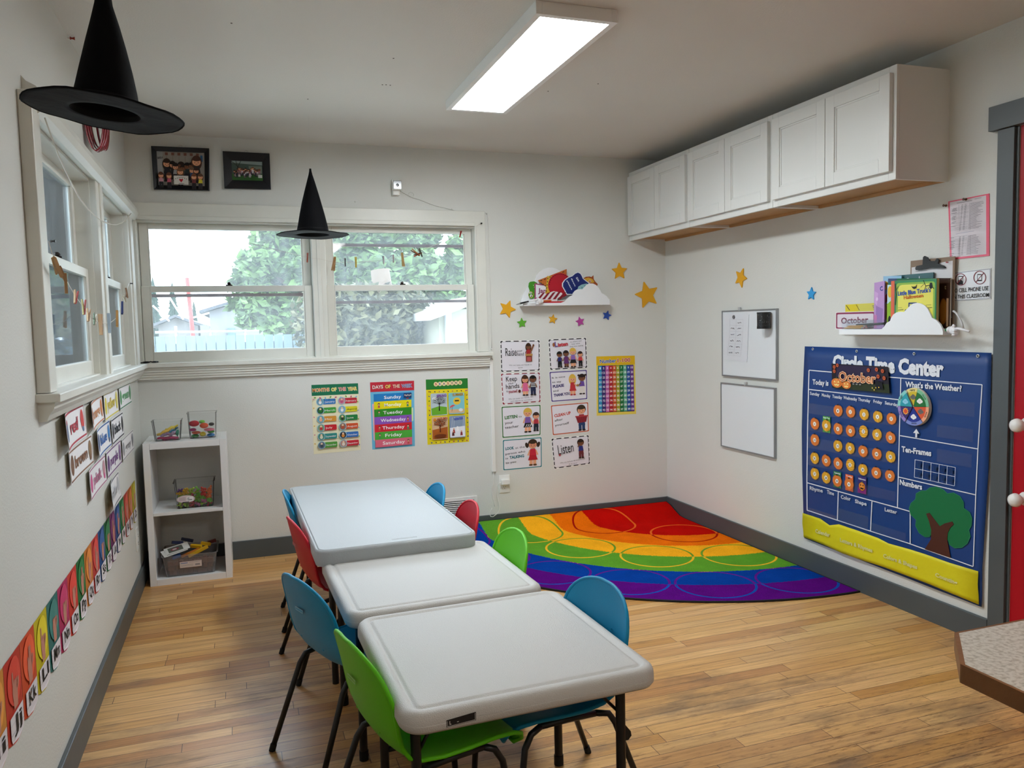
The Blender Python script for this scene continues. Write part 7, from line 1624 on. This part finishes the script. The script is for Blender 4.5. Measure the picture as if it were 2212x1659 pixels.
def conifer(u, v0, v1, Y, wpx, label):
    bt, tp = O(u, v1, Y), O(u, v0, Y); h = tp.z+0.3; r0 = (O(u+wpx/2, v1, Y)-bt).length; base = Vector((bt.x, Y, -0.3)); r = empty('conifer', base, label, 'tree')
    b = MB(); b.tube([base, base+Vector((0,0,h*0.9))], [0.16, 0.03], M('4a3a2c', 0.9, name='bark'), 8); b.build('trunk', r)
    rn = random.Random(int(u)); b = MB(); F = M('24382c', 0.9, name='conifer_needles')
    for i in range(26):
        t = i/26; z = h*(0.12+0.86*t); rad = r0*(1-t)**0.85*1.15+0.05; n_ = 11; vs = [base+Vector((0,0,z+0.30))]
        for k in range(n_*2): aa = PI*k/n_+rn.uniform(-0.1,0.1); rr = rad*(1 if k % 2 else 0.55)*rn.uniform(0.8,1.15); vs.append(base+Vector((rr*math.cos(aa), rr*math.sin(aa), z-0.12*rad-rn.uniform(0,0.1))))
        b.add(vs, [(0, 1+k, 1+(k+1) % (2*n_)) for k in range(2*n_)], F)
    b.build('foliage', r)
conifer(335, 600, 700, 33, 44, 'tall dark conifer at the left edge of the back window view')
conifer(376, 612, 695, 36, 42, 'tall conifer behind the garage roof')
conifer(421, 655, 700, 38, 26, 'shorter conifer to the right behind the red mast')
a, c = O(404, 600, 16), O(419, 700, 16); b = MB(); b.tube([Vector((c.x+0.3*(c.x-a.x), 16, -0.3)), a], 0.05, M('a82018', 0.5, name='red_mast_paint'), 10); mast = empty('red_mast', (c.x, 16, -0.3), 'leaning red mast with guy wires behind the fences', 'mast'); b.build('pole', mast, smooth=True)
for (u0, v0, u1, v1), lb in (((362, 636, 396, 690), 'thin pale guy wire crossing the conifer'), ((418, 686, 452, 676), 'thin wire from the red mast to the house'), ((330, 660, 366, 694), 'thin wire left of the garage')):
    b = MB(); b.tube([O(u0, v0, 15.5), O(u1, v1, 15.5)], 0.02, M('d0d4d6', 0.5), 6); b.build('guy_wire', mast)
def leafy(name, trunk, blobs, n_leaf, size, cols, label, seed=1):
    rn = random.Random(seed); base = Vector(trunk); r = empty(name, base, label, 'tree'); b = MB(); BK = M('5a4a3c', 0.9, name='tree_bark')
    b.tube([base, base+Vector((0.1,0,1.2)), base+Vector((0.0,0.1,2.4))], [0.22, 0.17, 0.12], BK, 10)
    for bl in blobs[:9]: b.tube([base+Vector((0.05,0.05,1.6+rn.uniform(0,0.7))), (Vector(bl[0])+base+Vector((0,0,2)))*0.5, Vector(bl[0])], [0.09, 0.05, 0.02], BK, 6)
    b.build('trunk', r, smooth=True); ms = [M(c, 0.8, name='leaf_'+c) for c in cols]; bs = [MB() for _ in ms]; b = MB()
    tot = sum(bl[1]**2 for bl in blobs)
    for bl in blobs:
        for _ in range(int(n_leaf*bl[1]**2/tot)):
            d = Vector((rn.gauss(0,1), rn.gauss(0,1), rn.gauss(0,1))).normalized()*bl[1]*rn.uniform(0.35, 1.05)**0.6; d.z *= 0.8; p = Vector(bl[0])+d
            n1 = Vector((rn.uniform(-1,1), rn.uniform(-1,1), rn.uniform(-0.6,0.6))).normalized(); n2 = n1.cross(Vector((rn.uniform(-1,1), rn.uniform(-1,1), rn.uniform(-1,1)))).normalized(); s1 = size*rn.uniform(0.6, 1.3)
            b.add([p-n1*s1, p+n2*s1*0.45, p+n1*s1, p-n2*s1*0.45], [(0,1,2,3)], rn.choice(ms))
    b.build('crown', r); return r
Yt = 11.0; bl = []
for u, v, rp in ((590,520,46),(640,500,40),(700,510,50),(770,505,50),(840,500,50),(910,505,46),(560,570,40),(610,590,50),(670,580,56),(740,580,60),(820,585,60),(900,580,56),(970,590,50),(530,610,34),(560,645,38),(600,660,48),(650,670,50),(520,655,28),(540,690,26),(700,650,56),(770,650,56),(840,660,50),(910,650,50),(980,660,46),(1010,540,50),(590,700,26),(640,705,30),(690,700,30)):
    p = O(u, v, Yt+random.uniform(-0.7, 0.9)); bl.append(((p.x, p.y, p.z), rp/FPX*15.5))
tb = O(700, 700, Yt); leafy('broadleaf_tree', (tb.x, Yt, -0.3), bl, 15000, 0.13, ['4a6236','5c7842','3c5230'], 'large spreading leafy tree filling the view through the back window')
bl = []
for u in range(705, 900, 28):
    for v in (668, 700, 735): p = O(u, v, 5.2+random.uniform(-0.3, 0.3)); bl.append(((p.x, p.y, p.z), 0.42))
hb = O(830, 760, 5.2); leafy('hedge_bush', (hb.x, 5.2, -0.3), bl, 7000, 0.07, ['4c4c34','5a573c','3e4030'], 'dense olive-brown bush close behind the right back window', 4)
r = empty('stucco_outbuilding', O(980, 720, 4.2), 'pale stucco outbuilding with a white downpipe at the right window edge', 'building')
a, c = O(948, 700, 4.2), O(1045, 760, 4.2); b = MB(); b.box((a.x, 4.2, -0.3), (c.x+1.5, 7.5, O(985, 668, 4.2).z), M('8a887a', 0.9, var=0.06, bs=8, bump=0.4, name='cream_stucco')); b.build('walls', r)
p, q = O(930, 692, 3.95), O(1030, 655, 3.95); b = MB(); b.prism([p, q, q+Vector((0,0,0.09)), p+Vector((0,0,0.09))], (0, 3.6, 0), M('a5a49e', 0.7, name='white_fascia')); b.build('roof_edge', r)
p = O(970, 672, 4.1); b = MB(); b.box((p.x-0.035, 4.12, -0.3), (p.x+0.035, 4.19, p.z), M('9fa8b4', 0.5, name='white_downpipe')); b.build('downpipe', r)
# house wall seen through the left window
r = empty('siding_house', (-3.4, -1.0, -0.3), 'pale house wall standing close outside the left window', 'building')
SD = M('a9b5b9', 0.8, var=0.05, bs=2, name='pale_siding'); b = MB(); b.box((-7, -6, -0.3), (-3.4, 0.8, 1.86), SD)
for k in range(14): b.box((-3.4, -6, -0.2+k*0.15), (-3.385, 0.8, -0.2+k*0.15+0.14), SD)
b.build('walls', r); b = MB(); b.box((-7.2, -6.2, 1.86), (-3.05, 1.0, 1.98), M('8f9698', 0.7, name='white_eave')); b.build('eave', r)
b = MB(); b.box((-3.36, -0.55, -0.3), (-3.28, -0.47, 1.86), M('b8c4cc', 0.5, name='grey_downpipe')); b.build('downpipe', r)
b = MB(); b.box((-6.0, 1.6, -0.3), (-5.4, 8.0, 1.5), M('84887a', 0.85, var=0.08, bs=2, name='pale_green_boards')); tag(b.build('side_fence', origin=(-5.7, 4.0, -0.3)), 'pale green-grey board fence beyond the left window', 'fence')
for o in D.objects:
    if '_org' in o.keys(): del o['_org']
